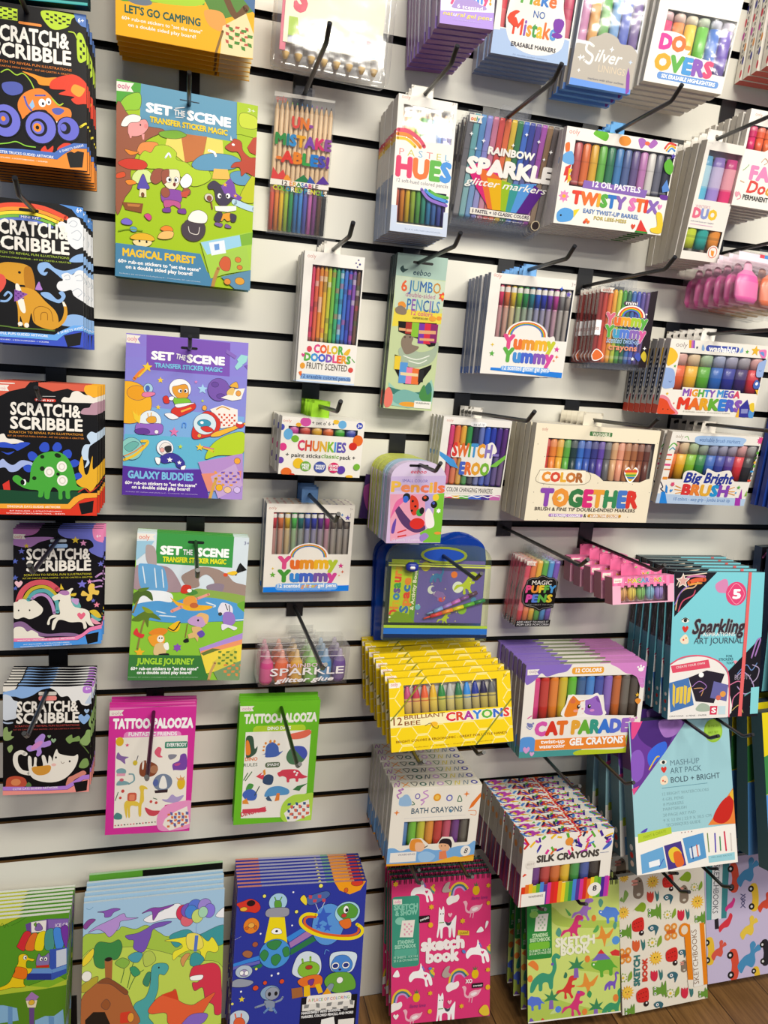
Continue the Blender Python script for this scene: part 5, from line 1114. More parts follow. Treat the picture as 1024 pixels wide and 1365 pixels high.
stack('forest','sticker_kit','sticker kit','green forest sticker kit with puppy, wizard cat and cauldron',(-0.0040,0.0600,1.6388,0.1909,0.2555,0.0003,0.0770,0.0101),3,0.0350,0.0349,0.0028,r'''
F a5c61c
OUT 4a3a20 .5
P 5e98b8 30.9,-1.7 161,-0.9 163.2,52.6 30.6,53.9
P 4fa536 -0.6,-0.6 31.4,-0.3 30.3,29.3 18.2,32.5 11.7,39 -0.3,37.9
S 93c832 0.7,38.8 11.5,19.9 30,12.2 30.3,31.4 16,36.1
P f1ece2 -0.4,2.7 22.2,1.4 18.3,7.6 21.9,12.7 -0.3,14.5
T fff 39.2,32.4 71.9,34.8 11.2 .06 | SET
T fff 93.7,34.5 152.8,34.5 11.4 .06 | SCENE
T fff 75.3,31.6 90.2,31.6 6.9 .03 | THE
T f0d020 43.9,46.7 149.1,45.5 6.9 .05 | TRANSFER STICKER MAGIC
L fff 0.9 76.7,23.1 89.4,19.9
L fff 0.9 77.6,34.3 87.9,33.3
R 2a2a34 82.8,10.3 109.3,11.1 2.2
T d77fa0 1.4,10.8 17,9.6 6.3 .02 | ooly
P a8c61e 161,-0.9 190.8,-0.7 191.5,43.4 168.8,41.5 162.3,42.6
S c8d838 165.3,16.2 174.8,12.3 189.7,16.4 190.3,29.9 168.4,31.4
T eee 176.7,10.1 186.9,10.1 4.5 .01 | 3+
S 9a5a42 -0.6,34.8 16.1,42.5 36.1,51.9 63.2,53.8 38.7,71.1 25.5,92.9 19.1,115.9 21.5,133.3 12.7,148 0.3,167.7
P ecd86a 67.9,57.4 88.5,55 91.8,91.3 80,84.2 63.7,77.9
P c4733c 85,54.1 121.2,52.4 118.2,69.1 115.1,83.1 91.8,91.3
P e8d868 121.2,52.9 142.7,53.8 146.2,82.7 117.3,78.2
S 7ab030 56.5,57.1 79.2,51.1 93.2,55.3 79.4,62.1 61.1,62.9
S e8904a 27.6,83.8 34.2,74 52.2,71 54.6,77.2 43.5,90 30,90
S b2d02c 30,96.6 36.6,84.5 45.6,85.3 52.3,75.4 68.2,72.8 79.9,79.8 80.1,88.6 94.1,90.9 103.7,96.2 122.6,95.5 127.8,108.4 104.4,121.1 85.3,110.3 59.7,105.3 39.2,106.2
S 5e98bc 101.2,92.1 112.6,79 131.4,72.6 157.9,71.7 170.4,78.9 156.2,90.3 113.2,98.1
P f0bc58 132.1,92.9 151.4,91.1 155.6,104.3 130.2,106.9
S 5e98bc 156.4,94.9 170.9,90.4 184.9,97.5 181.6,107.3 166.8,109.5 156.8,104.1
S bcc41c 186,95 193.4,93.9 192.6,129.3 170.1,127.7
L b8d8ea 8.2 162.9,133.5 180.5,138.1 193.1,139.9
S d8ea9a 21.4,120 30.2,109.8 43.8,109.9 48.6,122.6 26,128.2
S d03a2a 2.3,105.4 14.4,98 34.5,97 41.4,102.5 34.7,109.1 14.6,111.1
S d9502a 0.9,119.8 10.2,115.6 12.4,121.4 1.4,125.3
S ee8a2a 11,86.5 21,87.1 29.9,87.8 18.8,92.9
S ee8a2a 12.5,126.9 21.4,124.5 27.1,128.1 17,131.8
S f2a0a0 15.1,57.7 18.4,50.7 29.4,46.6 38.3,44.6 41.7,53.1 35.2,62.9 25.2,67.9 16.3,67.2
P f2a0a0 16.3,66.1 20.7,65.4 19.7,71 18.1,71.2
P f2a0a0 33,64.4 36.7,62.7 36.4,70.3 34.6,70.6
S f6f4f0 6.3,54.9 11.7,45.4 21.6,40.4 31.5,41.9 29.4,48.7 18.4,51.7 14,56.8 7.4,57.9
E 111 31.2,52.3 1.1,1.3
E ee8888 38.4,52.6 2.3,3
S b8442e 146.6,62.2 154.8,54 159.4,48.7 169.3,51.6 172.2,62.6 182.4,70.1 192.3,70.8 192.2,94.1 178.4,91.5 171.2,97.3 168.3,86.1 156.1,88 160.7,80.4 170.3,76.6 165,66 155.3,66.4
P b8442e 178.1,57 186,43.1 192.4,40.9 192.6,66.2 182,63.3
E fff 158,56.9 2.2,1.6
P f1ece2 153.5,52 153.9,45.6 156.6,51.9
L eef 2.3 65.1,88.8 69.5,82.5 71.9,86.6
L fff 3.2 124.2,70.3 131.4,71.4 133.9,75.6
S 5a4fae 28.3,134.6 31.5,122.9 35.9,114.5 40.6,123.8 44.6,132.2 36.2,134.5
P ece0b8 31.7,134.5 40.1,133.7 40.5,144.5 30.7,145
E 7a4a2a 35.6,142 2.1,3.1
P 8a4f2a 8.3,155.3 36.5,153.6 34.4,166.4 12.8,164.8
P c07a40 15,156.6 33.1,155.4 30.9,158.9 16.2,159.8
S 9c5340 45.7,116.3 50.6,106.7 59.7,104.1 64.3,106.8 61.1,118.5 53.2,125.3 46.7,122.9
S f2e8c8 60.9,107.3 73.5,102.7 83.9,103.8 85,119.4 76.4,129.8 64.7,124.7
S 9c5340 60.9,107.3 70,103.7 69.6,117.2 63.5,123.7 60.4,116.3
E fff 70.3,117.1 3.7,4
E fff 80.7,116 3.3,4.1
E 111 71.5,116.9 1.9,2.2
E 111 79.8,116.1 1.6,2.3
E 7a2a2a 78.1,122.3 2.1,2.7
S 8b4aa8 61.4,132 74,129 88.1,130.3 87.3,144.2 75.6,148.1 62.8,147.6 59.9,139
S c05890 65.1,145 84.9,144.5 86.3,153.5 76.9,150.2 70,155.8 65.3,154.1
S 7a3f98 63,156.7 72.3,153.6 73.6,159.8 64.3,161.1
S 7a3f98 84,155 93.4,152.5 94.8,159.2 84.6,159.5
E 9c5340 66,134.7 6.1,6.8
E 9c5340 95.1,129.3 5.7,5
S fff 86.5,114.6 94.5,105.5 101.7,110.1 100.8,119.3 92.7,125.1 86.7,121.4
P c8503a 87,131.6 99.8,126.3 95.4,137.3 88.3,137.2
S 40384e 124.5,115.8 132.7,108.9 142.5,113.1 152.3,114 163.4,117 159.1,131.7 148.4,141.4 137.3,137.1 133.1,121.5 125.9,121.4
P 7a4aa8 142.6,115.4 155.5,102 161.9,110.3 164.9,121.5 173.7,126.1 170.2,131.2 157.7,127.2 147.8,124
* f0b828 148.5,112.2 3.3
* f0b828 163.8,125.1 2.9
E fff 141.1,128.4 2.9,3.7
E fff 153.3,126.7 3.4,3.7
E 111 142.1,128.7 1.5,1.9
E 111 152.3,127.3 1.5,1.9
P f2efe8 135.1,143.2 165.6,139 165.8,144.8 153.6,148.8 136.5,149.3
S e8a030 144,153.7 157.4,149.5 160.2,157.4 154.1,161.7 149.1,158.9 145.6,162.9 141.3,159.9
S 40384e 134.5,160.8 139,150.9 146.4,152.2 142,164.6
S 40384e 157.4,150.7 166.1,151.9 165.2,160.3 159.1,161.1
S 7a5a9a 137.1,165.2 146.9,166.2 144.6,170.8 136,168.9
S 7a5a9a 151.8,165.6 159.3,168.2 158.2,170.7 150.8,170.5
L 8a4a3a 1.9 127.5,133.8 130.1,140.4 131.6,147.2
E d8d0c0 126.3,132.9 6.3,5.5
E 8a4a3a 126.8,133.9 3.4,3.7
S 4a4048 89.3,176.2 96.2,169.5 105.7,167 117.7,167.8 122.8,174.1 120.8,186.2 111.3,194.5 99.3,194.8 90.8,187.7
P 4a4048 92.7,170 98.5,165.7 121.3,166.1 120.3,171
S f4f2ea 98.6,168 103,155.8 114.8,151.8 124.7,157.5 121.4,168.5
L e8e0d8 0.9 98.8,176.1 101.4,184 112.2,184.9 114.4,175.2
S e8b52c 20,202.5 24.5,196.2 34.8,193 47.5,194.4 52.7,200.6 38.4,203.6
S f0dca0 24.6,204.2 47.6,202.4 46.5,208.4 36.2,212 25.8,209.8
E 111 32.2,204.4 1.4,1.8
E 111 41.8,204.3 1.4,1.8
S ee8a30 60.1,184.7 65.8,179.3 74,179.4 77.7,184.7 68.3,187.1
S f0c070 62.5,187.8 77.7,185.9 76.7,194.1 66.2,197.8 56.8,196.6
S 7a6ad0 7.4,180.2 14.1,175.9 22,179.4 19.8,184.2 9.7,184.4
E 5ea0c8 24,189.4 5,3.6
S d0488a 37.9,169.3 43.5,165.8 48.2,170.2 44.8,175.2
L 7aa020 1.4 4.1,194.2 17.6,190.2 35.9,190.1
P 4b86ac 0.2,210.7 54.7,210.8 116.7,211.6 127.2,235.5 137.4,244 138.2,265.9 0,257.9
T f2c62a 10,226.7 109.4,226 9.7 .045 | MAGICAL FOREST
T fff 4,236.6 117.5,236.1 4.8 .03 | 60+ rub-on stickers to "set the scene"
T fff 14.1,243.6 106,243.2 4.9 .03 | on a double sided play board!
T cde 5.7,252 117.9,251 1.6 0 | Includes 60 stickers and playboard - Contenido 60 calcomanias
P a8d04a 116.2,195 191.6,171.1 189.3,221.2 132.5,244.6
P 9cd0ea 116.7,195.7 172.2,178.4 175.4,193.6 126.4,211.6
P e8f0f8 128.3,194.7 150.2,188.4 153.4,206 132.6,212
P 6a9ad8 135.7,196.1 143,194.1 143.8,202.3 137.2,204.3
P 7fb23a 172.2,178.4 191.6,171.9 190.9,189.3 175.4,193.6
P a5cc50 146.1,209.2 182.9,192.7 190.8,225.9 142.2,238.7
S d0603a 144,221.5 151.1,211 160,214.8 159.3,229.5 149.3,230.6
E d8803a 171.2,213.5 4.5,3.9
E d8803a 174.2,224.1 4.1,3.4
P 5f8eae 147.2,240.5 190.8,225.9 190.9,255.5 167.9,255.4
E e0903a 157,246.3 5,4.4
E e0a03a 175,243.6 7.1,5.4
L b88a4a 4.9 143.1,228.9 137.5,246.5 135,261.3
''')
stack('galaxy','sticker_kit','sticker kit','purple space sticker kit with animals in rockets',(0.0004,0.0500,1.3058,0.1782,0.2401,-0.1349,-0.0731,0.0060),3,0.0300,0.0445,0.0028,r'''
OUT 3a2a5a .5
G 8f7fd8 7fa0e0
P 7fb0e4 0.7,105.2 176.3,112.4 176.3,168.4 2.1,148.8
P 66b8d8 1.1,148.8 177.7,148.1 177.3,193.1 0.5,198.2
P 7d55b8 28.9,-0.6 151,2 151.9,52.7 29.9,51
P f1ece2 0.2,1.5 20.5,2.2 16.5,7.5 20.3,13.9 0.4,13.6
T e08aa0 1.9,10.5 16,10.8 6.5 .02 | ooly
T fff 37.4,35.3 68.2,34.9 11.3 .06 | SET
T fff 88.5,35.6 143,36.7 11.4 .06 | SCENE
T fff 71.7,31.6 85.5,33.7 7.4 .03 | THE
T 7fc4ea 42,46.5 140.4,47.5 6.5 .045 | TRANSFER STICKER MAGIC
R 121018 78.7,13.1 103.3,16.6 2.2
P 8a6ac0 146,12.2 161.6,21.1 159.1,25.7 145.1,17.8
P 9cd8d8 161.8,26.6 168,18.4 178,19.9 176.1,28.9 168.7,35
P 9cd8d8 159,37.8 164.1,29.1 170.9,34.8 162.4,42
P 7a5ab8 173.1,34.7 179.6,32 178.8,40.9
L f08a3a 4.7 30.5,48.8 21.2,55.9 13.2,66.3
L f2c83a 2.6 30.5,49.9 19.4,62.6
* f4cf3a 31.5,47.6 7.7
E f4b52c 5.9,101.6 33.6,31.6
E eea325 18,86.7 14.8,10.9
* f4cf3a 50.8,65.5 4.7
* f4cf3a 48.7,106 3.9
* c5d84a 113.2,92.1 2.6
* d88ac8 102.5,64.4 2.8
* a9d4f4 112.6,74.5 7.9
E a9d4e8 33.6,79.1 6.8,7.4
E 4a6ac0 32.6,79.2 3,4.4
S e880a8 24.4,89.5 28.5,84.9 41.2,84.1 43.8,87.2 37.2,90.9 28.8,92.1
E f4f6fa 79.7,76.2 16.1,14.9
S e8a038 68.5,74.7 74.9,72.1 87.6,69.1 92.2,77.6 90.5,88.7 77.7,90.6 69.9,83.4
E fff 79.8,79.5 3.2,3.1
E fff 88.4,78.9 2.8,3.1
E 111 80.7,79.6 1.5,1.8
E 111 87.5,79.2 1.5,1.8
S 7fc43a 69.1,90 77.7,90.6 90.5,89.8 96.2,97.2 75.9,102.8
S fff 64.8,89.2 71.2,88.8 69.2,94.4 63.9,93.6
S d83a30 55.2,90.9 61.5,88.3 64.7,98 57.6,99.1
S d83a30 67.6,109.9 75.9,102.8 98.3,95.9 103.8,101.1 98.7,108.1 80.8,118 72.2,118.4
P f0b04a 81.5,109.1 96.4,102.7 97.5,104.8 82.7,111.7
S f4f4f8 58.2,116 65.6,113.3 74.3,116.1 78.7,120.3 68.1,123.1
S f4f4f8 72.7,100.8 82.2,98 101.5,95.7 97.3,98.2 78.2,104.9
E e9f2f8 38,127 15.9,15.4
S e8a838 32,125.2 38.2,120.4 45.6,121.1 45.9,128.8 36.4,130.4
L e8a838 1.3 33.8,116.3 35,121.7
L e8a838 1.3 39,114.9 38.6,120.4
S 9a6ac8 18.5,132.5 32.2,131.8 53.4,130.5 56.9,139.2 51.8,146.5 30.6,148.3 17.8,145.7
S 6a3f9a 15.6,142.6 26.1,138.7 35.6,140.3 36.9,145.8 22.1,148.1
E f4f0f8 47.4,143 3,3.1
P f4cf3a 11.5,113.2 18,119.4 16.7,110.7 20.2,121.5 24.3,116.9 22.7,132.3 15.1,126.2
E 7a58b0 136.4,73.7 16.3,17.2
E 6a4aa0 130.7,66.3 5.4,4
E 6a4aa0 140,83.4 6.5,4
S e8c070 148.5,76.2 154.8,69.2 160.3,71 158.5,81.1 150.9,82.7
S e8b040 152.5,67.1 162,59.8 165.7,68.5 160.2,68.8
P f6f0e4 140.1,85.6 150.8,80.5 160.7,81 175.6,68.9 169.7,86 157.7,89
P f6f0e4 161,71 175.6,68.9 170.3,86 157.5,82.3
E e8a04a 166,77.3 3.9,4.4
L 5590e0 1.5 84.6,134.3 85.4,127.6 89.7,128 89.5,134
* e07ab0 73,141.6 7.4
P f6eee6 124.5,104.3 142.7,96.6 165.9,101.8 166.9,126.3 141.9,132.2 132.6,114.9
K d8503a 136.7,109.1 163.7,128.8 7 5
L d89a3a 1.8 134.3,103.7 142.8,99.2 153.9,102.6
S d83a30 98.8,141.3 102.7,127.8 115,109.3 128,108.5 139.2,119 140.8,130 133.6,141.6 112.1,149.4 101.3,150
E d8eaf2 117.8,126.9 16.9,16
E 3f9ab8 116.7,125.8 10,5.8
E fff 113.4,124.9 2.6,2.2
S d83a30 111.5,132.8 122.3,130 131.2,136.1 120.4,139
E f0b04a 116.4,102.6 3.5,4
E f0b04a 110.2,145.1 3,3.1
S f2b83a 127.2,145.3 133.4,138.2 163.6,126.5 176.6,121.3 177.9,124.6 146.7,140.9 138.1,144.7
E d83a30 170.2,125 6.2,4.9
E fff 170,121.7 4.4,2.2
E 8fd0c8 12.3,170.2 15.8,16.7
S 6fb8b0 1.7,168.5 14,159.1 22.6,163 10.3,174.7
L f2c83a 3.9 2.3,187.2 16.8,179.8 31.2,165.9 35.2,158 26.7,158
L e88a3a 1.7 2.1,181.7 16.6,174.3 29,163.8
S b8d42c 120.9,180.2 123.6,166.6 134,152.7 153.2,140.5 177.3,137 176.3,168.4 139.2,173.7
L e8c23a 2.6 114.8,162.6 125.8,165.4 132.4,168.4
L d86a9a 1.8 116.9,161.4 132.3,164
* f4cf3a 111.5,162.4 6.1
E f4f6fa 60.6,166.6 12.4,11.9
S f2ece6 52.5,165.9 60.7,157.7 69.5,162.8 66.6,171.8 57.1,175.6
S 333 59.9,165.5 68.4,162.8 69.8,170.5 63.4,173.1
E f0b0a8 56.4,169.7 3.4,3.5
S 3f3a9a 53,181.3 65.6,174.1 78.5,175.6 89.7,186.2 87.8,195.2 79.2,194.5 74.6,186.9 61.8,189.7 55.4,187.8
S fff 46.6,181.6 54.1,182.4 53.3,191.3 49,190.4
S fff 85.6,193 92,191.6 89.1,199.6 84.7,197.5
* fff 68.1,183.9 4.4
* fff 82.2,187.6 3.5
* c8dc4a 83,163.2 3.5
P 5a34a0 0.4,196 55.8,200 113.9,196.1 126.1,231.4 128.8,245.9 0.2,241.2
T 7fc4ea 8.4,213.9 103.2,214.1 10.6 .045 | GALAXY BUDDIES
T fff 4.5,223.8 108.8,223.2 4.8 .03 | 60+ rub-on stickers to "set the scene"
T fff 14.2,230 98.8,229.5 4.9 .03 | on a double sided play board!
T cbe 5.9,235.5 111,235.4 1.5 0 | Includes 60 stickers and playboard - Contenido 60 calcomanias
P b890d0 109.8,185.2 176.3,168.4 178.3,217.9 126.1,230.3
P e8907a 115.2,202.8 175.2,195.5 173.9,218.1 126,229.2
E f2a83a 168.4,180.5 4.8,4.9
P c8a8d8 129.5,206.6 166,184.7 178.3,217.9 141.7,239.8
K e8a04a 133.5,197.5 169.6,220.5 6 5
K 7a5ab8 144.5,196.9 173.8,215.8 5 4
P b090d8 142.8,238.6 178.3,217.9 178.1,239.4 150.6,241.2
E f0b82a 142.8,222.8 5.3,5.4
E f0c89a 155.5,225.7 5.7,5
E d8c0f0 169.8,225.1 5.3,5
L d8a850 4.4 137.9,208.5 132.5,226.7 129.1,241.4
''')
stack('jungle','sticker_kit','sticker kit','green jungle sticker kit with waterfall and kayak',(0.0154,0.0500,1.0002,0.1734,0.2336,-0.1905,0.0276,0.0541),4,0.0250,0.0449,0.0028,r'''
F 8cc63a
P d8e4ec -1.4,0.1 176.8,-5.9 179.1,94.2 2.9,89.6
P 3d9a48 29.3,-4.2 149.2,-2.6 149.4,50.3 29.8,48.3
P f1ece2 -0.3,2.4 27.5,2.3 23.3,6.6 27.3,11.2 -0,11.5
T e07a70 3,10.9 18.7,11.1 7.1 .02 | ooly
T fff 37,33.2 68.3,32.9 12.4 .06 | SET
T fff 93.6,33.8 142,33.4 12.5 .06 | SCENE
T fff 71.1,32.8 85.5,32.2 8.2 .03 | THE
T e8e82a 40.8,45 138.9,44.7 7.6 .05 | TRANSFER STICKER MAGIC
R 14201a 77.2,9.7 102.7,14.1 2.4
T 88a 165.9,11.4 174.3,12 5.4 .01 | 3+
P 9cc8e0 -0.7,14.4 26.1,13.2 16.1,30.3 0.6,45.1
S b0a0a0 14.3,20.8 28.1,25 31.3,53.4 17.4,46.8
S a89098 0.4,56.9 8.9,51.9 47,52.8 64,68.9 72.3,90 52.2,92.9 0.7,89.7
S 6aa8d8 4.6,54.4 13.1,49.4 40.3,53.1 48.2,69.4 50.9,90.6 36.5,93.3 11.8,89.4
L e8f2f8 1.6 11.3,54.1 16.6,79.9
L e8f2f8 1.6 29.3,55.9 33.8,86.4
L e8f2f8 1.6 40.6,57.8 45,86
S a08a80 70.8,68.7 81.5,58.8 99.4,50.9 122.6,52.5 141.9,61.5 154.3,73.2 175.9,79.7 179.4,99 160.4,97.1 139.2,92.8 124.9,88.5 121.6,71.8 109.4,62.6 98.4,70.1 99.2,82.1 83.3,84.9
S 908090 110.6,81.7 124.2,76.5 138.3,78.5 134.4,90.6 118.2,91
S 8fae50 92.6,87 124.9,88.5 176.9,96.6 177.6,108.6 103.2,108.1
S f0f4f8 12.1,94 34.1,91.1 56.9,95.1 57.9,109.2 31.6,116.9 4.7,112.9
S 559ed8 2.7,115.2 35.3,107.4 57.9,109.2 84.5,101.5 125.7,100.4 163.5,109 178.2,118.2 176.8,135 128.2,138.3 82.7,141.5 37.8,140 1.8,131.5
L dceaf4 1.8 41.5,130.6 66.3,132
L dceaf4 1.8 36.6,123.8 50.2,127
L dceaf4 1.9 112.4,107.9 126.5,112.3 124.3,114.7
L dceaf4 1.9 160.4,135.3 176.7,133.8
S 6fae38 161.2,109 178.5,103.8 178.4,123 168.8,118.4
S f2b52c 56.2,101 69.1,108.9 94.3,111.9 121.9,113.6 113.1,119.7 85.9,121.5 67.2,113.7
S 4f8f3f 78.3,94.5 83.5,87.3 95.1,89.3 97.7,94 88.7,96.6
S d83a2a 71.4,92.4 74,81.6 85.4,81.3 87,88.4 79.5,94.5
E fff 84.8,89.6 3.6,2.8
S f0a040 75.7,106.4 82.1,99.2 93.4,98.9 97.7,110.6 80.8,113.4
E c86a3a 93.3,113.1 6.8,4.3
L f0a090 4.2 97.1,102.3 115,94.7
L f0a090 5 60,123.2 74.1,115.9
L 222 2.9 155.9,61 161.9,43.8 164.4,53.5
P 222 154.7,59.9 173.1,52.7 165,55.9 161.8,41.4
S f2c52c 141.7,59.1 153.2,55.1 158.1,58.5 151.3,62.4
E e0502a 139.6,62.1 3.7,2.9
L 8a7a40 2.7 1.4,126.8 8.4,103.5 9.7,91.8
S 4f6a2a -0.7,99.1 9.7,91.8 25.4,93.7 29.8,107.6 19.3,100.8 12.6,101 2.5,112.9
S 5f7f2a 7.3,89.5 22.7,86.7 18.6,91.5 9.9,94.1
L 8a7a40 2.7 11.4,184.1 16.4,149.6 20.7,133.4
S 5f7a2a 0.1,138.4 14.6,126.6 23.3,124 34.7,128.5 44.3,137.6 33,135.5 26.4,135.6 25.2,149.5 18.8,138.1 11.3,140.5
S 8aa02a 13.9,117.3 22.9,119.4 32.3,126.2 21.2,126.4
S d83a3a 4,159 8.8,150.9 12.7,158.9 20.6,161.1 17.7,166.9 8.7,163.6
S e88a2a 27,158.7 36.4,151.6 47.4,150.3 55.5,153.6 50.4,160.7 37.3,163.2
S f0a030 26.4,165.6 39.3,160.8 50.6,163 51.4,174.5 42.7,176.9 34.1,179.3
E f6eee0 45.4,167.7 5.3,5.6
E 111 43.7,166.5 1.1,1.4
E 111 47.5,166.5 1.1,1.4
S e0c088 38.3,177 51.4,174.5 54.8,190.6 37.3,193
S 222 44.9,191.8 58.2,190.6 59.1,194.7 45.9,195.3
S f6f6f0 50.5,176.8 56.9,173.3 59.2,183.7 54.4,184.9
* f2b52c 15.1,189.8 8.5
S f2c020 55.3,151.3 64.7,141.8 73.5,139.3 72.3,153.4 63.5,155.8
L 222 1.8 56.3,150.1 65.5,153.5 73.6,140.5
S c8a0d0 85.8,136.8 95.5,129.5 109.2,129.2 115.5,138.5 108.2,148.1 96.6,145.9 87.3,142.6
S e8b878 97.9,130.6 104.3,124.6 117.2,129.1 114.7,143.3 107.1,131.6
E 111 101.3,136.9 1.6,1.9
S e0b878 92.3,148.4 105.9,148.1 108.8,157.5 97.6,160
P e0b878 86.3,160.1 97.3,155.3 104.4,159.9 102.9,171.6 97.9,164.6 89,167.1
S 6a4fb0 100.8,157.6 108.5,152.8 113.5,159.7 107,164.5
S 222 80.6,169.5 86.7,166 89.3,171.7 82.7,173
L 8a6a3a 1.4 85.1,143.8 83.2,164.8
S e8e4f0 132.4,114.5 137.7,107.2 152,111.7 155,123.5 148.4,128.4 136.6,126.3 131.7,121.7
L 333 1.4 142.5,109.5 146.6,118.9
L 333 1.4 148.5,111.7 150.2,121.2
S 9a7ac8 141.1,123.8 155,123.5 160.1,137.7 151.7,145 141,140.4
E 444 135.4,125.8 3.2,2.9
S e8e4f0 138.8,142.8 146.9,142.7 163.5,147.2 159.1,152 149.5,147.4 140.6,152.3
* 8a4fb8 72,181.2 6.8 6
P 3b7a3a -1,193.4 108.9,193.6 115.6,208.7 125.2,233.6 -0.6,233.6
T a8d83a 12.1,208 99,207.6 9.1 .045 | JUNGLE JOURNEY
T fff 3.8,217.8 106.4,217 5 .03 | 60+ rub-on stickers to "set the scene"
T fff 13.4,223.7 96.3,223.5 5 .03 | on a double sided play board!
T bdb 0.8,229.6 106.8,229 1.4 0 | Includes 60 stickers and playboard - Contenido 60 calcomanias
P f0d84a 105.9,182 176.9,156.4 178.8,208.3 119.9,222.5
P b090d8 105.9,182 177.9,154 177.6,168.3 108.6,189
P f09a6a 108.5,186.7 177.4,164.7 177.9,173 110,192.5
P 6a7a3a 108.7,190.1 126.4,181.8 140.2,182.8 113.5,193.6
P d8cc4a 127.8,204 163.2,180.3 169.5,208.4 133.6,222.5
K 6a8a3a 135.8,185.2 167.2,208.4 5 5
P 7a9a6a 131.1,220.2 178.2,199 179.6,222.4 171,233.6 138.9,233.6
K e08a4a 146.3,206.2 177.6,227.1 5 4
L c8a060 4.2 132.5,205.1 126.6,220.2 124.1,233.6
''')
stack('tpink','tattoo_pack','tattoo pack','pink temporary tattoo pack with camel and sloth',(-0.0439,0.0670,0.7160,0.1363,0.2298,-0.0464,-0.0216,0.0320),4,0.0350,0.0398,0.0028,r'''
F d8359c
P ea6db8 0.3,8.1 134.7,-0.1 135.8,3 0.1,4
P f1ece2 -0.1,8.7 22.4,7.9 18.9,13.1 21.5,17.7 0.3,18.6
T c8a 3.3,17 19,15.2 5.7 .01 | ooly
T fff 6.9,41.1 131.9,38.9 16.1 .075 | TATTOO-PALOOZA
R f090cc 23.5,46.2 114.2,63.3 6.6
T fff 31.1,54.6 107.1,52.7 6.2 .03 | FUNTASTIC FRIENDS
T fff 31.3,58.8 108.3,58.1 2.5 0 | over 50 temporary tattoos
P f4efe4 11.5,56.6 125,54.1 127.6,174.3 94,179.2 82.4,216.2 13.4,217.9
E e3bb2c 17.7,63 6.2,7.9
* e0507a 29.5,69.5 3.5
R 3f8a70 88.9,64.8 125.2,76.7 2
T fff 92.1,74.1 123.5,73.2 6.3 .03 | EVERYBODY
S 8a6aa8 13.3,91.9 15.7,81.6 21.4,88 32.5,90.4 27.2,94.4 27.5,102.7 19.9,96.2
L 556 1.2 43.2,105.3 47.2,88.7
E d8c040 43.1,101.1 3.7,4.6
S 8a4a30 50.2,118.1 51.5,103.5 56.8,97.4 64.3,98.7 75.7,104.3 79.8,112.8 75.6,123.2 65.5,127.1 54.2,125.6
E b07a5a 73.3,113.7 6.7,7.2
L f4efe4 2.8 55.9,99.5 55.5,112
L f4efe4 2.4 61.5,98.6 62.9,110.2
S e0607a 72.9,83.2 78.1,73.9 83.8,77.2 82.4,87.7 86.4,92 78.9,91.8
S 7a4aa8 102.9,105.2 113,99.1 115.3,88.6 124.2,88.9 125.1,114.4 107.2,115.9 104.3,115.8
S c05090 105.7,105.2 115.1,103.4 113.4,107.6 107.8,108.5
S 8a8a98 95.5,88.1 108.7,88.4 105.2,94.7 97.8,96.6
S 7fa8b0 14.7,112.7 22.2,109.9 28.8,113.2 28.1,119.5 16.2,119.1
R e8a0b8 14.9,119 28.3,123.7 1
S 7fa8b0 15.1,139.9 19.4,131.7 32.4,134.3 34.4,138.6 25.2,140.3
L 7fa8b0 2.4 34.4,138.6 42.5,132.6 41.1,122 34.6,120.7
E d06a7a 23,130.8 3.3,2.9
E 7a88a0 88.4,137.5 15.4,15.3
S f4f2ec 83.1,146.8 86.1,127.8 91.7,128 95.4,147.3
E 5a6aa8 77.1,138.1 4.5,6.4
P 3a2a30 75.9,151.8 97.4,150.6 96.7,156.3 77,156.8
E e3bb2c 118.4,140.7 6.5,11.1
P e09a6a 109.6,128.7 116.5,133.2 116.1,124.7 119.3,132.2 123.8,127.1 121.3,135.5 112.7,134.1
S e8c84a 28.5,176.3 33.7,168.1 48.6,170.8 52.5,173.1 53.5,154.1 51.3,145.6 54.9,141.5 62.5,144.9 64.5,149.2 59,150.1 59.8,169.2 56.4,177.5 56.2,196.7 52.5,196.5 50.9,179.4 49,179.3 38.8,178.9 38.6,198 35.8,197.8 34.2,180.8 33.9,197.7 32.1,197.6
R d0604a 33.2,154.3 47.7,169.7 4
R e88a6a 36.1,157.6 44.8,168.5 2.4
L 3f6a50 1.2 14.3,167.2 18.4,152.7
E d0504a 25.6,150.9 2.6,3
E d0504a 22.1,162.9 2.2,2.5
S 4f8a88 13.5,194.6 17.9,189.5 25.5,194.1 24.8,201.5 14.6,201
S d04a5a 62.2,182 73.6,187.9 86.9,189.6 79.7,197.8 70.3,197.3 64.4,190.7
L 3f6a50 1.2 74.6,165.6 80.3,167.9
E d0504a 71.1,171.8 2.3,2.6
E d0504a 79.6,174.3 2.3,2.6
S b0a0d0 88.8,168.3 97.3,168.7 104.5,160.4 112.3,165 123.6,162.3 118.3,171.7 109,175.6 93.7,172.8
D e04a6a,222,e04a6a,222,8a8a60,e04a6a,e04a6a,333,222 16,212.8 79.3,209.6 1.8 14
S f09acc 82.4,216.2 83.4,195.8 94.1,181.4 116.5,173.8 140.5,175.9 143.2,211.7 134.2,224.2 103.7,227.4 88.5,226.1
P f4efe4 95.1,205 109.8,192.8 130.3,183 135.7,215.6 103.7,226.9 91.8,215.6
K e07a4a 98.4,194.4 132.1,221.9 6 5
K 6a6aa8 102.1,192.4 134,219.9 5 4
''')
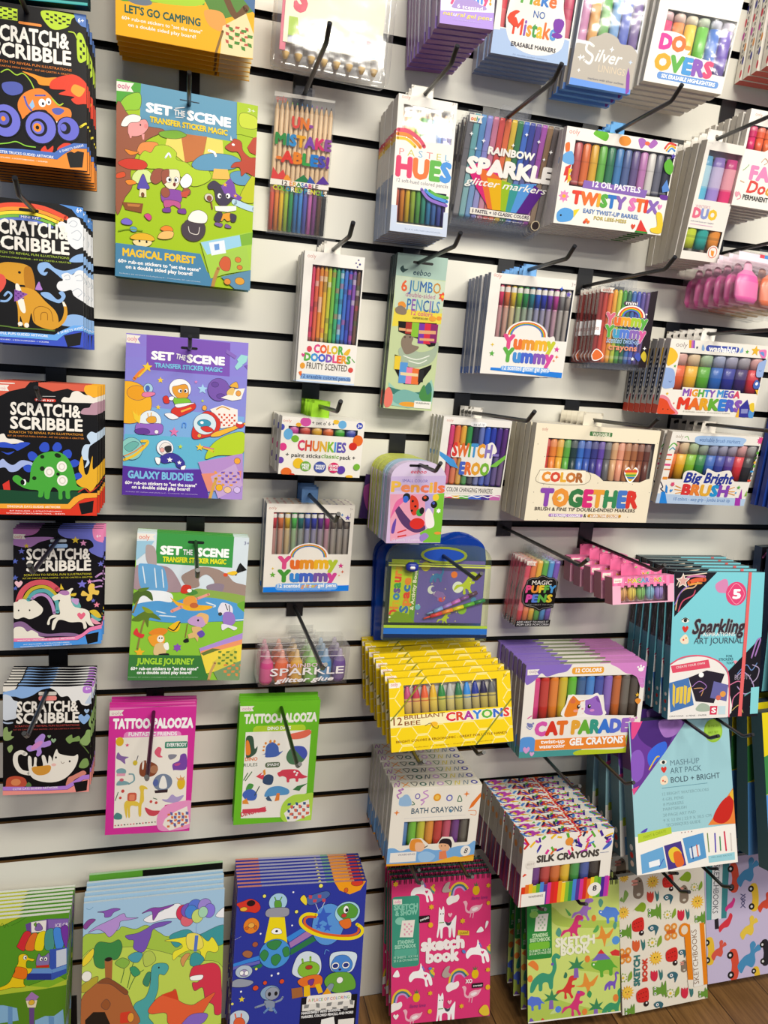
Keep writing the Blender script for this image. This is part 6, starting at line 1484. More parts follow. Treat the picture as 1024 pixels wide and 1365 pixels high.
stack('tgreen','tattoo_pack','tattoo pack','green temporary tattoo pack with dinosaurs',(0.1644,0.0670,0.7119,0.1374,0.2303,-0.0272,-0.0041,0.0221),4,0.0350,0.0378,0.0028,r'''
F 6ec02c
P f1ece2 0.3,7.4 24.1,7.7 20.4,11.9 23.5,17.2 0.9,17.3
T c8a 4,15.2 19.1,15 5.9 .01 | ooly
T f4f4ea 8.8,39.9 132.8,37.9 15.4 .075 | TATTOO-PALOOZA
R b5d838 24.2,44.6 114.7,63 7
T fff 48.8,52.6 88.8,52.9 5.7 .03 | DINO DAYS
T f8ffe0 36.8,57.9 101.9,58.1 3 0 | over 50 temporary tattoos
P f4f2ea 11.9,55.4 124.6,55.5 124.9,176.9 91.9,188.2 81.5,220.7 12.3,217.9
S 3f5a48 13.1,66.2 21.7,62.2 26,68.8 28.9,86.3 33.6,82.1 31.4,95.1 20,103.3 15,100.9
S f08a3a 13.5,72.7 18.3,72.8 22.5,94.7 14.7,96.5
T e87a3a 13.8,108.2 34.6,109.2 6.1 .03 | DINO
T 3f5a48 12,119 35.2,119.8 6.1 .01 | RULES
S 4a6ab8 41.5,98.2 47.3,95.8 48.6,82.7 58.1,75.4 68.7,83.5 71.5,94.6 77.5,92.7 73.7,98.1 65.9,103.3 48.8,103.6 47.5,98.4
E e8953c 55.1,74.2 2,3.1
E e8953c 62.1,74.4 2,3.1
E e8953c 47.2,77.2 2,2.6
E e8953c 69.5,80.2 2.4,2.2
E e8953c 44.6,83.6 2,1.8
E e8953c 44,90.2 2,1.8
S 4f7a58 84.5,106.4 87.8,93.1 97.6,85.7 112.2,86.3 121.1,99.1 116.1,112.4 106.1,119.8 91.5,117.9
S 4a5ab8 95.5,85.7 113.2,86.4 121.1,99.1 116,110.1 104.7,98.3
R 55684a 48.8,113.5 74.3,123.3 3.8
T fff 51.8,120.3 72.1,120.9 5.3 .02 | SMASH!
L 4f7a48 1.7 13.4,144.6 19.6,131.7
L 4f7a48 1.7 16.4,145.9 26.4,129.9
P e0485a 33.9,139.2 45.4,131 41.8,137.5 47.7,135.6 48.3,146.8
S 3a4f70 46.6,151.1 47.9,140 55.8,136.1 64.2,141 63,154.4 55,156.1
P e8953c 45.3,128.8 49.1,125.7 50.7,135.8 47.8,137.8
S d8455a 70.9,134.7 75.9,131.6 81.8,128.6 104.7,129.9 114.9,139.5 124.7,144.7 115.4,147.5 109.1,147.2 108.4,152.8 104.2,152.5 102.8,146.8 93.4,147.3 92.7,152.9 88.6,152.7 87,144.7 80.6,140.9 74.5,141.6
E fff 100.8,133.7 2.1,2
E fff 105.8,136.3 1.9,1.8
E fff 104.4,140.1 1.9,1.8
S 4f9a48 18.2,160.3 22.7,151.8 30.8,154.5 27.3,163.2 19.5,167.1
S 4a6ac0 12.9,173.3 17.4,164.7 29.3,163.3 37.8,172.9 34.4,183.8 20.4,182.7
P e8953c 13.5,184.4 20.2,179.4 24.8,190.9 13.8,190
L 3f4f48 1.7 33.9,174.8 41,158.5
S 5a9ad0 51.2,178.3 57.4,163 75.6,159.7 92.7,167.7 91.2,176.7 70.6,177.5
P e8853c 69.2,188.8 72.3,173.1 77.5,173.5 77.3,187.1
P 3f5a78 53.5,181.9 58.2,176.6 65.1,188.4 56.8,186.7
P 3f7a48 100,168.2 106.9,161.8 125.7,157.3 115.6,164.7 111.8,171.3
R d8455a 14.4,200.2 55,208.1 1.3
T d8455a 13.1,214.6 55.9,205.9 8.1 .03 | DINOMITE
S e8705a 87.7,62.1 104,58.2 120.4,54.2 125.1,61.1 113.1,69.6 92.5,71.1
S b5e050 81.5,219.5 84,194.5 99.7,179.6 120.7,177.7 140.2,180.3 141.5,227.1 124.8,235 94.8,232.3
P f4f2ea 87.3,213.1 103.1,198.3 130.1,188.8 134.4,219.5 103.3,231.9 94.7,229.9
K 3a5a8a 92.2,192.8 132.8,226.4 6 5
K e0705a 96.8,197.8 132.8,226.4 5 4
''')
stack('unmis','pencil_pack','pencils','clear pack of natural wood pencils with rainbow lettering',(0.1615,0.0300,1.6681,0.0912,0.1966,0.0974,-0.0502,0.0189),1,0.0300,0.0150,0.0120,r'''
B clear t=12
N pencilup e8c9a0,e8c9a0,e8c9a0,e8c9a0,e8c9a0,e8c9a0,e8c9a0,e8c9a0,e8c9a0,e8c9a0,e8c9a0,e8c9a0 2.5,9.5 107.2,191.1 tips=e0604a,f09040,f2c830,a8c83a,3a9a5a,3a7ab8,4a90d8,5a60b8,c86ab0,8a4a8a,6a4a3a,333 band=.62
P e6e2da 1.2,0.2 91.2,-0.3 90,3.2 0.8,6.2
T e07070 3.4,11.7 19.3,10.9 6.6 .01 | ooly
T d8504a,e07a3a,8a4a98 29.4,44.6 59.9,44.1 14.3 .06 | UN-
T 3a8a4a,2a7a8a,3a8ac8,e0a030,7a4aa8,c83a6a,8a4a98,e07a3a 6.6,70 89.4,68.3 14.5 .06 | MISTAKE
T e07a3a,d8403a,e08030,3a9a4a,2a7ac8,4a4aa8,7a3a98 10,92.4 88,93.5 14.8 .06 | -ABLES!
P d84a4a 2.9,118.3 4.9,101.9 13.2,111.6 20.4,103.6 27.2,117.2
S e8953c 21.5,119.6 26.7,110 33.2,119
P 2f7a4a 37,118.5 51.8,107 62.4,116.6
P 3a5aa8 56.7,118.4 61.6,107.6 70.4,117.5
P 5a3a98 70.5,118.2 81.2,105.2 92.2,115.7
P f1ece2 2.1,118.3 95.6,117.5 94.6,123.9 1.8,126.3
T 5a4a4a,5a4a4a,d8504a,e07a3a,d8a030,3a8a4a,2a7ab8,6a4aa8,c83a6a 20,125.3 75,124.3 5.8 .03 | 12 ERASABLE
T d8d040,8ac03a,3a9a4a,2a8ab8,f1ece2 6.9,133 89.1,133.1 6.5 .03 | COLORED PENCILS
''')
stack('pastel','pencil_box','pencils','tall white pencil box with pastel rainbow and two windows',(0.3280,0.1100,1.6675,0.0900,0.1845,0.0097,0.0384,-0.0076),7,0.0200,0.0182,0.0130,r'''
SIDEP 8e9ab4 0 .42
SIDEP d8506a .72 .75
SIDEP e88a3a .69 .72
SIDEP e8c03a .66 .69
B box t=13 side=d6d0c8 top=e6e2da bot=9a9aa8
F eeeae2
TAB e9e4da 21.5,-15.3 55.8,-1.3 43.1,-9.1
W 8.5,12.6 85.2,56.7
W 7.1,124.3 84.6,172
N pencil d8705a,e8953c,e8c83a,a8c84a,6ab85a,4aa890,4a98c8,5a88d0,5a68c0,6a58a8 4.8,14.7 94.8,169
T c07a70 4.9,5 17.8,5.6 5.1 .01 | ooly
T a99 81.6,3.6 88,4 4.6 .01 | 3+
L d8506a 5.7 2.7,47.3 18.8,47.3 35.1,55.1 43.7,64.1
L e88a3a 5 2.3,52.6 17.3,52.5 31.6,60.6 38,65.9
L e8c03a 4.3 2.3,58 15.8,57.8 25.9,63.1 30.1,66.3
P eeeae2 2,70.8 87.7,68.8 84.7,119.7 -1.2,118.3
T e08a8a,e0a06a,c8c06a,7ac08a,6aa8d0,9a8ac8 6.5,79.4 84.7,79.7 8.8 .005 | P A S T E L
T d8406a,e8743a,5fae4a,4a90d8 4.8,108.9 87.4,105.7 24.9 .075 | HUES
T 7a7a88 5.3,116.5 86,115.9 5.2 .005 | 12 soft-hued colored pencils
L 8a6ac0 4.5 44.8,122.3 58.1,134.4 85.6,140.3
L 4a90d8 4.6 50.9,122.6 63.9,130.1 86.2,134.7
L 5fae4a 4.2 57,122.6 69.8,127.6 86.5,129.2
P c5d0e4 -0.3,148.3 9.2,148.3 10,181.6 0.5,184.4
P c5d0e4 0.2,178.9 89.8,182 90.1,185 -0.3,184.5
P c5d0e4 82.3,149.9 89.5,149.8 90.1,184.6 82.7,183.4
P c5d0e4 0.6,173.4 86.8,173.6 86.7,181.1 0.4,182.6
T 6a7a98 23.2,180.2 79.1,180.8 2.2 0 | Set of 12 softly hued coloured pencils
''')
stack('sparkle','marker_pack','markers','clear pack of dark rainbow glitter markers',(0.4788,0.0800,1.6713,0.1567,0.1611,0.2399,0.0364,-0.0069),6,0.0200,0.0075,0.0045,r'''
B clear t=9
N marker 6a6a70,6aa8b0,5a90c8,8a8ad0,c87a98,d8504a,e8703a,d8b830,2f7a4a,3a6ac8,2a3a98,5a3a98,a04aa8,8a6a4a,5a5050 -0.3,3.4 189.6,149.2 dark=1
P e9e5dd 2.2,5.5 24.6,5.7 22,9.8 24.1,15.6 3.7,15.4
T e0704a,e0a03a,4aa86a,4a88c8 5.3,13.5 19.4,13.2 5.7 .04 | ooly
T f6f4ee 42.2,54.9 120.2,54.2 9.8 .05 | RAINBOW
P d8307a 12.2,78 28.9,68.9 68.6,76.4 70.6,85.2 62.1,133.6 32.3,104
P e8743a 30.4,75.7 54.5,79.9 70.6,85.2 66.3,133.1 57.5,132.2
P e8b422 47.8,87.9 72.5,88.6 81,132.5 66.3,133.1
P 9cc02c 72.5,88.6 91.6,91.8 89.3,133.5 80.5,132.6
P 3f9a98 89.5,92 109.1,91.6 98.8,133.5 89.3,133.5
P 5a9ae0 106.5,90 134.6,86.8 110.2,133.2 98.1,133.5
P 5a2a88 130.7,89.1 148.7,98.2 130.1,132.1 108.1,133.4
T f8f4f0 12.3,83.2 156.9,84.2 21.1 .075 | SPARKLE
T f6f4ee 12,101.9 153.6,99.5 10 .02 s=.3 | glitter markers
P f1ece2 28.3,133.4 134.1,134.5 134.6,143 28.8,142.6
T 3a2a4a 31.9,140.4 132.1,140.4 4.8 .03 | 5 PASTEL + 10 CLASSIC COLORS
T ddd 39.7,147 125.2,148.7 2.2 0 | 15 markers - 15 marqueurs
* fff 9.6,31.2 3.3 4
* fff 31.2,38.1 3.4 4
* fff 20.8,50.3 2.6 4
* fff 81.1,38.1 3.1 4
* fff 100.1,20.6 3.1 4
* fff 123,27.6 3.1 4
* fff 147,39.3 3.6 4
* fff 137.7,50.8 2.8 4
E d8c8a8 146.6,148.5 8.1,7.7
E 3a3030 146.6,148.5 6.3,6.2
''')
stack('twisty','oil_pastel_box','oil pastels','white twelve oil pastel box with blue hang tab',(0.6531,0.1000,1.6665,0.1972,0.1387,0.0930,0.0127,-0.0125),7,0.0200,0.0140,0.0110,r'''
B box t=11 side=cfc8c0 top=ddd8d0 bot=c8c2ba
F f2eee6
TAB 6aa8e0 78.3,-12.3 104,-1.1 90,-6.6
TOPP 3a3a48,d8b03a,4a9a4a,d8503a
W 17.3,17.3 201.1,82.2
N crayon b85a5a,d8703a,d8a838,6ab04a,3a7a58,4a80b8,5a6a98,6a5a88,b87ab0,d0ccc8,6a6a78,3a3a48 19.8,18.8 199.7,80.4 dark=1
C 17.3,17.3 201.1,82.2
T e07070 4.8,8.9 22.5,10.2 7.1 .01 | ooly
S 6ab83a 45.8,4.7 57.5,-4.1 72.4,3 69.8,12.4 58.1,10.3
S 3f8a4a 62.5,-1.1 72.1,-9.6 80.9,0.1
E e8903a 102.3,8.3 10.9,7.3
S a86ab8 125.4,3.5 134.1,0.5 144.9,6.6 152.9,-0 161.1,4.5 151.2,13.3 140.7,9 132.8,15.6
E e8704a 142.6,6.9 4.6,3
L d8504a 3.4 175.4,10.3 182.1,1.9 194.5,3.3
L e8b03a 3 178.9,12.8 185.3,5.3 194,7.2
L 5a98d8 3 182.5,13.9 187.6,8.7 194.1,11.7
S e8743a 1.2,24.8 8.1,22.1 9.6,34.5 3.6,35.2
S 6aa8e0 0.8,39.2 14.7,33.9 19.4,51.5 1.5,49.9
P d8403a 7.1,56.5 16.3,51.8 13.4,66.8 19.4,67.9 8.2,79.1 10.7,68.9 5.4,68.8
P e8c03a 13,57.7 19.4,58.8 15.6,66.5 20.4,73.3 13.6,79.6
* e08ac0 11.7,98.3 9.7 8
E e8b03a 11.7,98.3 3.5,2.6
S 5aa0e0 3.9,123.4 15.7,114.7 32.1,118.7 30.1,132.1 8.4,136.1
E 222 11.1,126.4 1.8,1.5
P e8d03a 31.7,116.8 42.5,113.9 33.9,128
* 5a4aa8 193.5,19.4 5.1
S 5fae3a 179.6,32.5 187.3,23.9 197.1,34.2 195,46 184.6,43.3
P 5a88d0 182.8,66.6 189.6,54.3 198.4,70.8 185.5,74.1
S 6a3a98 183,78.2 200.2,78.4 196.8,84.6 184.9,84.3
P 8a6ab8 42.4,71.6 157.8,74 155.7,85.8 41,82.9
T f4f0f8 58.4,79.5 144.6,79.2 8.2 .035 | 12 OIL PASTELS
T e0483a,e8743a,e8b03a,5fae4a,3a7ac8,8a6ab8,f2eee6,e07ab8,e8743a,e0483a,8a6ab8 26.6,106.1 182.2,106.5 17.2 .085 | TWISTY STIX
T 6a8ac0 49,117.4 150.2,119.8 6.1 .03 | EASY TWIST-UP BARREL
T c8b868 70,126 128.9,127.3 5 .03 | FOR LESS-MESS
P d8403a 149.1,136.4 154.7,118.2 170.5,136.4
L 3a8a3a 3.5 149.3,137.5 169.8,137.6
H d8503a 142.8,129.9 4.3
S e8c83a 175.4,130 186.5,125 181.1,105.8 192.1,106.7 198.1,127.9 194.1,136.2 179.1,135.6
H e08ac0 185.6,95.5 4.4
E e8743a 56.7,128.8 2.7,2.3
E d8503a 54.2,132.1 2.7,2.3
E e8743a 60.5,131.5 2.7,2.3
''')
stack('duo','highlighter_box','highlighters','narrow tall white box with three two-coloured highlighters',(0.8266,0.1200,1.6738,0.0736,0.1792,0.1339,0.0197,0.0021),6,0.0220,0.0180,0.0150,r'''
B box t=15 side=c8c0b0 top=ded8ce bot=c8c0b6
F ece7df
TAB efeae2 6.8,-13.3 37.7,-1.9 25.1,-8.1
W 7.8,13.7 86.9,86.3
W -2.4,130.4 69.6,166.2
N duo 6ac0e0+c8d83a,a890d8+3aa8a0,e8407a+e8953c -28.4,21.9 107.1,162
C -11.7,16.7 111,163.1
T bbb 2.1,4.6 12,5.2 2.4 .01 | ooly
P ece7df -4.8,96.7 32.5,92.5 49.8,101.3 51.3,127.9 1.6,127.4
T c9a 6,99.4 34.6,98.9 4.3 .02 | WRITER'S
T e0708a,8a98d0,e8c03a 5.6,113.9 49.7,114.2 13.8 .09 | DUO
T 8888a0 3.5,119.9 48.6,121.7 2.1 .01 | double-ended fountain pen + highlighter
R d8a8c8 3.8,124.1 47.9,125 1.8
E ece7df 60.1,163.8 10.8,10.8
E d8705a 60.1,163.8 8.8,9.2
E ece7df 60.1,163.8 7.4,7.9
P e8953c 55.7,160.7 62.9,161.5 63.3,170.7 58.2,168.4
''')
stack('faber','marker_box','markers','white fabric marker box cut by the right photo edge',(0.9125,0.1200,1.7294,0.1007,0.1440,0.0611,-0.0160,0.0113),7,0.0200,0.0150,0.0120,r'''
B box t=11 side=cfc8be top=ddd6cc bot=cac3b9
F f0ece4
W 4.6,22.4 131.9,58.4
N marker d8306a,e8643a,e8743a,e8b03a,6ab04a,4a88c8 8.2,23.2 128.6,58.9
S f0ece4 14.8,77.1 30.7,67 41.6,57.6 60.6,52.3 130.3,53.3 135.1,68.7 16.9,84.8
T d08a80 9.4,9.6 22.6,8.7 5.1 .01 | ooly
T e88ab8 23.9,103.8 126.5,98.3 19.3 .08 | FABRIC
T d8504a,d8504a,d8a040,d8a040 22.7,124.2 129.1,118.5 17.8 .03 s=.2 | Doodlers
T 3a3a3a 18.1,136.1 135.9,129.2 7.1 .03 | PERMANENT FABRIC MARKERS
L 8ab07a 1.2 8.1,90 13.6,85.2 16.8,80.8
L e08a9a 1.2 2.9,126.7 8.7,123.3 14.2,130.7 8.3,134.1
L c8a08a 1.2 39.4,73.8 44.5,67.8 50.9,72.2 45.4,76.9
L d8b08a 1.2 7.4,106 14.7,107.7
H e8a0b0 6.2,126.3 4.8
''')
stack('dover','highlighter_box','highlighters','white box of six thick rainbow highlighters',(0.7465,0.1200,1.9000,0.1283,0.1559,0.0689,-0.1966,0.0626),6,0.0220,0.0190,0.0160,r'''
B box t=16 side=d8d2c8 top=e2ddd5 bot=d8d0c6
F f0ece5
W 15.6,55.7 147.4,131.3
N chisel e0407a,f0883a,e8c83a,6ac03a,4a7ad0,6a4ab8 10.3,58 144.4,134.6
C 5.8,51.5 147.4,131.3
S f0ece5 6.7,107.3 9,88.3 28.4,83.8 49.9,87.5 52.8,98.4 63.3,99.5 61,109.8 50.1,113 9.2,114.1
S f0ece5 7.2,131.6 12.9,114.9 35.6,109.7 83.7,113 100.9,115.7 101.4,129.6 91.4,141.2 9.5,139.9
T d83a98,e8743a,e89a3a 14.5,108 62.3,108.1 18.8 .085 | DO-
T e8a82c,5fae4a,4a98d8,8a5ab8,e0507a 13.2,135.8 104.1,137 20.5 .085 | OVERS
P f0ece5 -3.5,143.5 104,139 147.1,130 135,157 -1.3,157.6
R 6a98d8 19.8,139.8 120,149.8 4.3
T fff 27.2,147.7 114.3,146.9 5.1 .035 | SIX ERASABLE HIGHLIGHTERS
''')
stack('silver','marker_box','markers','blue marker box with grey cloud and silver script',(0.6127,0.1000,1.9033,0.1022,0.1742,0.0995,-0.0867,0.0208),4,0.0400,0.0227,0.0120,r'''
B box t=12 side=b8bcc8 top=ddd bot=5a90d8
F dcdfe6
W -13.1,11.5 112,113.2
N marker c87ab0,e0a03a,5fb04a,6aa0d8,3a5ac8,6a4a98 -9.3,13.6 105.8,116.9 dark=0
C -13.1,11.5 112,113.2
S b9b2a8 0.4,125.3 3.8,117.9 17.1,117.4 21.9,108.4 34.4,103.8 46.6,97.9 64.6,102.1 73.1,109.2 90.3,109.4 103.1,120.1 103.9,131.1 108.6,174.9 -0.1,175.9
L f4f2ee 3.6 29.2,118.3 20.1,115.5 18.9,125.3 30.5,131.9 27.7,141.9 18.6,139.1
T f4f2ee 35.3,138.1 79.4,137.3 16.9 .02 s=.3 | ilver
T d8c8b0 43.2,150.7 87.6,150.6 9.3 .01 | LININGS
* fff 11.3,136.5 4.8 4
* fff 16,134.8 3 4
* fff 59.8,118.6 4.3 4
* fff 12.4,153.6 3 4
* c8d8f0 93.5,131.1 3.7 4
P 6a9ae8 0.8,164.8 101.7,167.5 103.1,178.4 0.6,175.8
T 3a4a68 29,163.1 88.7,163.2 3 .01 | markers with silver outlines
P 8a4aa8 90.8,149.6 91.7,138.3 96.5,148.8 100,170.5 95.2,176.7
''')
stack('mistake','marker_box','markers','pale blue erasable marker box with white lettering badge',(0.4873,0.1000,1.8879,0.1220,0.1366,0.1179,-0.0713,0.0075),6,0.0180,0.0150,0.0120,r'''
B box t=13 side=b8bcc8 top=e0dcd6 bot=8a98b8
F f1ede6
TAB f1ede6 36.5,22.2 60.6,31.9 48.5,27.1
W 1.9,33.9 122,101.8
N marker d8404a,f1ede6,f1ede6,f1ede6,f1ede6,f1ede6,c84a6a -0.5,36.4 121.2,119.1 dark=0
P a8c0e4 -2.3,103.8 21,102.7 109,102.6 119.6,104.6 122.6,136.9 0.2,137.8
P f1ede6 -3.4,45.8 6.3,44.4 9.7,105.6 -0.5,106
S f1ede6 17.4,79.5 28.8,43.3 66.5,33.3 96.1,40.2 103,66.6 110,86.8 108.8,116.1 84.5,128.5 54.9,129.4 31.2,120.6 20,105.3
T 5fae4a,e8a03a,3a7ac8,e8703a 35.8,65.1 90.4,68.5 16.9 .03 s=.1 | Make
T 3a68b0 57.9,82.8 75.9,82.9 8.9 .02 | NO
T e0482c,8a5ab8,e89a3a,4a9a4a,e8b83a,e8743a,5a98d8 29.1,107.5 96.6,106.9 20.1 .03 s=.05 | Mistake
T 7a3aa8 94.3,102.4 103.6,102.2 22.1 .06 | !
T e0482c 21,93.1 34,92.3 14.1 .05 | (
T 3a3a48 29.8,121.3 100.1,124.4 5.4 .02 | ERASABLE MARKERS
T 8a98b8 35,134.9 88.5,133.7 1.5 0 | 12 double-ended markers
''')
stack('purple','gel_pen_box','gel pens','purple gel pen box cut by the photo top',(0.3500,0.1700,1.8665,0.0753,0.1235,-0.0092,-0.0500,-0.0396),10,0.0200,0.0205,0.0130,r'''
B box t=13 side=8a6a98 top=8a6aa8 bot=8a5a98
F a88ad8
P ece8f0 -3.5,0.5 71.8,-7.8 77.6,102.7 0.9,108.3
W 5,20.3 69.1,74.2
N gel e0506a,e8953c,e8d03a,6ab84a,4a98d8,7a5ab8 7.6,22.1 66.6,74.5
T d8407a,e89a3a,5fae4a,4a88d8 13.9,95.5 70.4,92.6 13.2 .05 | yummy!
S a088c8 17.9,98.3 24.1,92 47.3,91.2 55.3,95.7 62.5,96.9 60.8,101.6 19.5,103.6
T ece8f0 23.4,103.1 58.8,102.3 4.9 .02 | 6 scented
T e8d84a,e8d84a,e8d84a,ece8f0 4.3,113 73.2,112.8 4.9 .02 s=.2 | natural gel pens
T cbe 17.6,117.1 58,118 1.3 0 | 6 stylos gel parfumes
''')
stack('case','clear_pen_case','pen case','clear plastic case of pens glaring white at photo top',(0.1926,0.0900,1.8229,0.1712,0.1402,-0.0200,-0.0300,0.0364),1,0.0900,0.0913,0.0400,r'''
B case t=40
''')
stack('doodlers','pencil_box','pencils','tall white box of speckled fruit coloured pencils',(0.2110,0.0800,1.4452,0.0917,0.1927,0.0409,-0.0068,0.0142),5,0.0200,0.0160,0.0130,r'''
B box t=14 side=cfcac2 top=ddd8d0 bot=c8c2ba
F f1ede6
TAB e9e4da 29.6,-15.9 56.3,1 44.6,-7.9
W 13,18.5 90,130.9
N pencil d84a6a,e06a4a,e8933a,e8b83a,c8cc3a,7ac04a,4ab07a,4aa0c8,4a78d0,4a58c0,8a5ab0,7a5a48 13,18.5 89.3,132.1 speck=1
C 13,18.5 90,130.9
T c88a80 4.6,9.6 17.3,9.6 6.1 .01 | ooly
T e0508a,e8643a,e8a03a,d8c03a,5fae4a 24.6,146.6 69.9,146.7 11.7 .06 | COLOR
T 5fae4a,4a9ad8,4a68d0,8a5ab8,e0508a,e8643a,e8a03a,5fae4a 10.5,160.3 82.4,159.1 10.9 .06 | DOODLERS
T 5a5048 14.6,172.5 78.6,171.4 9.4 .015 | FRUITY SCENTED
E d84a5a 17.1,142.2 4,4.6
S e8b83a 71,145.5 78.4,137 81.4,138.7 78,146.8
E d8504a 84.2,169.3 4.1,4
E e8a03a 8.3,168.3 4,4.7
H d84a8a 8.3,151.9 3.1
L 5fae4a 1.2 85,152.2 89.6,156.9
E 4a4a8a 78.7,9.6 1.2,1.1
E 4a4a8a 82.2,4.8 1.2,1.1
E 4a4a8a 84.7,10.7 1.6,1.5
E 4a4a8a 81.2,14.8 1.2,1.1
P 8ab0e0 6.3,180.3 85.2,180.5 85.8,186.8 6.1,188.2
T 2a4a88 7.6,187.3 85.6,185.6 5.9 .02 | 12 erasable colored pencils
P c8d8f0 0.6,190.6 93.5,190.3 92.2,193.6 0,193.5
S e8743a 3,178.6 7.7,177 6.6,184.2
''')
stack('jumbo','jumbo_pencil_pack','pencils','tall green jumbo pencil pack with swimming otter',(0.3575,0.0500,1.4609,0.0833,0.2445,0.0333,-0.0158,0.0117),4,0.0120,0.0120,0.0090,r'''
B card t=9 side=3a4a48
F c4d2a0
P a8c4b8 -0.1,-0.7 83.2,-0.9 84.1,34.5 -0.6,34.4
R 3a3a38 26,9.6 59.8,13.6 3.3
S 2f4a48 6,23.7 10.6,18.4 13.2,23 19.7,23.2 14.9,26.8 10.9,29.2
T 2f4a5a 28.3,30.4 57.4,30.9 8.9 .02 s=.2 | eeboo
P e8d44a 2.8,84.5 25.8,78.4 43.8,84.9 85.4,85.4 85.9,101.7 1.6,112.8
P c8d8c0 -1.4,34.5 84.2,35.7 86.6,77.1 43.8,84.9 2.5,82.5
T e0643a 11.3,56.3 20,57.1 16.1 .03 | 6
T 3a78b8,5a98b8,3a68a8,3a78b8,c88a3a 23.2,55.2 76.3,55.6 16.1 .02 | JUMBO
T b86a98 19.1,64.4 68.6,64.8 7.3 .01 | double-sided
T 3a78b8,8a5ab0,5a98b8,3a68a8,8a5ab0,3a78b8,5a8ab8 23,84.7 78,86 17.8 .02 | PENCILS
T d85a8a 31.5,91.7 67.3,92.7 7.3 .015 | 12 colors
* e0533a 81.1,59.2 7.6 6
E e8c03a 81.1,59.2 2.6,2.4
S e8953c 8.3,75.9 16.6,73.1 21.7,80.8 11.4,84.5
S 8a7a68 4.1,85.2 13,79.5 23.1,85.9 20.9,93 7.9,92.1
E e8953c 78.8,93.3 4.4,3.3
E e8a03a 68,95.1 6.1,4.1
T 333 34.4,97.9 60.5,98.1 3.2 .01 | SHARPENER INCLUDED
P 1c1a18 11.3,103.9 76.2,101.7 77.9,137.1 67.3,140 48.7,129.3 13.1,120
R 1c1a18 13.1,104.6 26,119.7
R a83a30 24.3,104.1 35.8,122.2
R 8ac03a 34.6,103.6 46.6,126.2
R 7a3aa8 46.8,104.2 59,135.8
R d83048 56.3,103.4 68.6,135.8
R 8a2a68 66.7,103.3 78.8,133
P e0a878 13.3,113.9 24.5,114.2 24.9,118.2 13.8,118.3
P e0a878 25.4,114.9 35,114.9 35.4,118.9 25.9,118.9
P e0a878 47.1,115.1 75.8,113.6 76.4,118.9 47.7,120.4
P e0a878 49.3,127.2 74.6,126.4 75,130.4 49.8,131.2
S a8b8a0 16.1,148.1 32.8,142.7 50.9,149.4 72.1,143.7 80.3,130.8 83,142.9 74.4,164 49.3,174 27.3,171.6
S 8a7a6a 22.6,147.6 19.1,135.7 22.4,126.5 30.7,123.4 39,128 37.5,138.3 50,141.4 42.3,150.1 29.9,155.1
E 5a4a40 24.7,127.9 1.7,1.6
E 5a4a40 33.3,127.2 1.7,1.6
L e8ece0 1.7 25.8,157.5 47.9,161.9 68.9,154.2
L e8ece0 1.7 35.3,164.9 52.9,167.6 65.3,161.4
P 1c1a18 10.6,156.6 17.2,158.1 23.1,171.9 54,177.7 74.8,168 74.6,174.2 56.7,202.1 30.8,203 21,192.3 13.2,180.7
R e8c83a 11.3,158.6 21.4,180.1
R 5a98d8 20.9,168 34.1,201.6
R e880a8 32.9,175.2 44.5,202.1
R e8743a 42.6,176.5 55,202.2
R 2a2a2a 54,177.7 62.8,197.5
P e8d0a0 22.7,184.1 53,184.3 53.6,189.2 23.2,188.9
P 9ac8b8 4.8,201.6 23.6,216.5 58.1,214.2 77.5,192.4 83.7,208.4 82,233.1 43.7,241.7 4.4,238.1
S 3f7a70 5.6,209.6 23.2,212.5 58.1,214.2 73.6,196.8 79.8,212.8 68.1,225.8 41.2,219.4 15.5,221.2
S 7ab0a8 15.5,221.2 31.7,211.9 58.5,218.3 77.7,233.4 43.5,239.7 16.8,233.3
S e87a6a -1.6,222.3 5.6,209.6 13.4,221.3 13,237.6 2.8,242.3
S 4a8a4a 59,222.3 65.4,201.5 72.4,217.3 79.8,212.8 77.7,233.4
E e8a03a 43,235.6 17.3,4.1
R f0ede4 51.8,228.9 81.1,240.6
T 333 54.1,233.3 77.8,234.2 2.9 .02 | WARNING
''')
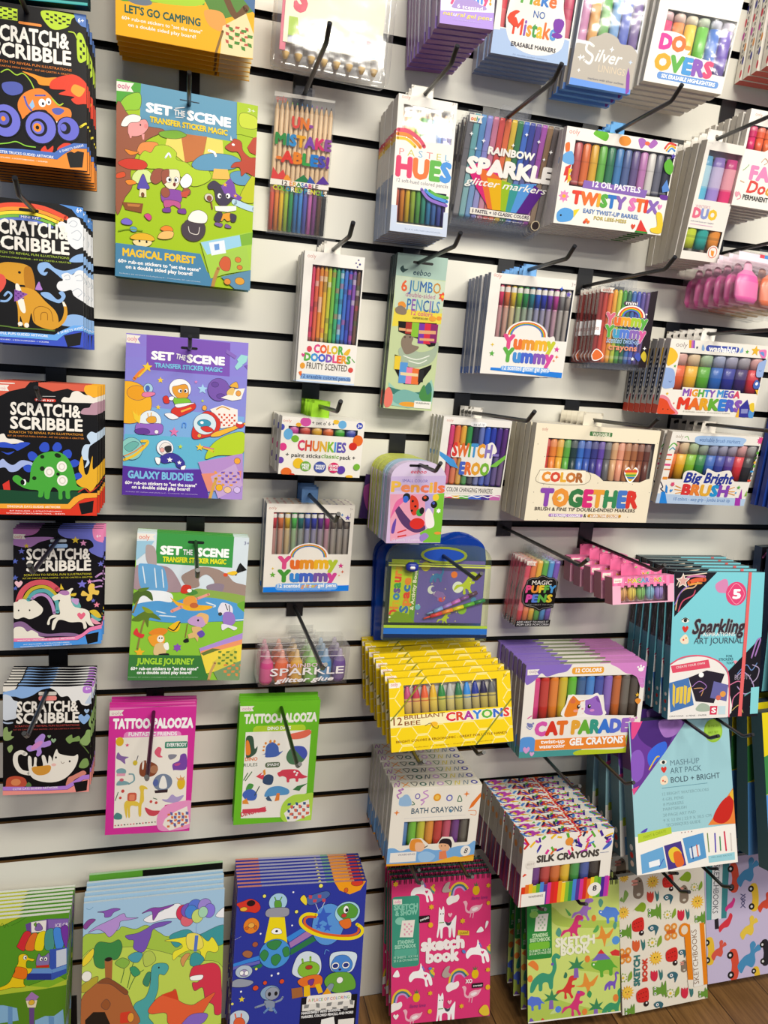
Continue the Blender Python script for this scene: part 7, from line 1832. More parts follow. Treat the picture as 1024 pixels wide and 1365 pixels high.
stack('yum1','gel_pen_box','gel pens','rainbow gel pen box between tall otter pack and crayons',(0.5256,0.1070,1.4412,0.1441,0.1553,0.0631,-0.0352,-0.0086),6,0.0200,0.0160,0.0130,r'''
SIDEP 2a5ab0 0 .07
B box t=13 side=7a84a4 top=dcd8d2 bot=2a72d8
F f2eee7
TAB 7ab0e8 56.3,-17.2 79.7,-1.2 66.8,-11.3
W 17.3,15.3 143.2,96.4
N gel e0406a,e8804a,e8c83a,8ac84a,3a9a5a,3a8a98,3a60c8,3a48b8,7a4ab0,c04a9a,8a8a8a,b0a8a0 17.4,16.1 144.7,106.4
C 17,13.4 145.7,98.2
T d88a80 4.1,5.3 17.4,7.4 6.7 .01 | ooly
T a99 137.1,9.7 144.2,9.9 5.6 .01 | 3+
S f2eee7 13,115.1 20,102.6 36.8,97.5 47.6,80.7 68,69.3 90.8,73.7 108.8,90.6 119.8,89.9 124.8,107.7 134.8,115.1 144.9,122.6 16.3,139
RB 72.2,91.9 34.2,22.5 26.3
T e0508a,e8743a,e89a3a,f0b83a,c8cc3a 33.9,113.7 122.1,111.1 20.1 .085 | Yummy
T 5fae4a,4a90d8,4a68d0,8a5ab8,d850a0 35.8,133.7 121.9,133 20.2 .085 | Yummy
* d84a9a 127.3,109.6 5.1
* e8743a 129.1,121.6 3.4 4
* e8743a 124.7,128 2.6 4
* e8c83a 15.6,108.9 3.3 4
* 5fae4a 16.3,122.9 5
* 6a5ab8 134.2,22.6 5
* 4a68d0 121,14.8 3.8 4
P 2a80e0 17.2,144.9 142.7,146.3 142.7,155.3 16.9,149
R 7ab0f0 34.2,141 119.7,148.6 5.9
T fff 37.4,147.7 118.5,146.2 7.3 .025 | 12 scented glitter gel pens
''')
stack('yumc','crayon_pack','crayons','clear pack of dark rainbow crayons with rainbow lettering',(0.7137,0.0800,1.4429,0.1057,0.1352,0.0354,-0.0516,-0.0082),6,0.0140,0.0120,0.0090,r'''
B clear t=9
N crayon 9a2a20,c8402a,e8742a,e8a82a,b8c83a,4a9a3a,2a6a4a,3a6ab0,4a58b8,5a4a98,6a4a88,3a2a30 0.9,4.7 123.3,125.1 dark=1
P e9e4da 0.4,1.4 25.9,2.5 22.3,6.8 24.9,10.8 0.9,10.1
T c87060 4.5,8.7 20.8,9.4 5.8 .02 | ooly
P 2a2228 94,3.5 107.3,0.7 104.9,128.8 90.8,130
RB 63.3,46.7 24.4,17.7 14.1
R 5a4a5a 46.7,21.9 72.7,27.7 2.7
T fff 50.5,27.5 71.2,27 5.8 .02 | mini
T e0708a,e8743a,e8a83a,a8c83a,5fae4a 18,62.4 94.1,60.5 17.9 .085 o=f6f2ec:.04 | Yummy
T 5fae4a,4aa0c8,5a80d8,8a6ab8,d860a0 19.2,81.6 94.1,81.6 18.1 .085 o=f6f2ec:.04 | Yummy
T a8c8f0 23.8,92 85.3,90.8 9.5 .02 s=.2 | scented twist-up
T e89a7a 29.6,103.7 82.3,101.3 9.6 .03 | crayons
S e8743a 0.2,113.4 6.2,104.2 13.8,105.8 21.5,113.9 13.8,121.1 4,121.9
L fff 1.4 0.2,113.4 6.2,104.2 13.8,105.8 21.5,113.9 13.8,121.1 4,121.9 0.2,113.4
S d8c03a 92.1,110.4 96.7,101.4 102.9,109.5 100.9,119.6
S 4a5ab8 80.3,111.3 86.2,104.4 92.5,112.5 88.9,119.3
* fff 7.9,78.1 3.7
* fff 96.9,97.1 3.6 4
* fff 77.2,115.9 3.6
* fff 90.5,40.7 2.6 4
R fff -6.4,55.6 10.2,80.1 1.4
T 9a2a20 -1.8,72.3 7,72.6 5.2 .02 | 10 CRAYONS
''')
stack('chunk','paint_stick_box','paint sticks','white dotted paint stick box with lime hang tab',(0.2017,0.1200,1.2015,0.1279,0.0882,0.0472,0.0237,0.0241),6,0.0200,0.0200,0.0170,r'''
B box t=17 side=d8d2c6 top=e8e4da bot=c8c2b8
F f2eee4
TAB 9ad032 45.4,-25.5 74,-7.9 58.8,-18.1
W 10.5,13.7 117.8,25
N chunkh d850a8,d8503a,f0b82c,e8702c,4ab02c,4a58b8 10.5,13.7 117.8,25
E d858a8 35.8,6.1 8.4,7
T d88a80 1.6,7.6 14.2,8.9 4.7 .01 | ooly
T 3a3a3a 45.4,9.2 80.3,9.1 5.4 .02 | + set o' 6 +
E f0c23a 82.6,3 4.8,3.7
E 6ab0e0 92.6,6.6 6.5,6.5
E 3f4fb8 119.9,6.7 5.2,5.1
T fff 117.2,8.9 123.1,8.9 4.4 .04 | 3+
E f0b23a 25.3,11 4.3,3
E 4a50b0 0.7,16 4,4.7
E 6ab0e0 10.8,26.2 7,8.4
C 10.5,13.7 117.8,25
E 7ab83a 21.7,32.6 6,5.4
E e0408a 4.3,46 5.7,6.1
E 6a48a8 2.1,66.5 5,5.1
E e8702c 119.4,29.7 8,8.6
E d0302a 112.4,39.1 6.6,6.2
T d8406a,d8503a,e8853c,e8b83a,8ac03a,4a9ad8,5a5ab8,6a5ab0 26.9,50.3 101.1,48.4 14.9 .04 | CHUNKIES
T 3a3a3a,3a3a3a 9.4,61 63,59.5 6.1 .02 | + paint sticks
T 7ab04a 64.2,59.8 91.8,59.3 6.2 .02 | classic
T 3a3a3a 93.7,60.2 117.7,60 6.2 .02 | pack +
E f2c62c 29.4,70.1 8.1,8.2
E 7ab04a 41,74.1 8.5,7.9
T fff 35.5,74.1 46.4,73.8 3.8 .04 | MESS
T fff 36.7,78.8 46,78.7 3.8 .04 | FREE
E 4a5aa8 63.6,74.3 9.6,9
T fff 56.3,73.8 70.8,73.6 3.1 .04 | WASHES
T fff 57.1,77.7 70.8,77.4 3.1 .04 | EASILY
E d8306a 85.2,74 8.3,8.3
E 5f40a8 97.1,76.9 6.6,6.6
T fff 78.4,73.5 92,73.1 3.8 .04 | QUICK
T fff 79.3,79 91.7,78.7 3.8 .04 | DRYING
E 7ab83a 121.5,70.9 5.3,5.2
E e8702c 12.1,84.2 8.1,6.8
E d0402a 20.9,88.2 4.4,2.4
E f0b82c 110.9,86.6 5.9,2.4
''')
stack('pencils','small_pencil_pack','pencils','lilac small pencil pack with rounded top and toucan art',(0.3528,0.1400,1.1443,0.0917,0.1306,-0.0098,0.0376,0.0005),4,0.1240,0.1246,0.0050,r'''
B arch t=5 side=a8b0b8
F d8c8e4
G d8c8e4 d4b8dc
R 1c1a1c 28.6,3.9 60.5,7.9 2.5
T d83a5a 32.1,18.1 57.9,17.9 6.1 .02 s=.25 | eeboo
P c8b4dc -1.3,23.8 92.7,20.2 95,43.8 0.4,46.1
T 5a4aa8 19,32.4 61.2,31.6 4.4 .01 | SMALL COLOR
T e8b84a,e88a5a,e8a04a,e87a5a,e8b84a,e8904a,e8744a 2.7,47.4 90.1,47.4 16 .04 | Pencils
P e8a0b8 0.8,51.6 58.4,50.4 79.2,78.9 58.1,113.6 6.7,126.8
P b0a0d8 58.4,50.4 76.5,50 74.2,90.5 61,79
P 7ac03a 76.5,50 91.1,48.2 92.7,129.6 62.5,129.7 55.1,113.5 75.2,102.2
S 5a3a6a 9.7,75 13.4,68 19.5,73.5 29,84.7 48.1,101.9 59.8,99.1 63.6,107.9 49.1,113.4 33.9,107.5 21.3,96
S e06aa0 3.9,90.3 10.3,65.3 21,56.7 24.3,62.3 13.8,73.6
E d8302a 49.3,98.5 12.5,9.2
S f4ecec 61.5,84.7 66.5,73.2 75.1,84.7 78.3,102.2 66.3,105
E 222a2a 28.1,56.1 6.3,6.7
E 3a6ad0 26.9,59.4 4.6,5.6
S d8402a 35.1,53.7 44.1,56.3 49.5,67.6 47.8,81.9 40.7,84.7 35.4,73.4
E 222 38.8,62.1 2,2
E 222 43.9,70.5 2.1,2
E 222 38.6,77.6 2,2
E 3aa04a 52.1,80.4 5.9,6.3
E 222 55.5,77.5 4.2,5.7
E 222 59.7,57.5 6,5.1
E d8502a 58.9,56.1 2.7,2.3
E e8c83a 77,55.7 5.5,5.8
E 222 75.1,67.3 5.5,5.8
E 4a5ab8 74.2,65 2.4,2.3
S 6a4aa8 7,112.7 8.7,98.7 13.7,90.3 13.4,104.4 11.4,114.2
S 9a80c8 55.6,119.3 64.1,113.7 70.7,119.7 59.4,128.2
L d83a3a 2.3 18.4,112.9 31.1,108.9
L d83a3a 2.3 19,120 31.8,117.4
E e8953c 85.6,114 6.2,2.4
* fff 83.7,77.4 4.2 6
T f4ecf4 9.5,126.3 54.9,128.6 4.5 .01 | 12 pencils 12 colors
''')
stack('pencilsb','small_pencil_pack','pencils','pale blue small pencil pack behind the lilac ones',(0.3528,0.1185,1.1434,0.0917,0.1306,-0.0098,0.0376,0.0005),5,0.0980,0.0993,0.0050,r'''
B arch t=5 side=a8b0b8
F a8c4dc 8a98a8
G d8c8e4 d4b8dc
R 1c1a1c 28.6,3.9 60.5,7.9 2.5
T d83a5a 32.1,18.1 57.9,17.9 6.1 .02 s=.25 | eeboo
P c8b4dc -1.3,23.8 92.7,20.2 95,43.8 0.4,46.1
T 5a4aa8 19,32.4 61.2,31.6 4.4 .01 | SMALL COLOR
T e8b84a,e88a5a,e8a04a,e87a5a,e8b84a,e8904a,e8744a 2.7,47.4 90.1,47.4 16 .04 | Pencils
P e8a0b8 0.8,51.6 58.4,50.4 79.2,78.9 58.1,113.6 6.7,126.8
P b0a0d8 58.4,50.4 76.5,50 74.2,90.5 61,79
P 7ac03a 76.5,50 91.1,48.2 92.7,129.6 62.5,129.7 55.1,113.5 75.2,102.2
S 5a3a6a 9.7,75 13.4,68 19.5,73.5 29,84.7 48.1,101.9 59.8,99.1 63.6,107.9 49.1,113.4 33.9,107.5 21.3,96
S e06aa0 3.9,90.3 10.3,65.3 21,56.7 24.3,62.3 13.8,73.6
E d8302a 49.3,98.5 12.5,9.2
S f4ecec 61.5,84.7 66.5,73.2 75.1,84.7 78.3,102.2 66.3,105
E 222a2a 28.1,56.1 6.3,6.7
E 3a6ad0 26.9,59.4 4.6,5.6
S d8402a 35.1,53.7 44.1,56.3 49.5,67.6 47.8,81.9 40.7,84.7 35.4,73.4
E 222 38.8,62.1 2,2
E 222 43.9,70.5 2.1,2
E 222 38.6,77.6 2,2
E 3aa04a 52.1,80.4 5.9,6.3
E 222 55.5,77.5 4.2,5.7
E 222 59.7,57.5 6,5.1
E d8502a 58.9,56.1 2.7,2.3
E e8c83a 77,55.7 5.5,5.8
E 222 75.1,67.3 5.5,5.8
E 4a5ab8 74.2,65 2.4,2.3
S 6a4aa8 7,112.7 8.7,98.7 13.7,90.3 13.4,104.4 11.4,114.2
S 9a80c8 55.6,119.3 64.1,113.7 70.7,119.7 59.4,128.2
L d83a3a 2.3 18.4,112.9 31.1,108.9
L d83a3a 2.3 19,120 31.8,117.4
E e8953c 85.6,114 6.2,2.4
* fff 83.7,77.4 4.2 6
T f4ecf4 9.5,126.3 54.9,128.6 4.5 .01 | 12 pencils 12 colors
''')
stack('pencilsc','small_pencil_pack','pencils','lime small pencil pack at back of its peg',(0.3528,0.0925,1.1422,0.0917,0.1306,-0.0098,0.0376,0.0005),13,0.0200,0.0213,0.0050,r'''
B arch t=5 side=a8b0b8
F c4cc5a 98a090
G d8c8e4 d4b8dc
R 1c1a1c 28.6,3.9 60.5,7.9 2.5
T d83a5a 32.1,18.1 57.9,17.9 6.1 .02 s=.25 | eeboo
P c8b4dc -1.3,23.8 92.7,20.2 95,43.8 0.4,46.1
T 5a4aa8 19,32.4 61.2,31.6 4.4 .01 | SMALL COLOR
T e8b84a,e88a5a,e8a04a,e87a5a,e8b84a,e8904a,e8744a 2.7,47.4 90.1,47.4 16 .04 | Pencils
P e8a0b8 0.8,51.6 58.4,50.4 79.2,78.9 58.1,113.6 6.7,126.8
P b0a0d8 58.4,50.4 76.5,50 74.2,90.5 61,79
P 7ac03a 76.5,50 91.1,48.2 92.7,129.6 62.5,129.7 55.1,113.5 75.2,102.2
S 5a3a6a 9.7,75 13.4,68 19.5,73.5 29,84.7 48.1,101.9 59.8,99.1 63.6,107.9 49.1,113.4 33.9,107.5 21.3,96
S e06aa0 3.9,90.3 10.3,65.3 21,56.7 24.3,62.3 13.8,73.6
E d8302a 49.3,98.5 12.5,9.2
S f4ecec 61.5,84.7 66.5,73.2 75.1,84.7 78.3,102.2 66.3,105
E 222a2a 28.1,56.1 6.3,6.7
E 3a6ad0 26.9,59.4 4.6,5.6
S d8402a 35.1,53.7 44.1,56.3 49.5,67.6 47.8,81.9 40.7,84.7 35.4,73.4
E 222 38.8,62.1 2,2
E 222 43.9,70.5 2.1,2
E 222 38.6,77.6 2,2
E 3aa04a 52.1,80.4 5.9,6.3
E 222 55.5,77.5 4.2,5.7
E 222 59.7,57.5 6,5.1
E d8502a 58.9,56.1 2.7,2.3
E e8c83a 77,55.7 5.5,5.8
E 222 75.1,67.3 5.5,5.8
E 4a5ab8 74.2,65 2.4,2.3
S 6a4aa8 7,112.7 8.7,98.7 13.7,90.3 13.4,104.4 11.4,114.2
S 9a80c8 55.6,119.3 64.1,113.7 70.7,119.7 59.4,128.2
L d83a3a 2.3 18.4,112.9 31.1,108.9
L d83a3a 2.3 19,120 31.8,117.4
E e8953c 85.6,114 6.2,2.4
* fff 83.7,77.4 4.2 6
T f4ecf4 9.5,126.3 54.9,128.6 4.5 .01 | 12 pencils 12 colors
''')
stack('slant','small_pencil_pack','pencils','dark purple pack tilted behind the lilac pencil packs',(0.3347,0.0120,1.0963,0.0701,0.0775,0.0061,-0.0307,0.1014),1,0.0120,0.0115,0.0050,r'''
F 3a2458
S 8a3a7a -0.8,24.4 17.7,14.9 30.4,46.8 13.1,62.5
E d85a8a 20.1,28.1 5.3,5.3
''')
stack('switch','marker_box','markers','white colour changing marker box with dark rainbow window',(0.4711,0.0700,1.2100,0.1204,0.1395,0.0763,-0.0487,0.0152),4,0.0200,0.0150,0.0120,r'''
B box t=12 side=d8d2c8 top=e2ddd5 bot=c8c2ba
F f2eee7
TAB e9e4da 49.1,-14.5 69.5,0 56.6,-9.3
W 13,11.7 126,116.2
N marker d8407a,e8743a,e8b03a,3a9a4a,2a2a48,6a78b8,2a58c8,2a3aa8,4a2a88,5a2a78 13.1,12.6 125.9,115.6 dark=0
T d88a80 5.7,7.2 17.2,8.3 4.6 .01 | ooly
R fff 47.5,5.5 76.2,13.2 4.2
T 556 53.1,12.2 72,12 4.7 .01 | set of 10
P 4a9ae0 0.1,58.6 27.2,72.3 37.1,87.2 22.1,82.6 1,66.2
P 7ac04a 91.6,80.7 118.9,57.6 118.7,65.2 104.1,80.5
S f2eee7 21.6,66.5 24,48.1 48.8,46.7 76.6,45.1 90.9,38.3 101,52.6 94.8,62.1 94.2,77.4 90.4,93.2 75.4,98.9 49.9,99 39.1,90.2 39.3,68.5
T d8403a,e8743a,5fae4a,4a9ad8,e8a03a,8a7ac0 22.8,63.4 91.7,65.9 21.4 .06 | SWITCH
R 8a7ac0 94.1,57.9 105.7,62 0.9
T 4a68c8,e8743a,e8a83a,7ab83a 39.7,94.9 90.8,95.7 19.5 .075 | EROO
P f2eee7 17.9,120.2 105.4,116.9 105.5,127.2 18.5,130.6
T 3a3a3a 20.9,129.1 103.7,125.7 7.8 .02 | COLOR CHANGING MARKERS
P e0507a 17.9,136.5 32.1,134.9 33,142 17.9,141.8
P e8b83a 32.1,134.9 45,134 46,141.1 33,142
P 5fae4a 45,134 61.2,133.5 62.3,140.7 46,141.1
P 4a68c8 61.2,133.5 83.7,132 84.9,140 62.3,140.7
P 4a3a98 83.7,132 99.7,130.9 100.5,139.9 84.9,140
P c86ab0 99.7,130.9 119.5,130.2 119.7,139.2 100.5,139.9
L fff 1.6 20.1,138 28.9,135.8 39.1,138.3 48.4,135.1 58.5,137 67.8,133.7 77.9,136.3 87.1,133 97.2,135.6 106.2,131.7 117.7,132.9
''')
stack('together','marker_box','markers','cream dotted double ended marker box with colourful lettering',(0.6835,0.1000,1.2101,0.2484,0.1662,-0.0068,0.0600,0.0166),5,0.0200,0.0205,0.0140,r'''
B box t=14 side=cfc6b0 top=d8d0c0 bot=c8bea8
F efe5cb
TAB e4dcc8 95.5,-22.2 134.2,-6.9 117.6,-12.5
W 25.7,23.7 240.5,93.2
N marker c83a30,e8852c,e8b02c,5fae3a,1f3a38,3a70c8,3a58b0,3a3a88,6a4ab0,6a6868,d8a878,e8a080,b87a4a,a8683a,8a4a28,6a3a28 20,24.8 237.8,93.3
S efe5cb 9.9,76.6 115.3,79.2 155.1,98.2 198.3,101.4 239.3,86.2 241.8,100.1 14.7,107
C2 3a3028 4.7,14 280.5,188.9
T c87a70 11.5,11.4 22.9,12.5 5.6 .01 | ooly
R 4a7a48 104.3,8.7 149.2,16.1 1.4
T e8e8d0 109.7,16.4 144.9,15.8 6.3 .03 | WASHABLE
P f6eed8 17.5,78.5 107.1,76.4 108.5,99.7 18.5,100.3
L 8a8070 0.9 17.5,78.5 107.1,76.4 108.5,99.7 18.5,100.3 17.5,78.5
T e8953c,d8503a,e8b03a,c87a3a,a8683a 23.9,97.1 102.8,96.3 15 .075 | COLOR
H fff 199.8,79.3 16
H e8b83a 199.8,79.3 13
P d8503a 185,72.1 211.8,71 212.7,75.6 185.8,76.6
P 5fae4a 186.9,79.8 211.6,78.9 210.1,82.6 189.7,83.3
P 3a7ab8 190.9,84.2 209.2,83.6 206.6,87.4 195.9,87.7
T 8a4ab0,e8953c,3a7a48,d8307a,e8a03a,3a8a58,4a78c8,d83a30 26.2,139.2 221.2,137.9 27.6 .085 | TOGETHER
T 4a4038 17.3,147.3 220.3,148.2 5.8 .025 | BRUSH & FINE TIP DOUBLE-ENDED MARKERS
R b08ac8 45.7,153 113.3,158.2 1.9
T fff 51.5,157.8 108,157.8 4 .03 | 12 CLASSIC COLORS
T 333 115.3,158.1 120.5,158.1 6 .02 | &
R c8902c 123.7,152.6 192.2,157.9 2
T fff 128.7,157.5 186.7,157.5 4.1 .03 | 6 SKIN TONE COLORS
E f0b83a 62.1,125.6 4,3.6
''')
stack('mega','marker_box','markers','white chunky marker box with orange blob and sun',(0.8795,0.1200,1.3661,0.1986,0.1269,0.0974,0.0049,-0.0105),6,0.0220,0.0180,0.0150,r'''
SIDEP c84a3a 0 .12
SIDEP b0aca8 .3 .31 pill
B box t=15 side=b0aca8 top=ddd8d0 bot=c8c0b8
F f2eee5
TAB f4f0e8 66.1,-20.7 94.3,-5.8 78.8,-12.5
W 22.1,21.5 200,84
N mark2 e8642c,f0b82c,5fb02c,2a68c0,2a3298,3a2068,d8303a 18,23 199.2,86.6
T 8a7a78 11.1,11.5 33.2,13.2 7.8 .01 | ooly
P e0a83a 34.1,-0.1 39.4,-0.4 41.3,13.2 37.2,13.5
P c86ab0 39.4,-0.4 43,-0.4 45.4,13 41.3,13.2
P 7a5ac0 43,-0.4 46,-0.3 48.5,13.3 45.4,13
R 4a5ab0 70.2,5.9 137.7,16.1 7
T fff 76.9,16.3 132.5,15.1 8.9 .04 | washable!
S 8ab0e0 62.5,14 62.7,5.8 67.9,11.7 67,16.3
S 8ab0e0 139.5,14.7 143.1,5.4 146.1,13
* e8b83a 171.1,9.7 9.7
S e880b8 178.2,9.8 185.2,6.8 193.2,7.7 194.8,19.3 187.5,21
S 6a98d8 180.5,12.3 187.8,10.6 191.4,18.2
* 5fae4a 154.6,12.5 4
* 3a3a5a 52.8,11.5 2.8
S f2c23a -6.1,18 5.6,15.3 17.5,24.3 18.1,34.4 9.9,42.5 1.2,42.9
S 9ab4e4 -4.1,50.8 2.5,47.9 14.8,49.8 21,59.6 23.7,77.3 20.3,81.2 1,80.9
S 9ab4e4 183,32.9 190.4,26 205.4,23.9 210.9,49.6 200.8,52.8 185.4,53.1
L 4a5a98 0.8 11.4,70.3 14.3,72.1 16.1,70
L 4a5a98 0.9 188.1,42.5 190.9,43.9 193,42.3
S 4a68b8 182.9,66.7 187.5,58.6 196.6,66 195.7,73.8 186.5,74.3
P e8b83a 190.2,76.7 196.4,76.4 197,86.7
E fff 189.5,65.8 2.8,2.9
* e8b83a 13.3,91.7 3.3
* 5fae4a 17.3,44.6 2.8
S e8889a -0.8,96.2 15.9,97.9 28.7,112.5 42.7,125.9 1.3,125.9
S e0502c -2.4,101.3 14.3,103.1 25,115.2 36.6,125.4 0.3,125.5
E 222 11,118.4 1.2,1
E 222 20.8,118.5 1.2,1
* e0503a 30.3,107.4 2.2
P f2eee5 40.5,79 158.6,79.5 166.1,96 42.9,99.2
T 8a5ab8,e0507a,e8a03a,5fae4a,4a98d8 44.4,93.5 108.1,93.5 11.4 .06 | MIGHTY
T 4a98d8,4a68c8,8a5ab8,d8506a 113.9,92.8 159.7,92.6 11.6 .06 | MEGA
T e0402c,e8702c,e8a82c,6ab03a,3a80d8,5a60c8,8a58b8 39.4,115.9 167.1,115.3 18.2 .085 | MARKERS
T 998 51.9,121.7 148.4,121 2.1 0 | 8 washable markers - 8 marqueurs lavables
P f0b83a 161.7,127.2 163.5,109 171.4,126.8
P 3a3a98 165.4,110.2 167.4,106.2 178,94.1 186.4,108 189.1,126 168.2,126.4
P 8a90c8 169.7,111.3 184,110.7 184.7,118.9 171,119.5
S 5a98d8 186.9,115.7 194.8,105 200.4,125.5 189.7,126
S e8c83a 185,102.9 193.4,99.9 197.6,115.3 189.3,113
''')
stack('bright','marker_box','markers','white brush marker box with pale blue base',(0.9133,0.1100,1.2087,0.1906,0.1317,0.1201,0.0039,0.0100),5,0.0220,0.0180,0.0150,r'''
B box t=15 side=c8bfb4 top=d8d2c8 bot=b8c0cc
F f2eee6
TAB e4ddd2 66.7,-20.2 97.9,-4 76.4,-13.4
W 13.6,16.4 208,85.5
N mark2 e8742c,f0b82c,8ac42c,2f8a48,3a70c8,3a48a8,5a3a98,e0303a,2a2a2a 5,18.2 206.4,85.5
T a98 8.8,10 24.2,11.1 6.5 .01 | ooly
L 5fae4a 1.4 27.5,9.1 32.1,7 36.7,12.5
S a8c8f0 49.5,14.6 51.6,5.9 78.6,3.7 150.7,3.9 152.8,14.7 146.3,19.1 71.2,20.2 55.2,18.3
T 4a70b0 58.1,15.4 144.5,13.7 7.2 .01 | washable brush markers
* e0508a 187.4,6.1 8.4 9
L 5fae4a 2.3 -0.7,30.5 7.2,20.7 15.7,24.3
L 3a9ab8 2 3,33 7.9,28.7 13.3,31.9
R e0606a -1.2,39.9 10.4,43.4 1.1
R e8953c -1.7,49.3 11.1,51.5 1.2
R e0508a -0.9,58 12.4,61.8 1.2
R d8703a 0.9,67 13.9,69.7 1.2
R e8953c 2.5,82.1 13.1,87.3 1.2
L 2a2a48 2.1 0.5,91.9 7.6,101.5 3.8,104.4 11.4,109.8
L 2a2a48 1.8 -5.2,93.5 -4.4,85.1 -0.7,93.4
E 5fae3a 188.5,29.5 2.9,2.9
E 3a5a2a 187,39.3 2.9,2.9
E e8b83a 188.3,47.7 2.6,2.6
E 5fae3a 189.1,54.7 2.6,2.7
R 3a98d8 183.9,63.4 193.2,66.5 0.9
R e0503a 183.2,80.6 194.5,84.5 0.9
R 2a3a68 188.4,71.8 195.9,74.4 0.9
S f2eee6 45.4,91.6 44.5,72.1 63.8,68.5 88.1,75.9 90.5,63.2 111.5,69.3 139.1,65.3 150.9,81.9 157.9,93.1 47.8,100
T 2a3a98 48.5,89.3 83.3,91.6 18 .04 s=.15 | Big
T 2a3a98 90.7,89.9 151,89.9 18.2 .04 s=.15 | Bright
T d83a3a,e8853c,e8b03a,2a98d8,8a4ab8 50.2,114.2 146.8,114.5 19.5 .075 | BRUSH
L e8a03a 1.5 33.1,97.7 45.1,101.6
L e8a03a 1.5 33.4,104.8 46.3,105.8
L e8a03a 1.5 36.9,111.8 47.5,110
L e8a03a 1.6 147.9,100.7 158.8,96
L e8a03a 1.6 148.7,105.1 161.6,104.6
L e8a03a 1.6 149.6,108 163.7,111
P b8d0ec -1.7,113.1 199.3,118.1 192.7,133.2 -0.7,134.5
T 4a78b8 35.8,124.8 157.1,125.9 6.5 .015 | 10 colors - easy grip - jumbo brush tip
P 2a88e0 6.8,110 14.5,109.7 24.6,132.3 8,132.3
P 2a88e0 14.5,109.7 12.3,95.7 17.5,101.1 19.3,112.4
P a83ab0 167.1,116.2 179,117.2 182.3,132 169.8,131.4
P a83ab0 174.1,117.4 176,98.3 182.1,118.6
* e0507a 26.1,95.2 4.8 8
H 4a90d8 26.2,107.1 3.3
* 5fae4a 168.1,96.3 4.4
* 3a98d8 165,106.8 2.5
P 8ac03a 185.8,112.6 188.4,100.8 190.7,112.4
''')
stack('yum2','gel_pen_box','gel pens','rainbow gel pen box above the glitter glue packs',(0.1999,0.0600,1.0558,0.1457,0.1509,0.0206,0.0233,0.0053),3,0.0200,0.0170,0.0140,r'''
B box t=14 side=6a7494 top=e8e2d8 bot=2a72d8
F f2ece2
TAB 7aa8e0 57.2,-27.3 84.6,-0.4 70.9,-13.4
TOPP c8505a,e8953c,c8b84a,5a5aa0,8a4a8a
W 11.5,14 139.7,85.2
N gel d8404a,e8804a,e8c02c,5ac85a,2a7a78,3a58c0,3a48b8,6a3a98,c03a8a,8a8278,8a8278,9a9288 8.1,14.6 140.3,92.4
C 8.9,14 141.2,104.9
T c88a80 3.5,8.8 16.3,9.6 4.9 .01 | ooly
T a99 137.7,8.9 142.9,9.2 4.2 .01 | 3+
S f2ece2 11,106.4 18.9,95.8 23.4,86 38.8,85.2 51.7,72.8 71.9,66.6 92.9,72.7 107.9,88.8 121.7,87.9 127.6,97.7 138.3,101.3 142.7,139.1 12.9,138.5
P f2ece2 118.4,16 126.2,5.4 138.4,7.1 140,28.3 131.3,28.3
RB 73.1,90.5 31.9,23.2 25.8
T e0508a,e8702c,e8952c,f0b82c,b8cc3a 23.5,109.1 121.8,109.9 19.9 .085 | Yummy
T 4a9a3a,3a8ad8,4a68c8,7a5aa8,d84a9a 24.2,132.3 121.6,132.2 19.3 .085 | Yummy
* d8408a 129,105.3 5
* e0643a 132.7,116 3.2 4
* e8953c 127.2,122.5 2.1 4
* 6ab03a 14.9,120.6 5.2
* e8c83a 14.6,109.6 2.8 4
* 6a5ab8 134.6,21.6 4.9
* 4a88c8 125,16.9 3.1 4
P 1a80e8 0.3,142 145.4,140.1 145.7,150.4 0.4,151.8
R 7ab0f0 20.5,135.8 125.9,147.7 5.3
T fff 24.4,143.5 61.3,142.7 6.5 .03 | 12 scented
T f0a060,f8f0f0,e8d04a 63.1,143.7 90.7,143.2 6.8 .03 s=.2 | glitter
T fff 92.1,143.2 122.9,142.3 6.5 .03 | gel pens
T bdf 33.3,149.7 114.6,148.4 1.4 0 | 12 stylos gel a paillettes parfumes - 12 bolis
''')
stack('glue','glitter_glue_pack','glitter glue','clear pack of rainbow glitter glue bottles',(0.2011,0.0800,0.8132,0.1535,0.0682,0.0423,0.0685,0.0293),3,0.0250,0.0250,0.0220,r'''
B clear t=22
N blob d8408a,e8683a,e8b02c,7ac04a,3a88c0,6a4a98 -4.6,7.4 153.6,71.7
T f4eef0 18.9,46.9 145.7,51.7 13.4 .02 | SPARKLE
T f4eef0 27.9,62 128.7,61.2 8.1 .03 s=.3 | glitter glue
T ecd 46.3,34.7 114.8,34.8 6.9 .02 | RAINBOW
L f0ecf0 1 -7.8,11.3 51.7,14.7 144.1,15.7
L f0ecf0 0.8 -5.5,-0.7 50.2,0.4 142.1,-4.6
P c8c0c0 44.1,-57.1 68.5,-59.3 71.8,-36.9 45.8,-32.4
E fff 61.9,-49.5 1.9,2.1
''')
stack('pouch','zip_pouch','activity pouch','green clear zip pouch holding purple space activity book',(0.4198,0.0900,0.9960,0.1834,0.1648,-0.1334,-0.0529,0.0146),1,0.0900,0.0999,0.0160,r'''
B pouch t=16
''')
stack('pouchb','zip_pouch','activity pouch','shiny blue zip pouch behind the green zip pouch',(0.4186,0.0500,0.9957,0.1949,0.1875,0.0364,-0.1013,-0.0397),2,0.0280,0.0212,0.0180,r'''
B pouch t=18
BLUE
''')
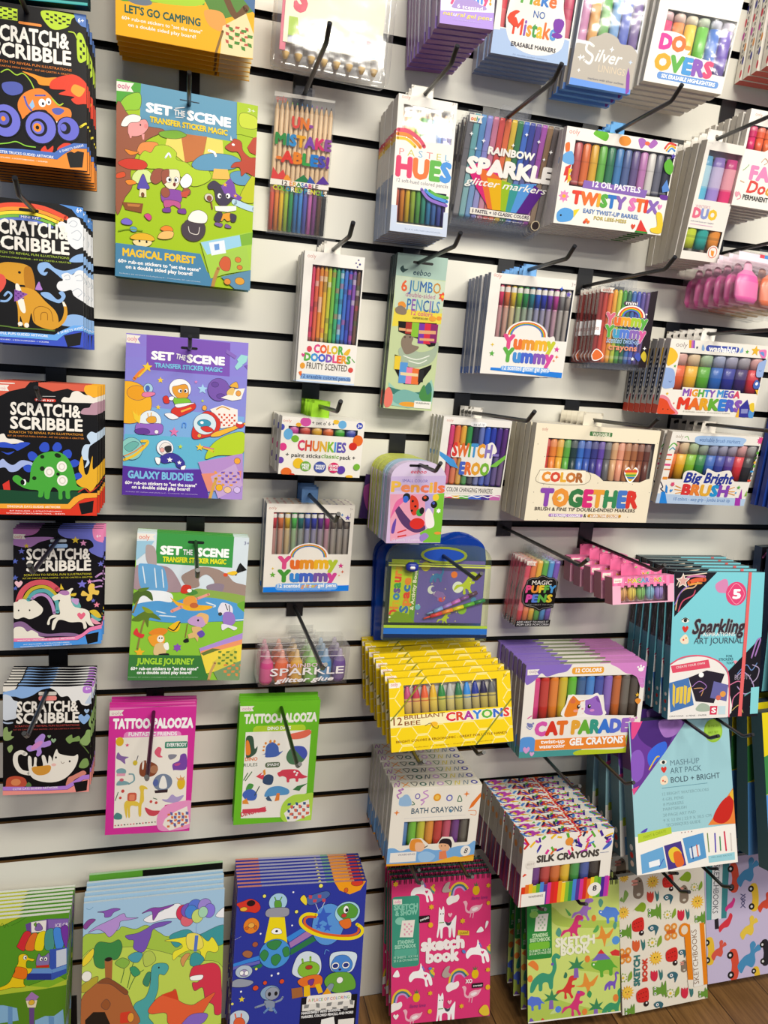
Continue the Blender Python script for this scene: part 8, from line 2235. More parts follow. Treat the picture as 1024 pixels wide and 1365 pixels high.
stack('puffy','puffy_pen_pack','pens','clear pack of puffy pens with black label',(0.6215,0.0800,0.9667,0.0712,0.1299,0.0891,0.0264,0.0241),6,0.0180,0.0120,0.0090,r'''
B clear t=9
N marker e0506a+d83a4a,e8804a,e8b83a,5ab04a,4a98d8,7a58c0 -18.6,2.8 93.6,126.3 grad=1
P ece4dc 0.2,1.3 19.7,2.8 16.8,6.9 19.1,10.7 1.2,9.6
T c87060 4.1,8.8 15,9.6 6.1 .02 | ooly
P 1b191c 7.8,37.7 16.4,32.8 26,32.8 36.4,27.6 51,32.9 60.6,32.9 70.1,41.5 71.7,58.5 78.4,77.3 71.1,92.3 50.6,96 43.7,99.7 32.9,94 14.8,90.2 4.4,80.8 2.1,62 5.9,47
L 8a8a88 0.8 8.9,39.5 17.2,35.1 26.4,35.1 37,30.2 50.3,35.1 60.3,35.1 67.3,42.7 69,58.5 75.1,76.5 69.3,89.3 50.1,93.4 43.1,96.7 33.5,91.4 15.8,87.6 7,80 4.8,62 8.3,47.8 8.9,39.5
T ece8e0 18.2,47.1 57.8,47.2 8.4 .02 | MAGIC
T e0508a,e8903a,e8c83a,5fae4a,4a98d8 9.1,62.8 67.4,61.5 13 .07 | PUFFY
T d850a8,5a80d8,5fae4a,e8c83a 12.9,80.8 63.7,81 13.8 .07 | PENS
T 999 14.1,86.8 70.3,88.6 2.7 0 | ADD HEAT TO PUFF
P 1b191c -2.4,118.3 70.4,116.8 70.4,130 -1,130.7
T ddd 2.4,122.8 66.9,122.4 3.5 .02 | ADD HEAT TO MAKE IT
T ddd 3.5,128.1 68,127.7 3.5 .02 | POP! LIKE POPCORN
''')
stack('macaron','macaron_eraser_box','eraser box','pink box of pastel macaron erasers',(0.7479,0.1900,0.9722,0.1178,0.0458,-0.2104,-0.0121,-0.0393),5,0.0500,0.0543,0.0240,r'''
B box t=24 in=f0e4e0 side=b87a84 top=e07aa8 bot=e0a0b8
F f0b4cc
TAB e8709f 30,-19.8 68,1.3 59.2,-24.6
W 15.6,13 105.3,48.9
N macaron f0b87a,f0d868,9ad078,98c8e0,b098dc 16.3,13 104.2,42.7
P e8709f 0.1,0 117.7,0.3 117.7,14.2 -0.1,14.7
STRIPE f08ab8 3.4,0.2 115.1,17.7 9
P f0b4cc -0.8,14.7 15.5,14.8 14.3,46.4 -2.7,46.6
P f1ece2 2.6,2.2 18.6,2.3 17.2,9.4 2.2,10
T c88 4.3,8.3 15.9,7.6 3.6 .02 | ooly
T e8953c,e8c83a,7ac04a,6ab0d8,8a6ac8,e0609a,e8953c,7ac04a 29.3,10.6 93.2,10.5 7.2 .045 o=fdf4f4:.05 | MACARONS
E fff 25,9.2 1,0.9
E fff 97.3,10.3 1,0.9
''')
stack('journal','art_journal','journal','turquoise boxed art journal with coral elastic band',(0.9512,0.1300,0.9596,0.1881,0.2710,-0.1808,-0.0554,-0.0060),6,0.0240,0.0459,0.0180,r'''
SIDEP 1d1b22 .5 1 floral
B box t=30 side=4a8a98 top=4a5a60 bot=2a5a68
F 7fd0dc
P 1d1b22 -0.1,-0 87.8,0.4 4,82.5
L d8b08a 2.4 6.3,69.6 10.6,44.1 24.4,31.3 42.2,27.9 52.2,11.9
L 8a6ac0 2 4.2,60 17.4,34.5 38.3,21.6
L c8506a 2.4 11.9,72.8 20,53.6 39.3,43.9 44.3,34.3
L e8d8c0 1.7 6.3,25.1 16.2,9.2 37.5,5.8 66.1,2.2
* f0ece0 18.4,17 14.8
* d8a8a0 18.4,17 11.4
L c878a0 4 27,10.6 41.2,7.3 62.8,8.6
L e0643a 7.4 31,20.1 45.1,15.2 62.4,14.4
L e8a04a 3.4 31.2,24.2 45.4,21.5 56.2,20.8
S d88ab8 87.2,21.1 103.2,12.9 110.8,17.7 112,37 101,38.7 91.7,37.1 85.8,29.2
E e0487a 129.6,40.1 21.6,22.1
L f5a8c0 1 112.2,40.2 128.4,20.7 146.8,40 130.8,59.7 112.2,40.2
T fff 123.8,48.3 138,49.2 16.3 .05 | 5
E f2eee4 27,89 8,4.5
E 2a2a2a 27,89 3.6,3.6
L 2a2a2a 1.4 19.7,88.3 26.8,84.5 34.2,88.4
H d83a30 27.7,104.6 6.9
S f0e0c8 17.7,124.7 24.6,116.6 29.9,115 35.1,123.2 34.3,131.5 23.4,132
E d8503a 24.9,124.8 1.8,2
E e8b03a 30.2,121.6 1.8,2
T 3a3038 42.7,115.1 152.2,111.9 26.2 .028 s=.3 o=9a9a9a:.025 | Sparkling
T eef8f8 63,119.2 131.1,118.4 6.6 .02 | ASPIRATIONS
T 4a5a68 46.4,132.2 148.7,132.6 11.2 .01 | ART JOURNAL
T 3a6a78 115.5,158.4 128.7,158.6 4.7 .01 | FOIL
T 3a6a78 100,164.2 130.2,164.7 4.7 .01 | STICKERS
T 3a6a78 116.2,171.2 130.6,171.4 4.7 .01 | TOO!
P f0a0b0 130.2,165.4 136.6,164.4 145.9,173.1 139.2,175.7 134.4,171.2
P 1d1b22 189,119.5 193.1,122.9 190.1,271.1 125.9,270.6 119,186.1
L a87ac0 2.9 168.8,159.8 178.2,129.5 185.7,126.2 176.3,156.6
L 6a8ac0 1.8 140.1,190 158.2,173.3 170.4,183.7 181.1,170.3
L b8a0d0 1.8 136.8,196.7 151.4,186.8 167.5,197.4 176.7,218.3 158,228.2 141.7,214
L d87aa0 1.8 126.1,210.2 144.8,203.7 153.4,217.7 135.3,234.5 132.5,251.7
L 6ab0b0 1.8 158.2,231.6 173.2,225.1 185.9,239.4 171.2,252.9
L c8b06a 1.5 132.9,258.7 147.7,248.7 156.4,262.9
L b0a0c0 1.8 171.7,173.5 185.7,180.6 183,197.7 172.1,207.8
T a8a0b0 135.2,201.8 169.5,199.1 8.9 .01 | BEAUTY
S f0ece8 -1.9,177.1 22.9,161 44.7,156.4 74.2,156.8 101,168.9 119.2,189.5 122.5,213.5 124,270.6 -0,270.7
L e0607a 2.8 1.4,168.9 22.8,157.7 51.9,154.1 81.8,158.6 108.7,172.4 122.6,196.4 127.1,270.7
P e0506a 1.5,172.2 78.2,161.8 82.7,177 5.7,185.6
T f0e0e0 12.7,177.4 71.2,170.1 4 .02 | CREATE YOUR OWN
P 4a78b8 -0.8,203.8 39.1,194.6 52.6,245.8 5,257.9
K e8c84a 6.5,204 45.3,249 5 1
P 2a2430 39.1,194.6 75.5,181.9 113.5,189.4 93.9,243.6 56,239.1
L a87ac0 1.4 47.3,211.7 61.7,201.9 77.1,212.4 62.7,222.2
L d8a06a 1.4 51.2,215.1 69.8,215.6 66.8,229.1
P 6a6aa8 91.6,202.5 122.3,210.1 120.3,240.9 85.7,233.1
E e8a04a 111.9,226.9 6.1,5.5
E d8705a 102.8,233.6 5.3,4.8
E fff 64.8,190.1 5.2,4.7
S a8b8a8 56.7,252.8 67.5,242.8 82.7,246.7 87,257.2 64.5,258.2
P d83a5a 86.6,248.5 101.8,249 100.8,265.2 86.3,264.8
T fff 90.3,261.4 98.6,261 9 .04 | S
P c8e0e8 103.7,249.1 118.9,249.5 119.1,265.2 104.5,264.7
T 777 3.5,266.4 80,266.6 2.7 0 | CRAYONS - 6 PENS - PAPER
P e86a6a 153.4,-1.2 159.7,-1.3 153.7,269.8 145.9,269.6
P 8ad8e0 170.7,216.4 188.1,215.1 188.5,265.7 171.4,266.2
''',True)
stack('mash','art_pack','art pack','pale blue boxed art pack with purple balloon corner',(0.9052,0.1450,0.6766,0.2130,0.2727,-0.3217,-0.0298,-0.0290),4,0.0310,0.0688,0.0280,r'''
SIDEP 5a3468 .68 1 icons
B box t=30 side=5a7a80 top=3a4a58 bot=5a7a80
F 9fcdd6
P 6a3a98 2.1,-24.9 141.9,-17.5 73.5,58.5 2.1,131.8
S 8a5ac0 2.5,59.2 19.8,51.7 28.5,69.9 23,98.6 7.2,109 -0.2,96.7
S 4a2a78 23.9,-3.3 57.7,-4.3 90.1,21.2 73.8,55.5 40.3,47.3 18.4,25.4
S a878c8 64.1,1.9 112.2,4.7 100,27.7 72.1,31.8
S 3a6ae0 35.9,61.6 54,45.3 74.9,40.9 73.5,58.5 41.1,82.5
S e04a8a 9.5,-12.9 31,-8.8 19,16.7 4.7,30.4
L e8c83a 2.5 37.3,88.1 52.3,68.7 59.3,66.3
P e0508a -0.3,120 15,115.5 2.1,131.8
E 9ac83a 178.4,28.2 20.1,21.7
E a8d44a 178.4,28.2 17.2,18.7
T 7aa020 167.6,20 190.4,22 3.9 .02 | 80 PIECES
T 7aa020 166.7,32 189.5,34 3.9 .02 | ART SET
E f2eee4 67,77.4 7.5,4.1
E 2a2a2a 67.7,77.5 3.4,3.2
H d83a30 67.7,90.5 6.4
S f4dcc0 58.5,113.3 61.5,104.7 70.3,101.9 74.9,108.7 73.4,116 63.9,118.2
E d8503a 64.5,110.8 1.7,1.8
E 2a2a2a 68.8,112.7 1.4,1.5
T 6a8a98 81.9,85.1 144.1,85.1 10 .005 | MASH-UP
T 5a7a88 80.8,99.2 147.4,99.1 10 .005 | ART PACK
T 3a4a58 81,115.8 186.2,116.1 10 .01 | BOLD + BRIGHT
L 6a98a8 1 61.8,123.9 158,123.1
T 8ab0b8 61.5,137.1 160.5,137.5 5.3 .005 | 12 BRIGHT WATERCOLORS
T 8ab0b8 60.8,146.5 105.7,147 5.3 .005 | 4 GEL PENS
T 8ab0b8 62.2,156 105.1,155.9 5.3 .005 | 8 MARKERS
T 8ab0b8 61.5,164.2 110.6,165.3 5.3 .005 | PAINTBRUSH
T 8ab0b8 60.7,175.3 129.3,174.9 5.3 .005 | 20 PAGE ART PAD
T 8ab0b8 60.7,184.2 162.3,185.3 5.3 .005 | 9 X 12 IN | 22.9 X 30.5 CM
T 8ab0b8 65.3,192 138.4,194.9 5.3 .005 | TECHNIQUES GUIDE
P e8853c 154.1,199.5 213.1,136.9 218.5,137.4 214.7,202.6
S c82a20 165.6,188.6 185.8,160.3 208.4,150.2 211.4,168.8 201.6,192.2 182.9,199.4
S e8b83a 205,146.9 218.4,138.9 216.6,163.1 209.8,156.4
P f4f0e8 -3.3,205.4 215.4,202.7 213.8,272.8 -0.6,272.6
P b8d03a 6.1,200.5 75.4,194.5 76.3,206.4 5.9,216.5
T 8aa020 18.1,209.7 64.5,202.8 4.7 .01 | PAINT & CREATE
S 5a4ab8 12.2,198.3 21,193.3 26.8,192.5 22.3,198.5
P 6aa8d8 9.3,237.3 55.8,227.9 61.5,265.4 10.2,271
P f0f4f8 25.1,252.3 47.4,249 48.3,259.4 26,262.1
L 3a5ab8 1.6 46.4,262.2 55.8,250
P 4a3a88 58.3,226.7 94.2,221.7 102.4,265.8 64.6,270.2
S e8c83a 67,238 81.4,230.7 94.3,244 86.3,258 72.5,256.4
S e06a2c 77.1,242.1 91,240.7 98.1,262.3 82.2,266.4
P 5a9ad0 98,217.6 142.4,211.9 146.1,257.4 106.8,263.3
P e0e8f0 110.5,236.9 132.1,231.8 134.1,251.5 112.7,255.1
L d8603a 2.6 126.7,232.7 128.8,252.4
L 3a5a98 2.6 116,234.5 117.9,255.7
D 8a2a3a,4a2a4a,d85a6a,333,8a6a8a,333 97,207.1 118,207.2 1.6 4
L 6a8a4a 2.3 151.2,214.3 152.2,247.5
L 5a4ab8 3 167.2,216 166.5,249.1
L 3a8a5a 2.6 177.5,223.1 177.4,247.3
L d83a5a 3.3 187.8,215.1 189.3,248.7
L d8d0c8 2.7 201.3,219.5 200.9,250
P 9ad0dc 149.9,254.8 207.2,253.7 206.9,267.4 150.8,267
T 5a8a98 156.7,260.1 200.2,259 3 .01 | MIX AND MATCH
''',True)
stack('bee','crayon_box','crayons','yellow honeycomb crayon box',(0.4145,0.2000,0.8117,0.2018,0.1136,-0.2895,-0.0759,-0.0642),8,0.0200,0.0346,0.0100,r'''
B box t=10 side=c8a828 top=e8c81e bot=d8b01a
F f0cf14
HEX f6e9a0 0.7,-12.2 200.3,132.1 17
W 23.6,11.1 178.6,56.2
N crayonup c84a7a,c8384a,e8642c,e8b81c,2f8a3a,b8b8b0,2f7a48,3a90e0,2a3a98,2a2048,6a6a68 23.4,13.8 178.1,62.4
P f1ece2 0.1,6 18.3,6.1 20.3,10 16.4,14.1 0.5,14.2
T d88a8a 3.4,11.6 14.6,11.3 6 .02 | ooly
T 8a6a10 189.9,9.8 196,9.6 5.1 .02 | 3+
P f2e8b4 -1.2,59.6 199.1,58.3 199.5,73.9 -0.5,75.9
T 8a4a20 5.3,72.3 19.2,72.1 11.9 .02 | 12
T 8a4a20 23,64.8 89.2,63.9 6.5 .015 | BRILLIANT
T 8a4a20 23.1,73.5 48.4,73.9 6.5 .015 | BEE
T d8303a,d84a2a,a83a98,3a80d8,5fae3a,3a68c8,e0403a 91.6,71.9 196.6,72.3 12.7 .04 o=f8f4ec:.06 | CRAYONS
E f0b82c 70.6,74.9 6.3,3.8
L 5a3a18 0.8 56.2,76.4 65,73 68.9,78.9 75.9,82.2 77.6,78.2
T 9a6a10 8.3,100.4 191.5,98.8 3.5 .015 | BRIGHT COLORS & ERGONOMIC - GREAT FOR LITTLE HANDS
T a87a18 37,110.2 168.2,108.1 1.6 0 | Includes 12 crayons - Conforms to standards
L 8a8a28 2.2 1.4,63.9 21.5,43.7 55,6.2 64.1,-1.5
L 8a8a28 2.3 139.5,112.5 163.7,86.6 201.6,45.6
''',True)
stack('catp','gel_crayon_box','crayons','white gel crayon box with orange and purple cat face',(0.7045,0.1300,0.7878,0.2353,0.1752,-0.0629,-0.0557,-0.0126),7,0.0180,0.0230,0.0150,r'''
SIDEP 7a68a8 .8 1
SIDEP 4a9090 0 .12
B box t=15 side=8a8088 top=a88ac8 bot=4a9a90
F f1ede6
TOPZ 8f74c8 e0dcd0 d88acc
S 8a70c8 0.3,-0.6 79.7,-2.1 86.6,2.7 77.9,13.4 62.1,16.2 52.8,19.1 40.3,21.9 30.3,15.4 21.5,24.5 15.7,30.5 1.9,34.8
S d98ad0 164.8,-1 235.1,-0.3 236.2,43 228.1,47.7 219,29.6 208,22.9 194,19.3 179.4,9.4
R f0a83a 88.5,5.9 151,18.9 4.5
T fff 95.9,15.4 146,15.6 6.9 .04 | 12 COLORS
P f4f0ea 3.1,8 25.9,7.6 21.2,12.7 25.4,17.8 3.5,18.5
T a8a 6.7,14.9 21.3,14 6.2 .01 | ooly
W 19.8,22.9 226.6,105.4
N crayonp e0408a,c8302a,e8852c,d8c02c,5fc02c,2a6098,3a88d8,3a50b0,8a6ac8,c8682c,6a6660,4a4440 15.1,22.8 227.3,110.4
C 19.7,21.3 226.6,105.4
P f1ede6 17.8,101.5 79.1,99.2 85.2,57.7 154.8,60 162.4,99.4 221.1,102.5 216,118.3 18.7,112.8
S f8f4ee 79.1,99.2 83.4,73.6 90.2,59.5 96.6,57.5 107.1,64.9 122.2,67 137.8,56.9 146.4,59.7 155.6,82.8 159,99.3
S e8852c 82.4,99.4 86.6,73.8 93.7,61.2 98.6,61.4 107.6,69.7 119.2,70.1 119.3,87.9 117.9,91.1 115.1,95.8
S 9a6ac8 119.2,70.1 128.8,67.2 141.5,61.2 147.3,67.8 154.2,86 155.6,99.1 128.6,97.4 119.6,91.1 121,81.5
P f4f0ea 111,71.4 119.8,70.1 121,87.9 115.2,97.5 105.4,99
S d8704a 90.4,72.3 93.9,64.4 101,69.5 98.1,74.2
S 7a4aa8 140.4,66 145.2,64.5 149.6,74.4 144.4,72.6
E 222 107.7,81 3.3,4.2
E 222 128.9,81.1 3.3,4.3
E fff 108.5,79.7 1.3,1.6
E fff 129.8,79.8 1.3,1.6
E e8a0b0 115.7,85.5 2.3,1.6
E f0a090 102.8,88.9 4.6,2.6
E d890d0 135.1,89.1 4.7,2.6
T d85ab0,d83a2a,e8742c,f1ede6,e8a83a,6ab03a,3a9a88,3a78d8,5a70d8,9a6ac8 28.3,133.3 211.4,131.5 23.6 .10 | CAT PARADE
L e05aa8 1.9 11.3,99.6 18,95.1
S e8953c 219.3,73.6 223.9,68.8 231.2,72.4 227,80.5
* e8b83a 223.1,62.2 4.7
L 7a8ad0 1.3 15.2,109.4 10.9,115.6 17.7,120.8 22,114.5
E d88ac8 218.6,111 4.9,4.1
E d88ac8 213,107.5 2.1,2
E d88ac8 225.8,107.3 2.1,2
E 7a80b8 17.1,113.3 4.5,3.9
E 7a80b8 12.1,109.9 1.9,1.9
E 7a80b8 22.3,109.7 1.9,1.9
E fff 224.5,13 5.5,4.2
E fff 218.1,8.7 2.1,1.9
E fff 223.7,6.5 2.1,2.3
E fff 229.4,8.6 2.1,1.9
L d8a8e0 1.3 224.2,29.7 231.1,29.9 234,39.7 225.6,41.1
S 5a98e0 -0.1,140.9 10.7,135 27.1,139.1 32.4,165.6 0.1,167
P 4a9a98 -0.8,163.1 121.7,163.9 119.6,176.5 -0.5,176.2
S b8cc2c 208.8,144.9 217.7,131.8 231.3,129.1 237.2,177.1 117.9,176.4 118.5,165.4 204.4,166.7
E e8c83a 224.6,137.2 7.8,7.5
E 8ac03a 221.6,164.2 8.5,7.6
P f08c34 28.8,140.8 206.5,140.7 211.7,163.7 28.9,162.7
T fff 40.2,149.5 86.2,149.3 7.3 .03 | twist-up
T fff 37.7,158.6 87.7,158 7.3 .03 | watercolor
T fff 96.7,155.2 203,154.7 12.8 .045 | GEL CRAYONS
H d8a0d8 13.1,159.6 7.2
H e0a8d8 24.4,167.8 4.9
''',True)
stack('bath','bath_crayon_box','crayons','white bath crayon box with children and blue waves',(0.4299,0.1600,0.5847,0.1596,0.1503,-0.0142,-0.0518,0.0096),7,0.0220,0.0220,0.0190,r'''
SIDEP 5a88b8 0 .3
SIDEP d8952a 0 .05
B box t=19 side=b8b2a4 top=e2ddce bot=d8952a
F f1ece0
TOPS
L b87ac0 2.5 10.8,19.3 7.9,12.9 14.7,9.2 9.6,4 17.7,3 11.4,-3.5 20.6,-5.1
S 9ac0e4 12.2,23.2 14.2,18.2 27,16 33.7,24 33.3,34.4 14.2,33.6
S 9ac0e4 17.7,18.3 20.9,13.3 26.8,13.4 30.9,20
E 7a70b8 44.4,17.1 4.8,5.7
E f1ece0 44.4,17.1 2.9,3.7
L c890d0 2.3 52.7,33.8 57,27.4 50.6,24.6 57.7,22.2 63.4,17.2 54.2,10.4 61.2,6.7
E e8a02c 79.8,20.9 6.8,7.4
E f8c85a 79.8,20.9 4,4.3
E 6a70c0 102.1,23 5.9,6.4
E f1ece0 102.1,23 3.6,4
L 3f7a5a 1.6 117.5,29.6 120.1,19 125.3,29.9 117.5,30.2
L 3f7a5a 1.5 36.3,26.7 40.4,32 35.6,33.1
* e8853c 132.8,16.7 5.9 4
* e8853c 10,46.9 5.5 4
P e87a2c 139.8,46.8 143.6,34.7 158.8,14.8 159.9,23 147.6,41.7
L e88a4a 1.1 139.3,49.6 152.7,50.2 153.7,58.5 144.1,56.7
T 3a5a70 36,51.5 127.5,49 10.6 .02 | BATH CRAYONS
S 5a88a8 106.7,44 109.4,49.6 106.5,51.3 104.1,48
L c8c8d0 0.5 24.5,58.9 135,57.6
W 25,65.5 144,111.4
N crayonp 4a80c0,6ac02c,c8c82c,e8952c,c82a2a,c84a6a,6a2a88,5a5a54 18.9,63.8 144.6,127.2
C 18.8,62.5 145.8,125.9
P f1ece0 -0.3,112 35.2,116 41.1,98.7 58.5,98.5 75,113.5 87.7,113 96.5,98.3 114.8,99.5 121.5,112.7 158.7,109.6 158.4,129.7 -0.9,120
S 7ab0e4 -1,118.7 10.8,115.5 23.4,122 40.3,117.8 53.3,124.3 70.5,120.1 86.2,124.1 106.9,122.9 127.5,118.8 146.1,117.3 158.9,111 160.2,148.9 -0.3,146.1
S 9cc8f0 56.3,130.1 71.1,125.7 87.4,135.5 78.1,146.1 60.1,144.5
S e8943a 38.6,112.2 41.4,101.4 51.1,99.4 58.8,102.6 64.9,114.1 62,123.6 48.2,123.9 40.5,120.6
S f2c09a 49.3,107.5 61.9,108.4 67.7,117.1 60.8,124.9 50.6,122.7
S 2a2028 91.3,110.5 97,102.5 110,103.4 115.7,112.2 114.7,122.1 108.6,114.5 95.4,112.2
S e8b088 92.8,112 108.5,114 112.2,123.3 104.8,128.4 93.8,121.9
P e8855a 94.3,127.6 105.9,125.7 110.3,143.1 94.6,143.2
E 3a2a20 97.1,116.5 1,1.1
E 3a2a20 103.6,116.4 1.1,1.1
L 222 1.6 66.5,117.6 71.3,114.6
R f4f0e8 5.4,124.6 52.4,143.8
T 8a8aa0 19.2,131.2 50.1,131 3.6 .02 | WARNING
E f4f0e8 142.6,129.1 9.3,10.5
T 3a3a48 140,134.1 146.7,133.5 10 .02 s=.2 | 8
P e8a02c -0.8,146 88.5,147 159.3,137.1 160.4,150.3 -0.5,151
S f0b83a 88.5,147 114,140.6 124.4,138.6 141,142.8 157.1,141.3 159.9,150.3 88.9,151.3
''',True)
stack('silk','silk_crayon_box','crayons','white silk crayon box with confetti top and rainbow bars',(0.6803,0.1900,0.4890,0.1847,0.1309,-0.1245,0.0408,0.0341),9,0.0210,0.0273,0.0180,r'''
B box t=17 side=a8a094 top=f0ebe2 bot=5a2a58
F f2ede4
SIDEB 5a2440 .45
TOPC
CONF -0.1,-1.3 187.2,39.1 46
E e8953c 92.1,16.5 8.4,7.7
T 4a4440 29.4,51.2 156.3,48.2 12 .05 | SILK CRAYONS
S 4a68c8 163.8,37.2 173.3,27.1 181.8,23.1 179.2,32.2 167.6,39
L 8a90b0 1 159.4,44.5 177,44.5
E e8e2d8 17.1,52.8 9.9,7.9
T b8b0a8 10.3,53.5 24.6,53 3.4 .02 | BEST
W 22.9,59.5 162.2,93
N crayonp 6a2a88,c03a3a,d8702c,e8c02c,3a9a48,3a58a8,2a2a2c 21.4,56 164.2,98.7
C 19.6,46.1 165.2,114.3
BARS e03a1c,e8742c,f0b82c,c8c82c,5fae3a,4a88d8,5a3a98,d83a98,d8302a,e8302a,f0a02c,f0d02c,8ac03a,3a9a4a,4a88d8,5a3a98,d83a98,d8302a,e8742c,f0d02c,8ac03a,5fae3a,4a2a98,b83ab0,e03a98 2.9,93.8 189.2,159.7
E f4f0e8 154.1,114.3 14.1,13.1
T 3a3a48 150.9,117 158.5,117.1 10 .03 | 8
R f4f0e8 4.1,106.7 52,130.7
T 5a5048 18.2,114.8 47.5,115.7 4 .02 | WARNING
P e0452c 6.6,68.3 11.1,70.2 4.4,74.1 2.8,72
P 4a68c8 28.3,25.9 31.4,27.5 27.6,32.8
''',True)
stack('ice','sketch_pad','coloring pad','green coloring pad with rainbow ice cream stall',(-0.2863,0.0900,0.3613,0.2230,0.3175,-0.0706,0.0200,0.0386),8,0.0250,0.0351,0.0055,r'''
OUT 223018 .6
B pad t=7 side=d8dcd0
F 86b82e
P c8cf3a -10.9,-35.8 118.4,-6.8 160.4,-2.8 135.5,13.5 -10.6,21.2
P a8cce0 -11,-57.2 118.1,-20.9 160,-18.1 162.1,-1.6 118.5,-2.7 -10.7,-2.5
S 5a9a28 85.9,21.5 118.8,13.5 160.4,-1.8 227.4,-0 231.3,121.7 206.6,116 155.1,129.5 121.2,132.8 54.9,147.4
L 3a6a1a 0.7 118.8,13.5 122,7.8 125.5,16.3 127.9,10.6 131.4,15
L 3a6a1a 0.7 135.5,13.5 148.8,7 162.1,-2.6
P b8cc3a 87.7,131.9 121.1,128.6 155,125.3 194.9,135.4 224.3,122.8 224.6,133.4 189.8,138.9 155.3,137.9 87.9,146.4
P 5a8a20 54.8,139.2 138.2,137.4 189.7,136.7 228.2,134 227.9,239 55.7,209.7
P 6a4a98 156.6,14.1 164.1,10.9 189.6,7.8 222.5,10.7 221.4,30.3 159.5,30.8
P 8a6ab8 190.5,9 222.5,11.8 222.2,29.3 191.9,26.6
T f0e8f8 202.1,23.7 221.9,25.1 6.2 .02 | ICE CR
P f4f0ea 165,11 188.3,9.7 187.7,30.2 166,29.9
S 8a6ab0 171.2,22 176.1,13.4 182.3,21.3 181.6,27.4 173,27.3
S 6aa03a 169.3,15.6 172.6,11.9 172.9,20.1
S d8303a 155.7,27.2 165.5,31.5 157.6,57.2 154.3,62 144.8,53.5 146.4,47.5
S e8742c 165.5,33.6 175.8,33.9 172.2,59.2 165.4,63.4 156.8,57.1
S f0dc1c 175.8,33.9 187.7,31.2 185.1,60.9 178.3,65.1 171.3,59
S 4f9a90 187.7,31.2 199.6,27.6 201.5,60.9 193,66.1 186.7,59
S 4a90e8 199.6,27.6 211.8,29.1 216.2,58.7 208.6,66 203.1,59.1
S 7a3aa8 210.9,26.9 222.1,26.2 221.5,63.6 217,58.8
P 3a58b8 194.6,64.2 222.4,63.7 222.2,111.9 201.5,121.6 160.7,115.7 162.2,103.4 195.7,101.9
P 6a98d8 168,95.9 195.6,98.7 199.2,102.4 199.4,109.1 161.3,103.7
P 2a3a90 161.3,104.3 198.5,109.6 198.9,121.2 161.6,115.8
P 6a98d8 199.2,102.4 221.7,96.1 221.9,103.5 200.2,108.8
P d0d8e8 205.1,67.7 220.7,65.6 221.7,95 206.1,99.2
S 8a7ab0 174.5,82.3 178.4,69.3 182,75 188,74.7 193.9,70.3 195.2,85.1 192,95.1 176.5,92.9
E fff 182.1,80.2 2.8,3.8
E fff 189.1,81.1 2.8,3.8
E 222 183,80.9 1.2,1.9
E 222 188.6,81.7 1.2,1.9
P c8302a 174.7,91.6 194.6,92.3 194.7,97.6 174.5,95.1
S f2d01c 147.7,70.3 153.6,67 160.5,70 163.2,75.5 171.8,78.8 169.3,82.6 160.7,80.4 160.2,92.7 168.8,96 165.6,103.9 158,107 156.6,121.4 159.3,128 146.5,128.2 138,127 121.1,129.6 111,127.1 131.1,119.7 139.2,106.4 144,90.5 147.2,82.6
S ee7a1c 144.8,89.5 160.3,95.9 159,113.4 140.1,107.5 142.5,98.5
E fff 157.5,74.1 2.8,4.1
E 222 158.2,74.6 1.2,1.9
P a87ab8 159.9,151.2 169,138.9 180.6,150.1 176.4,155.8 161.7,154.6
P f0e0c0 160.8,154.5 178.1,156.1 175.9,169.5 163.7,167.6
E e8b83a 169.5,159 4.6,5.1
P 6a4a88 166,168.5 174.1,169.8 174.3,208.5 167.6,207.4
P 8ab8dc 71.4,149 126.8,157.6 147.4,166.1 150.5,189.7 72,191.6
P 6a98c8 133.6,160.7 140.5,162.9 141.2,194.6 134.3,193.4
P 8ab8dc 175.6,193.8 191.1,187.8 205.2,190.1 219,179.4 224.3,238.4 176.6,230.3
P 6a98c8 196.4,188.6 205.3,192.2 206.5,235.4 199.4,234.2
''',True)
